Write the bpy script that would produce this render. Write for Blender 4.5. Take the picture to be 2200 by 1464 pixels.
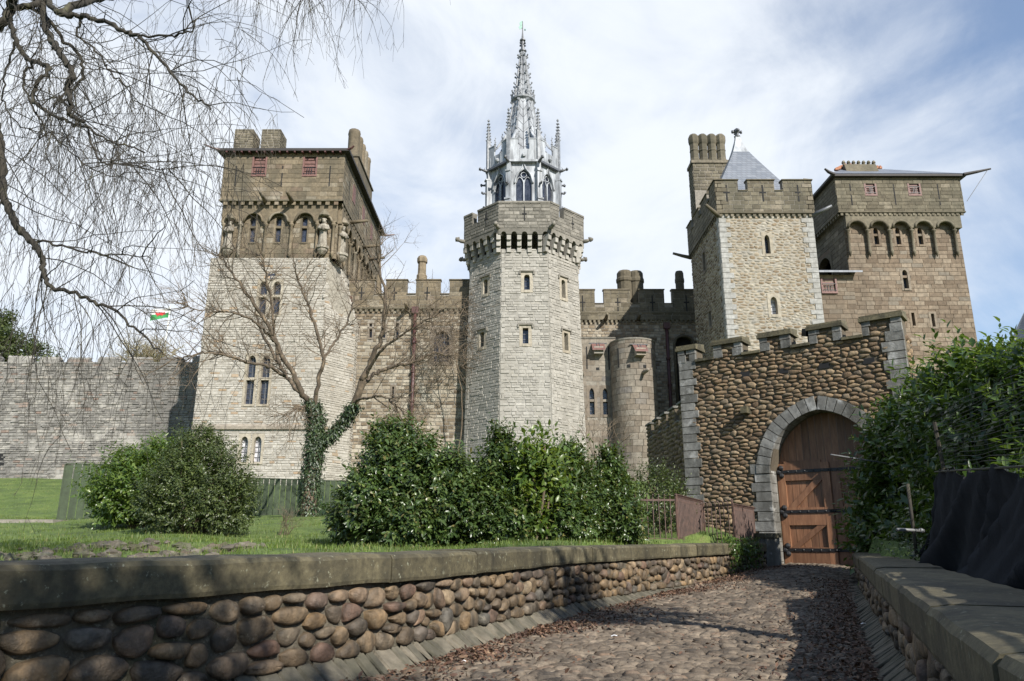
import bpy, math, random
import numpy as np
from mathutils import Vector, Matrix
for o in list(bpy.data.objects): bpy.data.objects.remove(o, do_unlink=True)
SC = bpy.context.scene
C = SC.collection
rng = np.random.default_rng(7); random.seed(7)
PI = math.pi
# ------------------------------------------------------------------ camera
F, W0, H0, EYE = 1600.0, 2200.0, 1464.0, 1.15
PITCH = math.radians(14.8); SP, CP = math.sin(PITCH), math.cos(PITCH)
cam = bpy.data.cameras.new('camera'); camo = bpy.data.objects.new('camera', cam); C.objects.link(camo)
cam.sensor_width = 36; cam.lens = 36*F/W0; cam.clip_start = 0.05; cam.clip_end = 3000
camo.location = (0, 0, EYE); camo.rotation_euler = (PI/2+PITCH, 0, 0)
SC.camera = camo
# ------------------------------------------------------------------ sky, sun, exposure
SUN = Vector((0.61, -1.0, 0.80)).normalized()
wd = bpy.data.worlds.new('World'); SC.world = wd; wd.use_nodes = True
nt = wd.node_tree; nt.nodes.clear(); N = nt.nodes.new; L = nt.links.new
sky = N('ShaderNodeTexSky'); sky.sky_type = 'NISHITA'; sky.sun_disc = False
sky.sun_elevation = math.asin(SUN.z); sky.sun_rotation = math.atan2(SUN.x, SUN.y)
sky.air_density = 1.0; sky.dust_density = 0.3; sky.ozone_density = 3.0
tc = N('ShaderNodeTexCoord')
# a bank of thin bright cloud ahead, thinning to wisps on blue away from it
dv = N('ShaderNodeVectorMath'); dv.operation = 'DOT_PRODUCT'; dv.inputs[1].default_value = Vector((-.14, .87, .42)).normalized()
L(tc.outputs['Generated'], dv.inputs[0])
mr = N('ShaderNodeMapRange'); mr.inputs['From Min'].default_value = .64; mr.inputs['From Max'].default_value = .97; mr.inputs['To Min'].default_value = -.10; mr.inputs['To Max'].default_value = .59
mr.interpolation_type = 'SMOOTHSTEP'; L(dv.outputs['Value'], mr.inputs['Value'])
mp2 = N('ShaderNodeMapping'); mp2.inputs['Scale'].default_value = (1.0, 1.0, 2.6); mp2.inputs['Rotation'].default_value = (0, math.radians(52), 0)
L(tc.outputs['Generated'], mp2.inputs['Vector'])
n1 = N('ShaderNodeTexNoise'); n1.inputs['Scale'].default_value = 1.9; n1.inputs['Detail'].default_value = 8; n1.inputs['Roughness'].default_value = .52; n1.inputs['Distortion'].default_value = .5
n2 = N('ShaderNodeTexNoise'); n2.inputs['Scale'].default_value = 6.0; n2.inputs['Detail'].default_value = 8; n2.inputs['Roughness'].default_value = .62; n2.inputs['Distortion'].default_value = .8
L(mp2.outputs[0], n1.inputs['Vector']); L(tc.outputs['Generated'], n2.inputs['Vector'])
ma = N('ShaderNodeMath'); ma.operation = 'MULTIPLY_ADD'; ma.inputs[1].default_value = 1.25
L(n1.outputs['Fac'], ma.inputs[0]); L(mr.outputs[0], ma.inputs[2])
mb_ = N('ShaderNodeMath'); mb_.operation = 'MULTIPLY_ADD'; mb_.inputs[1].default_value = .52
L(n2.outputs['Fac'], mb_.inputs[0]); L(ma.outputs[0], mb_.inputs[2])
rp = N('ShaderNodeValToRGB'); rp.color_ramp.interpolation = 'EASE'
rp.color_ramp.elements[0].position = .52; rp.color_ramp.elements[0].color = (.22, .22, .22, 1)
rp.color_ramp.elements[1].position = 1.0; rp.color_ramp.elements[1].color = (.97, .97, .97, 1)
mc_ = N('ShaderNodeMath'); mc_.operation = 'MULTIPLY'; mc_.inputs[1].default_value = .675
L(mb_.outputs[0], mc_.inputs[0]); L(mc_.outputs[0], rp.inputs['Fac'])
mx = N('ShaderNodeMix'); mx.data_type = 'RGBA'
L(rp.outputs['Color'], mx.inputs['Factor'])
hs = N('ShaderNodeHueSaturation'); hs.inputs['Saturation'].default_value = 1.3; hs.inputs['Value'].default_value = 1.2
L(sky.outputs[0], hs.inputs['Color']); L(hs.outputs[0], mx.inputs[6]); mx.inputs[7].default_value = (7.3, 7.7, 8.2, 1)
bg = N('ShaderNodeBackground'); bg.inputs['Strength'].default_value = .080
wo = N('ShaderNodeOutputWorld'); L(mx.outputs[2], bg.inputs['Color']); L(bg.outputs[0], wo.inputs['Surface'])
sl = bpy.data.lights.new('sun', 'SUN'); sl.energy = 5.0; sl.angle = math.radians(.55); sl.color = (1, .95, .87)
so = bpy.data.objects.new('sun', sl); C.objects.link(so); so.location = (30, -50, 60)
so.rotation_euler = (-SUN).to_track_quat('-Z', 'Y').to_euler()
SC.view_settings.view_transform = 'Standard'; SC.view_settings.look = 'None'
SC.view_settings.exposure = 0.72; SC.view_settings.gamma = 1; SC.view_settings.use_curve_mapping = False
SC.render.engine = 'CYCLES'; SC.cycles.max_bounces = 6; SC.cycles.diffuse_bounces = 3; SC.cycles.transparent_max_bounces = 8

# ------------------------------------------------------------------ measuring helpers
def P(u, v, Y):
    """point at depth Y seen in direction (u,v) of the survey photograph"""
    dz = (732-v)/F; yy = CP-dz*SP; zz = SP+dz*CP; t = Y/yy
    return Vector(((u-1100)/F*t, Y, EYE+zz*t))
def proj(p):
    x, y, z = p[0], p[1], p[2]-EYE
    d = y*CP+z*SP
    if d < .1: return None
    return 1100+F*x/d, 732-F*(z*CP-y*SP)/d, d
def R(a, b): return a+(b-a)*random.random()

# ------------------------------------------------------------------ materials
MATS = {}
def mat(name):
    m = bpy.data.materials.new(name); m.use_nodes = True; t = m.node_tree
    return m, t, t.nodes['Principled BSDF']
def nd(t, typ, **k):
    n = t.nodes.new('ShaderNode'+typ)
    for a, b in k.items(): setattr(n, a, b)
    return n
def ramp(t, stops, fac=None, interp='LINEAR'):
    r = nd(t, 'ValToRGB'); r.color_ramp.interpolation = interp
    e = r.color_ramp.elements
    while len(e) < len(stops): e.new(.5)
    for i, (p, c) in enumerate(stops): e[i].position = p; e[i].color = (c[0], c[1], c[2], 1)
    if fac is not None: t.links.new(fac, r.inputs['Fac'])
    return r
def noise(t, vec, scale, detail=4, rough=.55, dist=0):
    n = nd(t, 'TexNoise'); n.inputs['Scale'].default_value = scale; n.inputs['Detail'].default_value = detail
    n.inputs['Roughness'].default_value = rough; n.inputs['Distortion'].default_value = dist
    if vec is not None: t.links.new(vec, n.inputs['Vector'])
    return n
def mixc(t, fac, a, b, mode='MIX'):
    m = nd(t, 'Mix', data_type='RGBA', blend_type=mode)
    for s, i in ((fac, 0), (a, 6), (b, 7)):
        if isinstance(s, (int, float)): m.inputs[i].default_value = s
        elif isinstance(s, tuple): m.inputs[i].default_value = (*s[:3], 1)
        else: t.links.new(s, m.inputs[i])
    return m.outputs[2]
def world_pos(t, scale=None):
    g = nd(t, 'NewGeometry')
    if scale is None: return g.outputs['Position']
    m = nd(t, 'Mapping'); m.inputs['Scale'].default_value = scale
    t.links.new(g.outputs['Position'], m.inputs['Vector']); return m.outputs[0]
def piece_random(t):
    a = nd(t, 'Attribute', attribute_name='rnd'); o = nd(t, 'ObjectInfo')
    s = nd(t, 'Math', operation='ADD'); t.links.new(a.outputs['Fac'], s.inputs[0]); t.links.new(o.outputs['Random'], s.inputs[1])
    f = nd(t, 'Math', operation='FRACT'); t.links.new(s.outputs[0], f.inputs[0]); return f.outputs[0]
def bump(t, b, h, strength, dist=.02):
    n = nd(t, 'Bump'); n.inputs['Strength'].default_value = strength; n.inputs['Distance'].default_value = dist
    t.links.new(h, n.inputs['Height']); t.links.new(n.outputs[0], b.inputs['Normal'])
def stone(name, stops, stain=(.1, .09, .07), stain_amt=.5, stain_scale=.35, lo=.62, hi=1.15, grain=14, bstr=.5, bdist=.02, rough=.9, pat=None, pat_scale=1.2, pat_range=(.56, .7), streak=.35):
    """stone whose pieces differ in tone; weathering and lichen with shapes of their own"""
    KA = .74; stops = [(p, tuple(v*KA for v in c)) for p, c in stops]; stain = tuple(v*KA for v in stain); pat = tuple(v*KA for v in pat) if pat else None
    m, t, b = mat(name); L = t.links.new
    r = ramp(t, stops, piece_random(t))
    pos = world_pos(t)
    n = noise(t, pos, grain*.35, 5, .6); g = ramp(t, [(.3, (lo,)*3), (.7, (hi,)*3)], n.outputs['Fac'])
    c = mixc(t, 1.0, r.outputs[0], g.outputs[0], 'MULTIPLY')
    if stain_amt:
        ns = noise(t, world_pos(t, (1, 1, .35)), stain_scale, 6, .6, .3)
        rs = ramp(t, [(.46, (0,)*3), (.66, (stain_amt,)*3)], ns.outputs['Fac'])
        c = mixc(t, rs.outputs[0], c, stain)
    if streak:
        nk = noise(t, world_pos(t, (1, 1, .045)), 1.5, 6, .65); rk = ramp(t, [(.52, (0,)*3), (.74, (streak,)*3)], nk.outputs['Fac'])
        c = mixc(t, rk.outputs[0], c, tuple(v*.75 for v in stain))
    if pat:
        npt = noise(t, pos, pat_scale, 8, .68); rpt = ramp(t, [(pat_range[0], (0,)*3), (pat_range[1], (.75,)*3)], npt.outputs['Fac'])
        c = mixc(t, rpt.outputs[0], c, pat)
    L(c, b.inputs['Base Color']); b.inputs['Roughness'].default_value = rough
    nb = noise(t, pos, grain, 6, .65); bump(t, b, nb.outputs['Fac'], bstr, bdist)
    MATS[name] = m; return m
stone('pale_limestone', [(0, (.37, .342, .295)), (.3, (.465, .435, .382)), (.75, (.545, .512, .455)), (.95, (.50, .47, .415)), (.962, (.44, .31, .19)), (1, (.38, .29, .205))], stain=(.35, .315, .26), stain_amt=.5, stain_scale=.35, lo=.76, hi=1.10, streak=.35)
stone('grey_limestone', [(0, (.345, .327, .29)), (.4, (.425, .403, .36)), (.8, (.495, .47, .42)), (1, (.42, .395, .345))], stain=(.30, .28, .24), stain_amt=.5, stain_scale=.4, lo=.74, hi=1.10, streak=.45)
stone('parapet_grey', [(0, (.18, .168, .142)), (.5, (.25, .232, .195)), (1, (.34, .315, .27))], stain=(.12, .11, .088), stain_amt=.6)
stone('brown_sandstone', [(0, (.150, .122, .080)), (.4, (.212, .168, .108)), (.8, (.272, .218, .145)), (.94, (.34, .30, .23)), (1, (.20, .14, .092))], stain=(.085, .076, .052), stain_amt=.75, stain_scale=.5, streak=.5)
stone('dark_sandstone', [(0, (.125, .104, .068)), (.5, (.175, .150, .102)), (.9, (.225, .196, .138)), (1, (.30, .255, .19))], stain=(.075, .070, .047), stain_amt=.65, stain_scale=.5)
stone('warm_ashlar', [(0, (.17, .122, .080)), (.3, (.235, .176, .122)), (.6, (.285, .222, .158)), (.85, (.335, .27, .198)), (1, (.22, .19, .15))], stain=(.12, .095, .068), stain_amt=.55, stain_scale=.3, streak=.5)
stone('mixed_rubble', [(0, (.14, .104, .066)), (.25, (.27, .21, .14)), (.5, (.38, .32, .235)), (.75, (.52, .47, .375)), (1, (.29, .225, .15))], stain=(.16, .13, .09), stain_amt=.45, stain_scale=.5)
stone('cream_rubble', [(0, (.235, .172, .105)), (.3, (.35, .285, .20)), (.6, (.41, .355, .265)), (.85, (.44, .40, .33)), (1, (.30, .285, .25))], stain=(.24, .19, .13), stain_amt=.45, stain_scale=.5)
stone('quoin_grey', [(0, (.36, .355, .335)), (.6, (.45, .445, .42)), (1, (.40, .39, .36))], stain=(.26, .245, .215), stain_amt=.5, stain_scale=1)
stone('gate_dressing', [(0, (.175, .168, .15)), (.6, (.245, .238, .218)), (1, (.31, .30, .275))], stain=(.06, .056, .045), stain_amt=.8, stain_scale=1.6, grain=20, lo=.6, hi=1.25, pat=(.58, .57, .54), pat_scale=2.2, pat_range=(.56, .68))
stone('turret_ashlar', [(0, (.20, .165, .125)), (.35, (.27, .225, .175)), (.65, (.31, .275, .225)), (.9, (.35, .305, .245)), (1, (.22, .20, .18))], stain=(.14, .115, .09), stain_amt=.5, stain_scale=.45)
stone('old_wall', [(0, (.19, .18, .165)), (.4, (.275, .262, .24)), (.75, (.345, .33, .30)), (.92, (.43, .405, .36)), (1, (.29, .205, .165))], stain=(.145, .14, .13), stain_amt=.75, stain_scale=.22, pat=(.55, .525, .475), pat_scale=.5, pat_range=(.55, .72), streak=.55)
stone('river_cobble', [(0, (.075, .060, .045)), (.2, (.13, .092, .055)), (.4, (.215, .148, .082)), (.55, (.25, .165, .085)), (.7, (.115, .105, .085)), (.82, (.155, .090, .060)), (1, (.31, .235, .145))], stain=(.038, .031, .021), stain_amt=.85, stain_scale=6, grain=24, bstr=.9, bdist=.02, lo=.4, hi=1.5, rough=.66, pat=(.40, .345, .25), pat_scale=8, pat_range=(.60, .74), streak=0)
stone('gate_cobble', [(0, (.15, .095, .052)), (.3, (.225, .150, .083)), (.6, (.29, .20, .113)), (.85, (.34, .25, .15)), (1, (.20, .155, .108))], stain=(.10, .072, .045), stain_amt=.5, stain_scale=1.1, grain=22, bstr=.8, bdist=.025, rough=.85, lo=.6, hi=1.3)
stone('mortar_brown', [(0, (.135, .108, .072)), (1, (.15, .12, .08))], stain=(.09, .07, .045), stain_amt=.5, stain_scale=1.5, grain=40, bstr=.8)
stone('path_cobble', [(0, (.095, .071, .048)), (.4, (.155, .120, .084)), (.8, (.225, .178, .128)), (1, (.18, .122, .08))], stain=(.045, .034, .023), stain_amt=.65, stain_scale=1.6, grain=40, bstr=.7, bdist=.012, lo=.5, hi=1.35, rough=.7, streak=0)
stone('coping', [(0, (.085, .072, .038)), (.5, (.118, .100, .054)), (1, (.155, .132, .075))], stain=(.030, .026, .014), stain_amt=.9, stain_scale=2.0, grain=50, bstr=.7, bdist=.008, lo=.55, hi=1.4, rough=.8, pat=(.30, .30, .21), pat_scale=17, pat_range=(.61, .65), streak=.3)
stone('kerb', [(0, (.12, .108, .078)), (.5, (.17, .152, .112)), (1, (.22, .19, .14))], stain=(.05, .05, .03), stain_amt=.7, stain_scale=3, grain=30, bstr=.7, streak=0)
stone('statue_stone', [(0, (.38, .345, .28)), (1, (.45, .41, .34))], stain=(.09, .074, .052), stain_amt=.9, stain_scale=2.6)
stone('pale_dressing', [(0, (.40, .35, .27)), (1, (.50, .45, .36))], stain=(.30, .25, .18), stain_amt=.4, stain_scale=1.0)
stone('mortar', [(0, (.30, .275, .23)), (1, (.32, .29, .245))], stain=(.22, .20, .165), stain_amt=.4)
stone('mortar_dark', [(0, (.135, .115, .082)), (1, (.15, .128, .092))], stain=(.055, .058, .03), stain_amt=.7, stain_scale=2.5, grain=60, bstr=1.0, pat=(.34, .30, .23), pat_scale=26, pat_range=(.56, .68), streak=0)
stone('path_bed', [(0, (.055, .043, .030)), (1, (.065, .05, .036))], stain=(.035, .028, .018), stain_amt=.6, stain_scale=2, grain=60, bstr=1.0, streak=0)
stone('mortar_pale', [(0, (.36, .33, .275)), (1, (.38, .35, .29))], stain=(.27, .24, .19), stain_amt=.4)
stone('bank_stone', [(0, (.12, .10, .075)), (.5, (.20, .175, .14)), (1, (.13, .10, .065))], stain=(.07, .085, .03), stain_amt=.7, stain_scale=2.5, grain=25)
def simple(name, col, rough=.7, metal=0, var=.25, scale=6, bstr=.15, bscale=None, spec=None, stretch=None):
    col = tuple(c*.78 for c in col)
    m, t, b = mat(name)
    pos = world_pos(t, stretch) if stretch else world_pos(t)
    n = noise(t, pos, scale, 5, .6)
    g = ramp(t, [(.3, tuple(c*(1-var) for c in col)), (.7, tuple(min(1, c*(1+var)) for c in col))], n.outputs['Fac'])
    t.links.new(g.outputs[0], b.inputs['Base Color'])
    b.inputs['Roughness'].default_value = rough; b.inputs['Metallic'].default_value = metal
    if spec is not None: b.inputs['Specular IOR Level'].default_value = spec
    if bstr: bump(t, b, noise(t, pos, bscale or scale*4, 5, .6).outputs['Fac'], bstr, .01)
    MATS[name] = m; return m
simple('lead', (.35, .37, .395), .6, .0, .6, 2.6, .4, 9, stretch=(1, 1, .22))
simple('lead_mid', (.25, .262, .28), .6, 0, .5, 4, .3, 12)
simple('lead_dark', (.13, .135, .145), .5, .3, .3, 3)
simple('roof_dark', (.035, .03, .028), .7, 0, .3, 3)
simple('red_paint', (.175, .088, .074), .65, 0, .25, 4, .3, 30)
simple('pipe_red', (.088, .034, .03), .5, 0, .25, 4)
simple('black_iron', (.018, .018, .02), .5, .2, .3, 10)
simple('railing_paint', (.10, .056, .042), .6, 0, .45, 9, .4, 60)
simple('terracotta', (.40, .17, .09), .8, 0, .3, 6)
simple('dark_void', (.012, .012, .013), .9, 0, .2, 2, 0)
simple('steel', (.22, .225, .23), .6, .4, .2, 8)
simple('white_paint', (.75, .75, .72), .6, 0, .06, 4, 0)
simple('paper', (.8, .8, .8), .7, 0, .08, 20, 0)
simple('copper_green', (.30, .47, .40), .6, .2, .2, 6)
simple('flag_green', (.04, .30, .08), .8, 0, .1, 3, 0); simple('flag_red', (.55, .03, .03), .8, 0, .1, 3, 0)
stone('fence_green', [(0, (.030, .050, .020)), (.5, (.046, .072, .030)), (1, (.066, .096, .044))], stain=(.022, .032, .015), stain_amt=.6, stain_scale=1.5, grain=18, bstr=.4, rough=.75, streak=.6)
simple('earth', (.11, .085, .06), .95, 0, .4, 5, .6, 30)
simple('tarp', (.012, .012, .014), .9, 0, .3, 3, .4, 60, spec=0)
MATS['tarp'].node_tree.nodes['Principled BSDF'].inputs['Sheen Weight'].default_value = .07
simple('wire', (.018, .026, .021), .6, .1, .2, 8, 0)
# bark
def bark(name, c1, c2, c3, sc=7):
    m, t, b = mat(name); pos = world_pos(t, (1, 1, .45)); n = noise(t, pos, sc, 7, .65)
    g = ramp(t, [(.32, c1), (.55, c2), (.72, c3)], n.outputs['Fac']); t.links.new(g.outputs[0], b.inputs['Base Color'])
    b.inputs['Roughness'].default_value = .9; bump(t, b, n.outputs['Fac'], .7, .03); MATS[name] = m
bark('bark_dark', (.014, .012, .009), (.032, .027, .019), (.075, .072, .04))
bark('bark_pale', (.035, .027, .019), (.095, .072, .048), (.25, .19, .125))
bark('bark_brown', (.06, .045, .03), (.12, .09, .06), (.20, .155, .105))
# wood of the gate
m, t, b = mat('oak'); n = noise(t, world_pos(t, (3, 3, .35)), 5, 8, .65, .6)
g = ramp(t, [(.25, (.10, .045, .022)), (.5, (.175, .083, .042)), (.75, (.255, .135, .072))], n.outputs['Fac'])
v = nd(t, 'HueSaturation'); t.links.new(g.outputs[0], v.inputs['Color'])
mr = nd(t, 'MapRange'); mr.inputs['To Min'].default_value = .7; mr.inputs['To Max'].default_value = 1.25
t.links.new(piece_random(t), mr.inputs['Value']); t.links.new(mr.outputs[0], v.inputs['Value'])
t.links.new(v.outputs[0], b.inputs['Base Color']); b.inputs['Roughness'].default_value = .6; bump(t, b, n.outputs['Fac'], .35, .01); MATS['oak'] = m
# leaves: glossy upper side, light through them
def leafm(name, stops, rough=.38, trans=.25, tcol=(.18, .26, .03), spec=.5):
    stops = [(p, tuple(v*.85 for v in c)) for p, c in stops]
    m, t, b = mat(name); r = ramp(t, stops, piece_random(t))
    n = noise(t, world_pos(t), 1.6, 3, .5); g = ramp(t, [(.3, (.7,)*3), (.7, (1.25,)*3)], n.outputs['Fac'])
    c = mixc(t, 1.0, r.outputs[0], g.outputs[0], 'MULTIPLY')
    t.links.new(c, b.inputs['Base Color']); b.inputs['Roughness'].default_value = rough; b.inputs['Specular IOR Level'].default_value = spec
    if trans:
        tr = nd(t, 'BsdfTranslucent'); tr.inputs['Color'].default_value = (*tcol, 1)
        ms = nd(t, 'MixShader'); ms.inputs[0].default_value = trans
        t.links.new(b.outputs[0], ms.inputs[1]); t.links.new(tr.outputs[0], ms.inputs[2])
        t.links.new(ms.outputs[0], t.nodes['Material Output'].inputs['Surface'])
    MATS[name] = m
leafm('leaf_dark', [(0, (.030, .055, .016)), (.5, (.055, .093, .025)), (.9, (.088, .130, .034)), (1, (.16, .14, .05))], .34, .18)
leafm('leaf_olive', [(0, (.036, .056, .015)), (.5, (.062, .086, .023)), (1, (.10, .122, .036))], .42, .14)
leafm('leaf_bright', [(0, (.040, .075, .016)), (.5, (.075, .125, .024)), (1, (.14, .19, .04))], .36, .30, (.30, .40, .04))
leafm('leaf_laurel', [(0, (.022, .048, .012)), (.5, (.046, .085, .020)), (.9, (.085, .135, .032)), (1, (.14, .18, .045))], .28, .22, (.22, .34, .04))
leafm('leaf_laurel_pale', [(0, (.040, .080, .018)), (.5, (.080, .130, .028)), (1, (.14, .19, .042))], .32, .28, (.26, .38, .04))
leafm('ivy', [(0, (.018, .034, .014)), (.6, (.034, .058, .022)), (1, (.07, .10, .035))], .45, .08)
leafm('grass', [(0, (.065, .105, .018)), (.5, (.105, .16, .027)), (.85, (.155, .21, .042)), (1, (.27, .23, .10))], .6, .25, (.32, .42, .05))
leafm('litter', [(0, (.045, .022, .014)), (.5, (.10, .050, .030)), (.85, (.17, .095, .055)), (1, (.27, .18, .11))], .75, .05, (.2, .1, .03))
# glass
m, t, b = mat('glass'); n = noise(t, world_pos(t), 3.5, 4, .7)
g = ramp(t, [(.35, (.012, .015, .024)), (.7, (.055, .062, .085))], n.outputs['Fac']); t.links.new(g.outputs[0], b.inputs['Base Color'])
b.inputs['Roughness'].default_value = .18; bump(t, b, noise(t, world_pos(t), 6, 2).outputs['Fac'], .25, .05); MATS['glass'] = m
m, t, b = mat('glass_white'); n = noise(t, world_pos(t), 5, 4, .7)
g = ramp(t, [(.35, (.18, .17, .19)), (.6, (.62, .62, .64))], n.outputs['Fac']); t.links.new(g.outputs[0], b.inputs['Base Color'])
b.inputs['Roughness'].default_value = .3; MATS['glass_white'] = m
# slates
m, t, b = mat('slate'); mpn = world_pos(t, (1, 1, 1.0)); br = nd(t, 'TexBrick'); br.inputs['Scale'].default_value = 1.0
cx = nd(t, 'SeparateXYZ'); t.links.new(mpn, cx.inputs[0]); cb = nd(t, 'CombineXYZ')
ad = nd(t, 'Math', operation='ADD'); t.links.new(cx.outputs[0], ad.inputs[0]); t.links.new(cx.outputs[1], ad.inputs[1])
t.links.new(ad.outputs[0], cb.inputs[0]); t.links.new(cx.outputs[2], cb.inputs[1]); t.links.new(cb.outputs[0], br.inputs['Vector'])
br.inputs['Color1'].default_value = (.11, .125, .15, 1); br.inputs['Color2'].default_value = (.165, .18, .205, 1); br.inputs['Mortar'].default_value = (.06, .065, .075, 1)
br.inputs['Brick Width'].default_value = .35; br.inputs['Row Height'].default_value = .24; br.inputs['Mortar Size'].default_value = .012
t.links.new(br.outputs['Color'], b.inputs['Base Color']); b.inputs['Roughness'].default_value = .5; MATS['slate'] = m
# lawn
m, t, b = mat('lawn'); pos = world_pos(t); n = noise(t, pos, .7, 9, .72); n3 = noise(t, pos, 18, 4, .6)
g = ramp(t, [(.30, (.035, .055, .012)), (.48, (.070, .110, .019)), (.62, (.105, .145, .028)), (.76, (.16, .135, .065))], n.outputs['Fac'])
g2 = ramp(t, [(.3, (.6,)*3), (.7, (1.3,)*3)], n3.outputs['Fac'])
t.links.new(mixc(t, 1.0, g.outputs[0], g2.outputs[0], 'MULTIPLY'), b.inputs['Base Color']); b.inputs['Roughness'].default_value = .95
bump(t, b, n3.outputs['Fac'], .8, .05); MATS['lawn'] = m

# ------------------------------------------------------------------ object helpers
WL = {}
def tag(o, label=None, cat=None, group=None, kind=None):
    if label: o['label'] = label
    if cat: o['category'] = cat
    if group: o['group'] = group
    if kind: o['kind'] = kind
    return o
def link(name, data, parent=None, world=(0, 0, 0)):
    o = bpy.data.objects.new(name, data); C.objects.link(o); w = Vector(world)
    WL[o.name] = w
    if parent is not None: o.parent = parent; o.location = w-WL[parent.name]
    else: o.location = w
    return o
def thing(name, label, cat, loc, group=None):
    o = link(name, None, None, loc); o.empty_display_size = .3
    return tag(o, label, cat, group)
class MB:
    """collects faces of one object in world coordinates"""
    def __init__(s): s.v = []; s.f = []; s.r = []; s.cur = 0.0
    def face(s, *pts):
        i = len(s.v); s.v += [tuple(p) for p in pts]; s.f.append(tuple(range(i, i+len(pts)))); s.r.append(s.cur)
    def addvf(s, vs, fs):
        i = len(s.v); s.v += [tuple(p) for p in vs]; s.f += [tuple(a+i for a in f) for f in fs]; s.r += [s.cur]*len(fs)
    def box(s, c, size, phi=0.0, tilt=0.0):
        a, b_, d = size[0]/2, size[1]/2, size[2]/2; M = Matrix.Rotation(phi, 3, 'Z') @ Matrix.Rotation(tilt, 3, 'X'); c = Vector(c)
        vs = [c+M@Vector((x*a, y*b_, z*d)) for x in (-1, 1) for y in (-1, 1) for z in (-1, 1)]
        s.addvf(vs, [(0, 1, 3, 2), (4, 6, 7, 5), (0, 4, 5, 1), (2, 3, 7, 6), (0, 2, 6, 4), (1, 5, 7, 3)]); return s
    def hexa(s, p):   # 8 points: bottom ring 4, top ring 4
        s.addvf(p, [(3, 2, 1, 0), (4, 5, 6, 7), (0, 1, 5, 4), (1, 2, 6, 5), (2, 3, 7, 6), (3, 0, 4, 7)]); return s
    def tube(s, pts, rad, n=6, cap=True):
        pts = [Vector(p) for p in pts]; k = len(pts)
        if not hasattr(rad, '__len__'): rad = [rad]*k
        rings = []; up = Vector((.31, .17, .93)).normalized()
        for i, p in enumerate(pts):
            d = (pts[min(i+1, k-1)]-pts[max(i-1, 0)]);
            if d.length < 1e-9: d = Vector((0, 0, 1))
            d.normalize(); a = up-d*up.dot(d)
            if a.length < .05: a = Vector((1, 0, 0))-d*d.x
            a.normalize(); b_ = d.cross(a); up = a
            rings += [p+(a*math.cos(2*PI*j/n)+b_*math.sin(2*PI*j/n))*rad[i] for j in range(n)]
        fs = [(i*n+j, i*n+(j+1) % n, (i+1)*n+(j+1) % n, (i+1)*n+j) for i in range(k-1) for j in range(n)]
        if cap and n > 2: fs += [tuple(range(n-1, -1, -1)), tuple((k-1)*n+j for j in range(n))]
        s.addvf(rings, fs); return s
    def lathe(s, c, prof, n=12, sx=1, sy=1, rot=0.0):   # prof (r,z)
        c = Vector(c); k = len(prof)
        vs = [c+Vector((r*sx*math.cos(2*PI*j/n+rot), r*sy*math.sin(2*PI*j/n+rot), z)) for r, z in prof for j in range(n)]
        fs = [(i*n+j, i*n+(j+1) % n, (i+1)*n+(j+1) % n, (i+1)*n+j) for i in range(k-1) for j in range(n)]
        fs += [tuple(range(n-1, -1, -1)), tuple((k-1)*n+j for j in range(n))]
        s.addvf(vs, fs); return s
    def blob(s, c, r, n=7, m=5, j=.15, sq=(1, 1, 1)):
        prof = [(math.sin(PI*i/m)*r+1e-4, -math.cos(PI*i/m)*r) for i in range(m+1)]; c = Vector(c)
        i0 = len(s.v); s.lathe((0, 0, 0), prof, n)
        for i in range(i0, len(s.v)):
            p = Vector(s.v[i])*(1+R(-j, j)); s.v[i] = tuple(c+Vector((p.x*sq[0], p.y*sq[1], p.z*sq[2])))
        return s
    def build(s, name, m, parent=None, smooth=False):
        v = np.array(s.v); c = (v.min(0)+v.max(0))/2
        me = bpy.data.meshes.new(name); me.from_pydata([tuple(p) for p in (v-c)], [], s.f)
        me.materials.append(MATS[m] if isinstance(m, str) else m)
        if any(s.r):
            a = me.attributes.new('rnd', 'FLOAT', 'FACE'); a.data.foreach_set('value', np.array(s.r, dtype=np.float32))
        if smooth: me.polygons.foreach_set('use_smooth', [True]*len(me.polygons))
        return link(name, me, parent, c)

# pieces: shared meshes ------------------------------------------------------
def base_block(k):
    q = np.random.default_rng(40+k); a, b = .5, .5
    vs = [(-a, .6, -b), (a, .6, -b), (a, .6, b), (-a, .6, b)]
    for x, z in ((-1, -1), (1, -1), (1, 1), (-1, 1)):
        vs.append((x*(a-.03-q.random()*.03), -1+q.random()*.35, z*(b-.06-q.random()*.06)))
    return np.array(vs), [(0, 1, 5, 4), (1, 2, 6, 5), (2, 3, 7, 6), (3, 0, 4, 7), (4, 5, 6, 7)]
def base_leaf(k):
    # folded, arched leaf along +y, length 1
    w = (.20, .24, .17, .27)[k]; d = (-.10, -.22, -.05, -.3)[k]
    vs = [(0, 0, 0), (-w, .35, .06), (0, .4, -.02), (w, .35, .06), (-w*.7, .72, .05+d*.4), (0, .75, d*.4-.02), (w*.7, .72, .05+d*.4), (0, 1, d)]
    return np.array(vs), [(0, 2, 1), (0, 3, 2), (1, 2, 5, 4), (2, 3, 6, 5), (4, 5, 7), (5, 6, 7)]
BASE = {}
def base_ashlar(k):
    q = np.random.default_rng(60+k); vs = [(-.5, .6, -.5), (.5, .6, -.5), (.5, .6, .5), (-.5, .6, .5)]
    for x, z in ((-1, -1), (1, -1), (1, 1), (-1, 1)): vs.append((x*(.5-.004-q.random()*.012), -1+q.random()*.25, z*(.5-.01-q.random()*.025)))
    return np.array(vs), [(0, 1, 5, 4), (1, 2, 6, 5), (2, 3, 7, 6), (3, 0, 4, 7), (4, 5, 6, 7)]
for k in range(4): BASE['ashlar', k] = base_ashlar(k)
for k in range(4): BASE['block', k] = base_block(k); BASE['leaf', k] = base_leaf(k)
SHARED = {}
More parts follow.
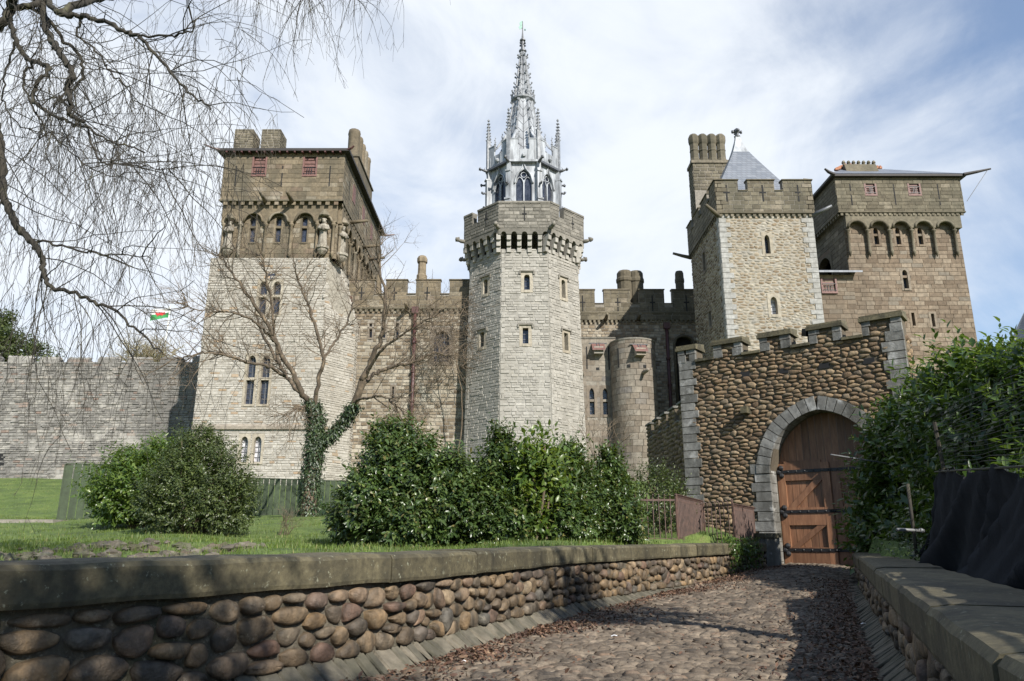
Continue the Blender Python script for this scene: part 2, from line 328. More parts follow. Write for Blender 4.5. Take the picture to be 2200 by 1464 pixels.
def shared(key, m, name, smooth):
    kk = (key, m)
    if kk not in SHARED:
        v, f = BASE[key]; me = bpy.data.meshes.new(name); me.from_pydata([tuple(p) for p in v], [], f); me.materials.append(MATS[m])
        if smooth: me.polygons.foreach_set('use_smooth', [True]*len(me.polygons))
        SHARED[kk] = me
    return SHARED[kk]
def score(c, area, nrm=None):
    q = proj(c)
    if q is None: return 0
    u, v, d = q
    if not (-10 < u < 2210 and -10 < v < 1474): return 1e-9/max(d, 1)
    s = area/(d*d)
    if nrm is not None:
        vd = Vector((0, 0, EYE))-Vector(c); s *= max(.001, vd.normalized().dot(nrm))
    return s
def emit(parent, name, pcs, m, cap=300, smooth=False, stuff=None):
    """pcs: ('i',key,M4,score) or ('u',verts,faces,score). The largest become objects, the rest one part."""
    pcs.sort(key=lambda p: -p[3])
    for p in pcs[:cap]:
        if p[0] == 'i':
            M = p[2]; w = Vector((M[0, 3], M[1, 3], M[2, 3]))
            o = link(name, shared(p[1], m, name, smooth), parent, w)
            loc = o.location.copy(); o.matrix_local = Matrix(M.tolist()); o.location = loc
        else:
            v = p[1]; c = v.mean(0); me = bpy.data.meshes.new(name); me.from_pydata((v-c).tolist(), [], p[2]); me.materials.append(MATS[m])
            if smooth: me.polygons.foreach_set('use_smooth', [True]*len(me.polygons))
            link(name, me, parent, c)
    rest = pcs[cap:]
    if rest:
        V = []; Fc = []; Rn = []; n = 0
        for p in rest:
            if p[0] == 'i':
                v, f = BASE[p[1]]; v = v@p[2][:3, :3].T+p[2][:3, 3]
            else: v, f = p[1], p[2]
            V.append(v); Fc += [tuple(a+n for a in q) for q in f]; n += len(v); Rn += [random.random()]*len(f)
        V = np.concatenate(V); c = (V.min(0)+V.max(0))/2
        me = bpy.data.meshes.new(name); me.from_pydata((V-c).tolist(), [], Fc); me.materials.append(MATS[m])
        a = me.attributes.new('rnd', 'FLOAT', 'FACE'); a.data.foreach_set('value', np.array(Rn, dtype=np.float32))
        if smooth: me.polygons.foreach_set('use_smooth', [True]*len(me.polygons))
        o = link(stuff or name+'_mass', me, parent, c); o['kind'] = 'stuff'
def bulk(parent, name, Ms, keys, m, smooth=True, kind='stuff', variants=None):
    """many small copies (N,4,4) joined into one part; keys: variant list"""
    Ms = np.asarray(Ms); N_ = len(Ms); va = rng.integers(0, len(keys), N_); Vs = []; Ls = []; St = []; Rn = []; off = 0
    for k, key in enumerate(keys):
        M = Ms[va == k]
        if not len(M): continue
        v, f = BASE[key]; v4 = np.c_[v, np.ones(len(v))]
        w = np.einsum('nij,pj->npi', M, v4)[:, :, :3].reshape(-1, 3); Vs.append(w)
        fl = np.array([i for q in f for i in q]); ln = np.array([len(q) for q in f])
        Ls.append((fl[None, :]+(np.arange(len(M))*len(v))[:, None]+off).ravel()); St.append(np.tile(ln, len(M)))
        Rn.append(np.repeat(rng.random(len(M)), len(f))); off += len(w)
    V = np.concatenate(Vs); lo = np.concatenate(Ls); ln = np.concatenate(St); c = (V.min(0)+V.max(0))/2
    me = bpy.data.meshes.new(name); me.vertices.add(len(V)); me.vertices.foreach_set('co', (V-c).astype(np.float32).ravel())
    me.loops.add(len(lo)); me.loops.foreach_set('vertex_index', lo.astype(np.int32))
    me.polygons.add(len(ln)); me.polygons.foreach_set('loop_start', np.r_[0, np.cumsum(ln)[:-1]].astype(np.int32)); me.polygons.foreach_set('loop_total', ln.astype(np.int32))
    me.update(calc_edges=True); me.materials.append(MATS[m])
    a = me.attributes.new('rnd', 'FLOAT', 'FACE'); a.data.foreach_set('value', np.concatenate(Rn).astype(np.float32))
    if smooth: me.polygons.foreach_set('use_smooth', np.ones(len(ln), dtype=bool))
    o = link(name, me, parent, c)
    if kind: o['kind'] = kind
    return o

# ------------------------------------------------------------------ wall faces
class Face:
    """vertical (or battered) wall face: local x along, z up, d outwards"""
    def __init__(s, p0, p1, z0, z1, taper=0.0):
        s.O = Vector((p0[0], p0[1], z0)); e = Vector((p1[0]-p0[0], p1[1]-p0[1], 0)); s.W = e.length; s.H = z1-z0; s.z0 = z0
        s.U = e.normalized(); s.phi = math.atan2(s.U.y, s.U.x); s.N = Vector((s.U.y, -s.U.x, 0)); s.taper = taper
    def pt(s, x, z, d=0.0):   # z absolute height
        k = s.taper*(1-(z-s.z0)/s.H)
        return s.O+s.U*(x+(x-s.W/2)*k)+s.N*(d+s.W*1.207*k)+Vector((0, 0, z-s.z0))
    def uv(s, u, v):
        a = P(u, v, 1.0)-Vector((0, 0, EYE)); o = Vector((0, 0, EYE))
        q = a.dot(s.N); k = (s.O-o).dot(s.N)/q; h = o+a*k
        return (h-s.O).dot(s.U), h.z
    def box(s, mb, x0, x1, z0, z1, d0, d1):
        mb.hexa([s.pt(x0, z0, d1), s.pt(x1, z0, d1), s.pt(x1, z0, d0), s.pt(x0, z0, d0), s.pt(x0, z1, d1), s.pt(x1, z1, d1), s.pt(x1, z1, d0), s.pt(x0, z1, d0)])
    def quad(s, mb, x0, x1, z0, z1, d=0.0):
        mb.face(s.pt(x0, z0, d), s.pt(x1, z0, d), s.pt(x1, z1, d), s.pt(x0, z1, d))
    def M(s, x, z, d, sx, sy, sz, tilt=0.0, roll=0.0):
        q = s.pt(x, z, d)
        m3 = Matrix.Rotation(s.phi, 3, 'Z') @ Matrix.Rotation(tilt, 3, 'X') @ Matrix.Rotation(roll, 3, 'Y') @ Matrix.Diagonal((sx, sy, sz))
        m = np.eye(4); m[:3, :3] = np.array(m3); m[:3, 3] = q; return m
def panel(mb, f, x0, x1, z0, z1, ops, d=0.0):
    xs = sorted({x0, x1}|{min(max(a, x0), x1) for o in ops for a in o[:2]}); zs = sorted({z0, z1}|{min(max(a, z0), z1) for o in ops for a in o[2:4]})
    for i in range(len(xs)-1):
        for j in range(len(zs)-1):
            cx, cz = (xs[i]+xs[i+1])/2, (zs[j]+zs[j+1])/2
            if xs[i+1]-xs[i] < 1e-6 or zs[j+1]-zs[j] < 1e-6: continue
            if any(o[0] < cx < o[1] and o[2] < cz < o[3] for o in ops): continue
            f.quad(mb, xs[i], xs[i+1], zs[j], zs[j+1], d)
def courses(f, x0, x1, z0, z1, ch, bl, ops=(), depth=.05, gap=.018, jit=.35, roll=.0, key='block', d=0.0):
    out = []; z = z0
    while z < z1-.03:
        h = min(R(*ch), z1-z)
        if z1-z-h < .06: h = z1-z
        x = x0-R(0, bl[1])
        while x < x1:
            w = R(*bl); a, b = max(x, x0), min(x+w, x1); x += w
            segs = [(a, b)]
            for o in ops:
                if o[2] < z+h-.02 and o[3] > z+.02:
                    ns = []
                    for (p, q) in segs:
                        if o[1] <= p or o[0] >= q: ns.append((p, q))
                        else:
                            if o[0] > p: ns.append((p, o[0]))
                            if o[1] < q: ns.append((o[1], q))
                    segs = ns
            for p, q in segs:
                if q-p < .04: continue
                M = f.M((p+q)/2, z+h/2, d, q-p-gap, depth*(1+R(-jit, jit)), h-gap, R(-.02, .02)*jit*3, R(-1, 1)*roll)
                out.append(('i', (key, random.randrange(4)), M, score(M[:3, 3], (q-p)*h, f.N)))
        z += h
    return out

def clip_poly(poly, nx, ny, c):   # keep nx*x+ny*y<=c
    out = []; k = len(poly)
    for i in range(k):
        a = poly[i]; b = poly[(i+1) % k]; da = nx*a[0]+ny*a[1]-c; db = nx*b[0]+ny*b[1]-c
        if da <= 0: out.append(a)
        if da*db < 0: t = da/(da-db); out.append((a[0]+(b[0]-a[0])*t, a[1]+(b[1]-a[1])*t))
    return out
def cells(x0, x1, z0, z1, sx, sz, jx=.42, jz=.34, drop=.06):
    """uneven courses of stones: cells of a jittered point set, as polygons"""
    pts = []; rows = max(1, round((z1-z0)/sz)); h = (z1-z0)/rows
    for j in range(rows):
        x = x0-sx*R(0, 1)
        while x < x1+sx:
            x += sx*R(.55, 1.5)
            if random.random() < drop: continue
            pts.append((x+R(-jx, jx)*sx*.5, z0+(j+.5)*h+R(-jz, jz)*h))
    k = sx/h
    grid = {}
    for i, (x, z) in enumerate(pts): grid.setdefault((int(x//sx), int(z//h)), []).append(i)
    res = []
    for i, (x, z) in enumerate(pts):
        gx, gz = int(x//sx), int(z//h)
        nb = [q for a in range(gx-2, gx+3) for b in range(gz-2, gz+3) for q in grid.get((a, b), ()) if q != i]
        poly = [(-sx*1.1, -sx*1.1), (sx*1.1, -sx*1.1), (sx*1.1, sx*1.1), (-sx*1.1, sx*1.1)]   # metric: z scaled by k
        ds = sorted(((pts[q][0]-x)**2+((pts[q][1]-z)*k)**2, q) for q in nb)
        for d2, q in ds[:16]:
            dx, dz = pts[q][0]-x, (pts[q][1]-z)*k; poly = clip_poly(poly, dx, dz, d2/2)
            if len(poly) < 3: break
        if len(poly) < 3: continue
        poly = [(x+a, z+b/k) for a, b in poly]
        poly = clip_poly(poly, 1, 0, x1); poly = clip_poly(poly, -1, 0, -x0) if len(poly) > 2 else poly
        poly = clip_poly(poly, 0, 1, z1) if len(poly) > 2 else poly; poly = clip_poly(poly, 0, -1, -z0) if len(poly) > 2 else poly
        if len(poly) >= 3: res.append(poly)
    return res
def pebbles(ptf, polys, gap, dome, n=10, rings=2, skip=None, nrm=None, wob=.06, dj=.35, rnd=.35):
    out = []
    for poly in polys:
        cx = sum(p[0] for p in poly)/len(poly); cz = sum(p[1] for p in poly)/len(poly)
        if skip and skip(cx, cz): continue
        A = abs(sum(poly[i][0]*poly[(i+1) % len(poly)][1]-poly[(i+1) % len(poly)][0]*poly[i][1] for i in range(len(poly))))/2
        if A < gap*gap*3: continue
        q = poly
        for _ in range(2):
            q = [p for i in range(len(q)) for p in ((q[i][0]*.75+q[(i+1) % len(q)][0]*.25, q[i][1]*.75+q[(i+1) % len(q)][1]*.25), (q[i][0]*.25+q[(i+1) % len(q)][0]*.75, q[i][1]*.25+q[(i+1) % len(q)][1]*.75))]
        w = max(p[0] for p in q)-min(p[0] for p in q); h = max(p[1] for p in q)-min(p[1] for p in q)
        if w < gap*1.6 or h < gap*1.6: continue
        kx, kz = 1-gap/w, 1-gap/h
        idx = [int(i*len(q)/n) for i in range(n)]; o = [((q[i][0]-cx)*kx, (q[i][1]-cz)*kz) for i in idx]
        if rnd:
            o2 = []
            for a, b in o:
                th = math.atan2(b/h, a/w); o2.append((a*(1-rnd)+rnd*math.cos(th)*w*kx*.5, b*(1-rnd)+rnd*math.sin(th)*h*kz*.5))
            o = o2
        D = dome*(1+R(-dj, dj)); tx, tz = R(-.12, .12), R(-.12, .12)
        vs = []; sc = {1: [(1, 0), (.72, .8)], 2: [(1, -.15), (.93, .45), (.62, .88)], 3: [(1, -.15), (.97, .45), (.86, .82), (.52, .99)]}[rings]
        for s_, d_ in sc:
            for a, b in o:
                ww = 1+R(-wob, wob); vs.append(ptf(cx+a*s_*ww, cz+b*s_*ww, d_*D+(a*tx+b*tz)*(.6 if d_ > 0 else 0)))
        vs.append(ptf(cx, cz, D)); K = len(sc)
        fs = [(i*n+j, i*n+(j+1) % n, (i+1)*n+(j+1) % n, (i+1)*n+j) for i in range(K-1) for j in range(n)]
        fs += [((K-1)*n+j, (K-1)*n+(j+1) % n, K*n) for j in range(n)]
        v = np.array([tuple(p) for p in vs]); out.append(('u', v, fs, score(v[-1], A, nrm)))
    return out

def arch_curve(x0, x1, zs, rise, n=12, kind='pt'):
    a = (x1-x0)/2; cx = (x0+x1)/2; pts = []
    for i in range(n+1):
        t = -1+2*i/n
        if kind == 'rd': z = math.sqrt(max(0, 1-t*t))*rise
        else:
            Rr = (a*a+rise*rise)/(2*a); z = math.sqrt(max(0, Rr*Rr-(abs(t)*a+Rr-a)**2)) if Rr >= a*.999 else rise*math.sqrt(max(0, 1-t*t))
        pts.append((cx+t*a, zs+z))
    return pts
def arch_head(mb, f, x0, x1, zs, rise, ztop, d0, d1, kind='pt', n=12):
    """solid above an arch: front strips and soffit"""
    c = arch_curve(x0, x1, zs, rise, n, kind)
    for (xa, za), (xb, zb) in zip(c[:-1], c[1:]):
        mb.face(f.pt(xa, za, d1), f.pt(xb, zb, d1), f.pt(xb, ztop, d1), f.pt(xa, ztop, d1))
        mb.face(f.pt(xa, za, d0), f.pt(xb, zb, d0), f.pt(xb, zb, d1), f.pt(xa, za, d1))
def arch_tube(mb, f, x0, x1, zs, rise, d, r, kind='pt', n=12, legs=0.0, sides=5):
    c = arch_curve(x0, x1, zs, rise, n, kind)
    if legs: c = [(x0, zs-legs)]+c+[(x1, zs-legs)]
    mb.tube([f.pt(x, z, d) for x, z in c], r, sides)

def window(root, f, x0, x1, z0, z1, rise=0.0, kind='pt', fr=.16, depth=.32, glass='glass', fmat='brown_sandstone', transom=None, mull=0, proud=.03, label=None, bars=0):
    """a window as a part (pane) with a stone surround; returns the hole it needs"""
    pm = MB(); f.quad(pm, x0-.01, x1+.01, z0-.01, z1+.01, -depth); pane = pm.build('window', glass, root)
    if label: pane['label'] = label
    m = MB()
    f.box(m, x0-fr, x0, z0-fr*.9, z1+fr, -depth-.05, proud); f.box(m, x1, x1+fr, z0-fr*.9, z1+fr, -depth-.05, proud)
    f.box(m, x0, x1, z0-fr*.9, z0, -depth-.05, proud+.03)
    if rise: arch_head(m, f, x0, x1, z1-rise, rise, z1+fr, -depth-.05, proud, kind, 8)
    else: f.box(m, x0, x1, z1, z1+fr, -depth-.05, proud)
    m.build('window_frame', fmat, pane)
    if transom is not None or mull or bars:
        m = MB()
        if transom is not None: f.box(m, x0, x1, transom-.09, transom+.09, -depth+.01, -.02)
        m2 = MB()
        for i in range(mull): x = x0+(x1-x0)*(i+1)/(mull+1); f.box(m2, x-.03, x+.03, z0, z1, -depth+.01, -depth+.06)
        if transom is not None: m.build('transom', fmat, pane)
        if mull: m2.build('mullion', 'lead_dark', pane)
        for i in range(bars): m2 = MB(); z = z0+(z1-z0)*(i+1)/(bars+1); f.box(m2, x0, x1, z-.015, z+.015, -depth+.01, -depth+.04); m2.build('glazing_bar', 'lead_dark', pane)
    return (x0-fr+.012, x1+fr-.012, z0-fr*.9+.012, z1+fr-.012)
def window_px(root, f, u0, u1, v0, v1, tv=None, **k):
    if tv: k['transom'] = f.uv(u0, tv)[1]
    xa, zb = f.uv(u0, v1); xb, zt = f.uv(u1, v0); xc, _ = f.uv(u1, v1); xd, _ = f.uv(u0, v0)
    return window(root, f, (xa+xd)/2, (xb+xc)/2, zb, zt, **k)
def slit(root, f, u, v0, v1, w=.10, cross=False, fmat='dark_sandstone'):
    x, z1 = f.uv(u, v0); _, z0 = f.uv(u, v1); m = MB()
    f.box(m, x-w/2, x+w/2, z0, z1, -.02, .028)
    if cross: zc = z0+(z1-z0)*.55; f.box(m, x-w*2.2, x+w*2.2, zc-w*.55, zc+w*.55, -.02, .0285)
    m.build('arrow_slit', 'dark_void', root)
def spout(root, f, x, z, L_=.9, m='dark_sandstone'):
    mb = MB(); a = f.pt(x, z, -.1); b = f.pt(x, z+.10, L_*.55); c = f.pt(x, z+.16, L_)
    mb.tube([a, b, c], [.17, .14, .11], 6); mb.build('water_spout', m, root, True)
def corbel_row(root, f, x0, x1, z, n, w, h, dep, m='dark_sandstone'):
    for i in range(n):
        x = x0+(x1-x0)*(i+.5)/n; mb = MB()
        mb.hexa([f.pt(x-w/2, z-h, dep*.35), f.pt(x+w/2, z-h, dep*.35), f.pt(x+w/2, z-h, -.03), f.pt(x-w/2, z-h, -.03), f.pt(x-w/2, z, dep), f.pt(x+w/2, z, dep), f.pt(x+w/2, z, -.03), f.pt(x-w/2, z, -.03)])
        mb.build('corbel', m, root)
# ================================================================== terrain and path
def interp(x, xs, ys): return float(np.interp(x, xs, ys))
LWY = [-4.0, 0.0, 2.0, 4.3, 5.6, 7.2, 9.5, 12.0, 14.6, 17.5, 21.3]
LWX = [-8.6, -5.7, -4.35, -2.83, -2.0, -1.05, -.10, .95, 2.55, 4.55, 7.0]
def lwx(y): return interp(y, LWY, LWX)
def rwx(y): return 1.53+(y-2.4)*.413
def sstep(a, b, x): t = min(1, max(0, (x-a)/(b-a))); return t*t*(3-2*t)
def zpath(x, y):
    return .02+.34*sstep(11, 21.5, y)+.06*math.sin(PI*min(1, max(0, (x-lwx(y))/max(.5, rwx(y)-lwx(y)))))
GY = [-60, 8.2, 10.5, 12.2, 15, 20, 24, 28, 37, 45, 54, 70, 140, 400]
GZ = [.30, .35, .70, .93, 1.02, 1.18, 1.52, 1.78, 2.05, 3.7, 5.2, 6.0, 8, 8]
def hill(x, y):
    z = interp(y, GY, GZ)
    if x > 9 and y < 26: z = min(z, .55+.02*y)
    if -60 < y < 60: z += .05*math.sin(x*.9+y*.5)+.04*math.sin(x*2.1-y*1.3)
    return z
def ground(x, y):
    z = hill(x, y)
    if y < 23.5:
        a, b = lwx(y)-.75, rwx(y)+.3
        if y > 18: b = max(b, rwx(18)+.3+(y-18)*1.2)
        if a < x < b: return min(z, zpath(x, y)-.12)
    return z
xs = np.unique(np.r_[np.linspace(-320, -34, 14), np.arange(-34, 26.01, .5), np.linspace(26, 320, 14)])
ys = np.unique(np.r_[np.linspace(-60, -6, 8), np.arange(-6, 58.01, .5), np.linspace(58, 420, 14)])
mb = MB(); nx, ny = len(xs), len(ys)
mb.v = [(x, y, ground(x, y)) for y in ys for x in xs]
mb.f = [(j*nx+i, j*nx+i+1, (j+1)*nx+i+1, (j+1)*nx+i) for j in range(ny-1) for i in range(nx-1)]; mb.r = [0]*len(mb.f)
tag(mb.build('grass_ground', 'lawn', None, True), 'uneven spring lawn rising towards the castle walls', kind='structure')
# path bed and cobbles
mb = MB(); yy = np.arange(-3, 24.01, .4)
def pathx(y, t):
    b = rwx(min(y, 17.2)) if y < 17.2 else rwx(17.2)+(y-17.2)*.55
    return lwx(y)+.0+(b-lwx(y))*t
mb.v = [(pathx(y, t), y, zpath(pathx(y, t), y)-.012) for y in yy for t in np.linspace(-.02, 1.02, 10)]
mb.f = [(j*10+i, j*10+i+1, (j+1)*10+i+1, (j+1)*10+i) for j in range(len(yy)-1) for i in range(9)]; mb.r = [0]*len(mb.f)
path = tag(mb.build('cobbled_path', 'path_bed'), 'worn cobbled path leading to the wooden gate', kind='structure')
polys = []
for y0, y1, sx, sy in ((1.6, 7.0, .145, .055), (7.0, 12.0, .165, .068), (12.0, 22.3, .22, .105)):
    polys += cells(-5, 9.5, y0, y1, sx, sy, jz=.42)
def pskip(x, y): return not (lwx(y)+.12 < x < pathx(y, 1)-.10)
pcs = pebbles(lambda x, y, d: (x, y+.10*math.sin(x*1.7)+.06*math.sin(x*4.1+y), zpath(x, y)+d-.012), polys, .012, .034, 8, 2, pskip, Vector((0, 0, 1)), .07, .45)
emit(path, 'cobble', pcs, 'path_cobble', 300, True, 'cobble_paving')

# ================================================================== left tower
def courses_on(T, f, x0, x1, z0, z1, ops, m, ch, bl, **k):
    T.setdefault(('stone_block', m), []).extend(courses(f, x0, x1, z0, z1, ch, bl, ops, **k))
def flush(root, T, cap=300):
    tot = sum(len(v) for v in T.values())
    for (n, m), v in T.items():
        emit(root, n, v, m, max(10, int(cap*len(v)/tot)), n in ('rubble_stone', 'cobble'), n+'_masonry')
def prism(mb, f, x0, x1, z0, z1, d0, d1, zr):   # coping with a sloping top
    mb.hexa([f.pt(x0, z0, d1), f.pt(x1, z0, d1), f.pt(x1, z0, d0), f.pt(x0, z0, d0), f.pt(x0, z1, d1), f.pt(x1, z1, d1), f.pt(x1, zr, d0), f.pt(x0, zr, d0)])
ASH = dict(ch=(.34, .42), bl=(.55, 1.05), depth=.025, gap=.018, key='ashlar')

LT = thing('square_tower', 'tall pale square tower with brown arcaded top and overhanging roof, left of the spire', 'tower', (-16.7, 55.7, 4))
T = {}
ZA, ZC, ZE, ZB = EYE+19.32, EYE+23.58, EYE+27.39, EYE+15.28
f1 = Face((-21.53, 50), (-13.18, 50), 3, ZA)
f2 = Face((-13.18, 50), (-11.48, 52.6), 3, ZB)
f3 = Face((-11.48, 52.6), (-11.48, 64.8), 3, ZB)
f4 = Face((-21.53, 64.8), (-21.53, 50), 3, ZA)
ops = []
wk = dict(fr=.165, fmat='pale_dressing', depth=.30)
for u0, u1 in ((556, 573), (585, 602)): ops.append(window_px(LT, f1, u0, u1, 605, 675, rise=.35, tv=636, bars=5, **wk))
for u0, u1 in ((529, 547), (560, 578)): ops.append(window_px(LT, f1, u0, u1, 764, 869, rise=.40, bars=8, tv=814, mull=1, **wk))
for u0, u1 in ((516, 532), (545, 561)):
    ops.append(window_px(LT, f1, u0, u1, 938, 993, rise=.35, bars=4, mull=1, glass='glass_white', **wk))
x, z = f1.uv(584, 593); mb = MB(); mb.tube([f1.pt(x, z, -.02), f1.pt(x, z, .03)], .28, 14); ro = mb.build('roundel_window', 'glass', LT)
mb = MB(); mb.tube([f1.pt(x+.33*math.cos(a), z+.33*math.sin(a), .02) for a in np.linspace(0, 2*PI, 17)], .07, 5); mb.build('window_frame', 'turret_ashlar', ro)
core = MB()
panel(core, f1, 0, f1.W, 3, ZA, ops); panel(core, f2, 0, f2.W, 3, ZB, []); panel(core, f3, 0, f3.W, 3, ZB, []); panel(core, f4, 0, f4.W, 3, ZA, [])
RUB = dict(ch=(.11, .25), bl=(.16, .66), depth=.032, gap=.016, jit=.7, roll=.03)
courses_on(T, f1, 0, f1.W, 3.5, ZA, ops, 'pale_limestone', **RUB); courses_on(T, f2, 0, f2.W, 3.5, ZB, [], 'pale_limestone', **RUB)
courses_on(T, f3, 0, f3.W, 3.5, ZB, [], 'pale_limestone', **RUB); courses_on(T, f4, 9, f4.W, 3.5, ZA, [], 'pale_limestone', **RUB)
# splay between the broad lower stage and the arcade
core.face((-13.18, 50, ZA), (-13.18, 50, ZB), (-11.48, 52.6, ZB), (-12.67, 52.6, ZA))
core.face((-12.67, 52.6, ZA), (-11.48, 52.6, ZB), (-11.48, 64.8, ZB), (-12.67, 64.8, ZA))
for k in range(330):      # rubble on the splay
    t = random.random(); s_ = random.random()
    a = Vector((-13.18, 50, ZB)).lerp(Vector((-11.48, 52.6, ZB)), s_); b = Vector((-13.18, 50, ZA)).lerp(Vector((-12.67, 52.6, ZA)), s_); p = a.lerp(b, t)
    M = f2.M(0, 10, 0, .4*R(.6, 1.2), .035, R(.12, .22)); M[:3, 3] = p; T[('stone_block', 'pale_limestone')].append(('i', ('block', k % 4), M, score(p, .1)))
# string course
_, zs = f1.uv(560, 918); mb = MB(); prism(mb, f1, 0, f1.W, zs-.16, zs+.05, -.02, .16, zs+.25); mb.build('string_course', 'turret_ashlar', LT)
# arcade stage
core.build('wall_core', 'mortar_pale', LT); core = MB()
fa = Face((-21.02, 50.15), (-12.67, 50.15), ZA, ZC); far = Face((-12.67, 50.15), (-12.67, 64.8), ZA, ZC); fal = Face((-21.02, 64.8), (-21.02, 50.15), ZA, ZC)
ops = []
for uc in (544, 599, 655):
    ops.append(window_px(LT, fa, uc-7, uc+5, 467, 521, rise=.2, fr=.13, tv=488, fmat='brown_sandstone', depth=.22))
panel(core, fa, 0, fa.W, ZA, ZC, ops); panel(core, far, 0, far.W, ZA, ZC, []); panel(core, fal, 0, fal.W, ZA, ZC, [])
courses_on(T, fa, 0, fa.W, ZA, ZC, ops, 'brown_sandstone', **ASH); courses_on(T, far, 0, far.W, ZA, ZC, [], 'brown_sandstone', **ASH); courses_on(T, fal, 8, fal.W, ZA, ZC, [], 'brown_sandstone', **ASH)
def arcade(root, f, arches, zsp, ztop, d, shaft_z, mat_='brown_sandstone', rise_k=.95, tube_r=.09, x_end=None):
    mb = MB(); xe = 0.0
    for (xa, xb) in arches:
        if xa > xe: f.box(mb, xe, xa, zsp-.02, ztop, -.02, d)
        arch_head(mb, f, xa, xb, zsp, (xb-xa)/2*rise_k*1.05, ztop, -.02, d, 'pt', 12); xe = xb
    if x_end and x_end > xe: f.box(mb, xe, x_end, zsp-.02, ztop, -.02, d)
    mb.build('arcade_spandrel', mat_, root)
    for (xa, xb) in arches:
        mb = MB(); arch_tube(mb, f, xa, xb, zsp, (xb-xa)/2*rise_k*1.05, d, tube_r, 'pt', 14); mb.build('arch_moulding', mat_, root, True)
    xsn = sorted({round((arches[i][1]+arches[i+1][0])/2, 3) for i in range(len(arches)-1)})
    for x in xsn+[max(.14, arches[0][0]-.12), arches[-1][1]+.12]:
        mb = MB(); p = f.pt(x, zsp, d*.5); h = zsp-shaft_z
        mb.lathe((p.x, p.y, shaft_z), [(.02, -.45), (.12, -.15), (.15, 0), (.11, .05), (.11, h-.28), (.2, h-.2), (.2, h-.14), (.15, h-.08), (.24, h+.02)], 8); mb.build('shaft', mat_, root, True)
ar = []
for a, b in ((355, 440), (487, 622), (665, 803), (850, 992), (1030, 1115)):
    xa, zsp = fa.uv(380+a/3.327, 240+800/3.327); xb, _ = fa.uv(380+b/3.327, 240+800/3.327); ar.append((max(.06, xa), min(fa.W-.06, xb)))
_, zsh = fa.uv(600, 545)
arcade(LT, fa, ar, zsp, ZC, .30, zsh, x_end=fa.W)
arR = [(.4+i*1.75, 1.75+i*1.75) for i in range(8)]
arcade(LT, far, arR, zsp, ZC, .30, zsh, x_end=far.W)
# upper box
X0, X1, Y0, Y1 = -21.16, -12.33, 49.6, 64.8
fb = Face((X0, Y0), (X1, Y0), ZC, ZE); fr_ = Face((X1, Y0), (X1, Y1), ZC, ZE); fl = Face((X0, Y1), (X0, Y0), ZC, ZE)
ops = []
def shutter(root, f, u0, u1, v0, v1, m='red_paint'):
    xa, zb = f.uv(u0, v1); xb, zt = f.uv(u1, v0); mb = MB(); f.quad(mb, xa, xb, zb, zt, -.12); s = mb.build('shutter', m, root); mb = MB()
    for i in range(5): z = zb+(zt-zb)*(i+.5)/5; f.box(mb, xa+.06, xb-.06, z-.06, z+.05, -.13, -.07)
    mb.build('louvre', m, s); mb = MB()
    f.box(mb, xa-.08, xa+.05, zb-.1, zt, -.15, .04); f.box(mb, xb-.05, xb+.08, zb-.1, zt, -.15, .04); f.box(mb, xa+.05, xb-.05, zb-.1, zb+.03, -.15, .05)
    mb.build('shutter_frame', m, s); mb = MB()
    for z in (zb+.12, zb+.62): f.box(mb, xa, xb, z-.02, z+.02, .05, .08)
    for x in (xa+.3, (xa+xb)/2, xb-.3): f.box(mb, x-.018, x+.018, zb+.12, zb+.62, .05, .075)
    mb.build('guard_rail', 'black_iron', s)
    return (xa-.07, xb+.07, zb-.09, zt)
for u0, u1 in ((542, 573), (651, 681)): ops.append(shutter(LT, fb, u0, u1, 338, 377))
panel(core, fb, 0, fb.W, ZC, ZE, ops); panel(core, fr_, 0, fr_.W, ZC, ZE, []); panel(core, fl, 0, fl.W, ZC, ZE, [])
core.face((X0, Y0, ZC), (X0, Y1, ZC), (X1, Y1, ZC), (X1, Y0, ZC)); core.face((X0, Y0, ZE), (X1, Y0, ZE), (X1, Y1, ZE), (X0, Y1, ZE))
core.face((X1, Y1, 3), (X0, Y1, 3), (X0, Y1, ZE), (X1, Y1, ZE)); core.face((-11.48, 64.8, 3), (X1, 64.8, 3), (X1, 64.8, ZE), (-11.48, 64.8, ZB))
core.cur = 0
courses_on(T, fb, 0, fb.W, ZC, ZE, ops, 'brown_sandstone', **ASH); courses_on(T, fr_, 0, fr_.W, ZC, ZE, [], 'brown_sandstone', **ASH); courses_on(T, fl, 9, fl.W, ZC, ZE, [], 'brown_sandstone', **ASH)
core.build('upper_core', 'brown_sandstone', LT)
for u in (509, 608, 710): slit(LT, fb, u, 357, 401, .09)
for x_ in (2.0, 5.5, 9.0):
    mb = MB(); fr_.box(mb, x_-.05, x_+.05, ZC+1.0, ZC+2.6, -.02, .03); mb.build('arrow_slit', 'dark_void', LT)
for x_ in (3.6, 7.4, 11):
    mb = MB(); fr_.box(mb, x_-.45, x_+.45, ZC+1.5, ZC+2.9, -.02, .05); mb.build('shutter', 'red_paint', LT)
corbel_row(LT, fb, .1, fb.W-.1, ZC-.005, 14, .30, .30, 0.0-.02+.02, 'brown_sandstone'); corbel_row(LT, fr_, .1, fr_.W-.1, ZC-.005, 22, .30, .30, .0, 'brown_sandstone')
mb = MB(); fb.box(mb, -.05, fb.W+.05, ZC-.02, ZC+.10, -.3, .06); fr_.box(mb, .0, fr_.W, ZC-.02, ZC+.10, -.3, .05); mb.build('cornice', 'dark_sandstone', LT)
for u in (571, 628): spout(LT, fb, fb.uv(u, 424)[0], ZC-.05, 1.25, 'brown_sandstone')
for x_ in (3.2, 8.2, 11.0): spout(LT, fr_, x_, ZC-.3, 1.3, 'brown_sandstone')
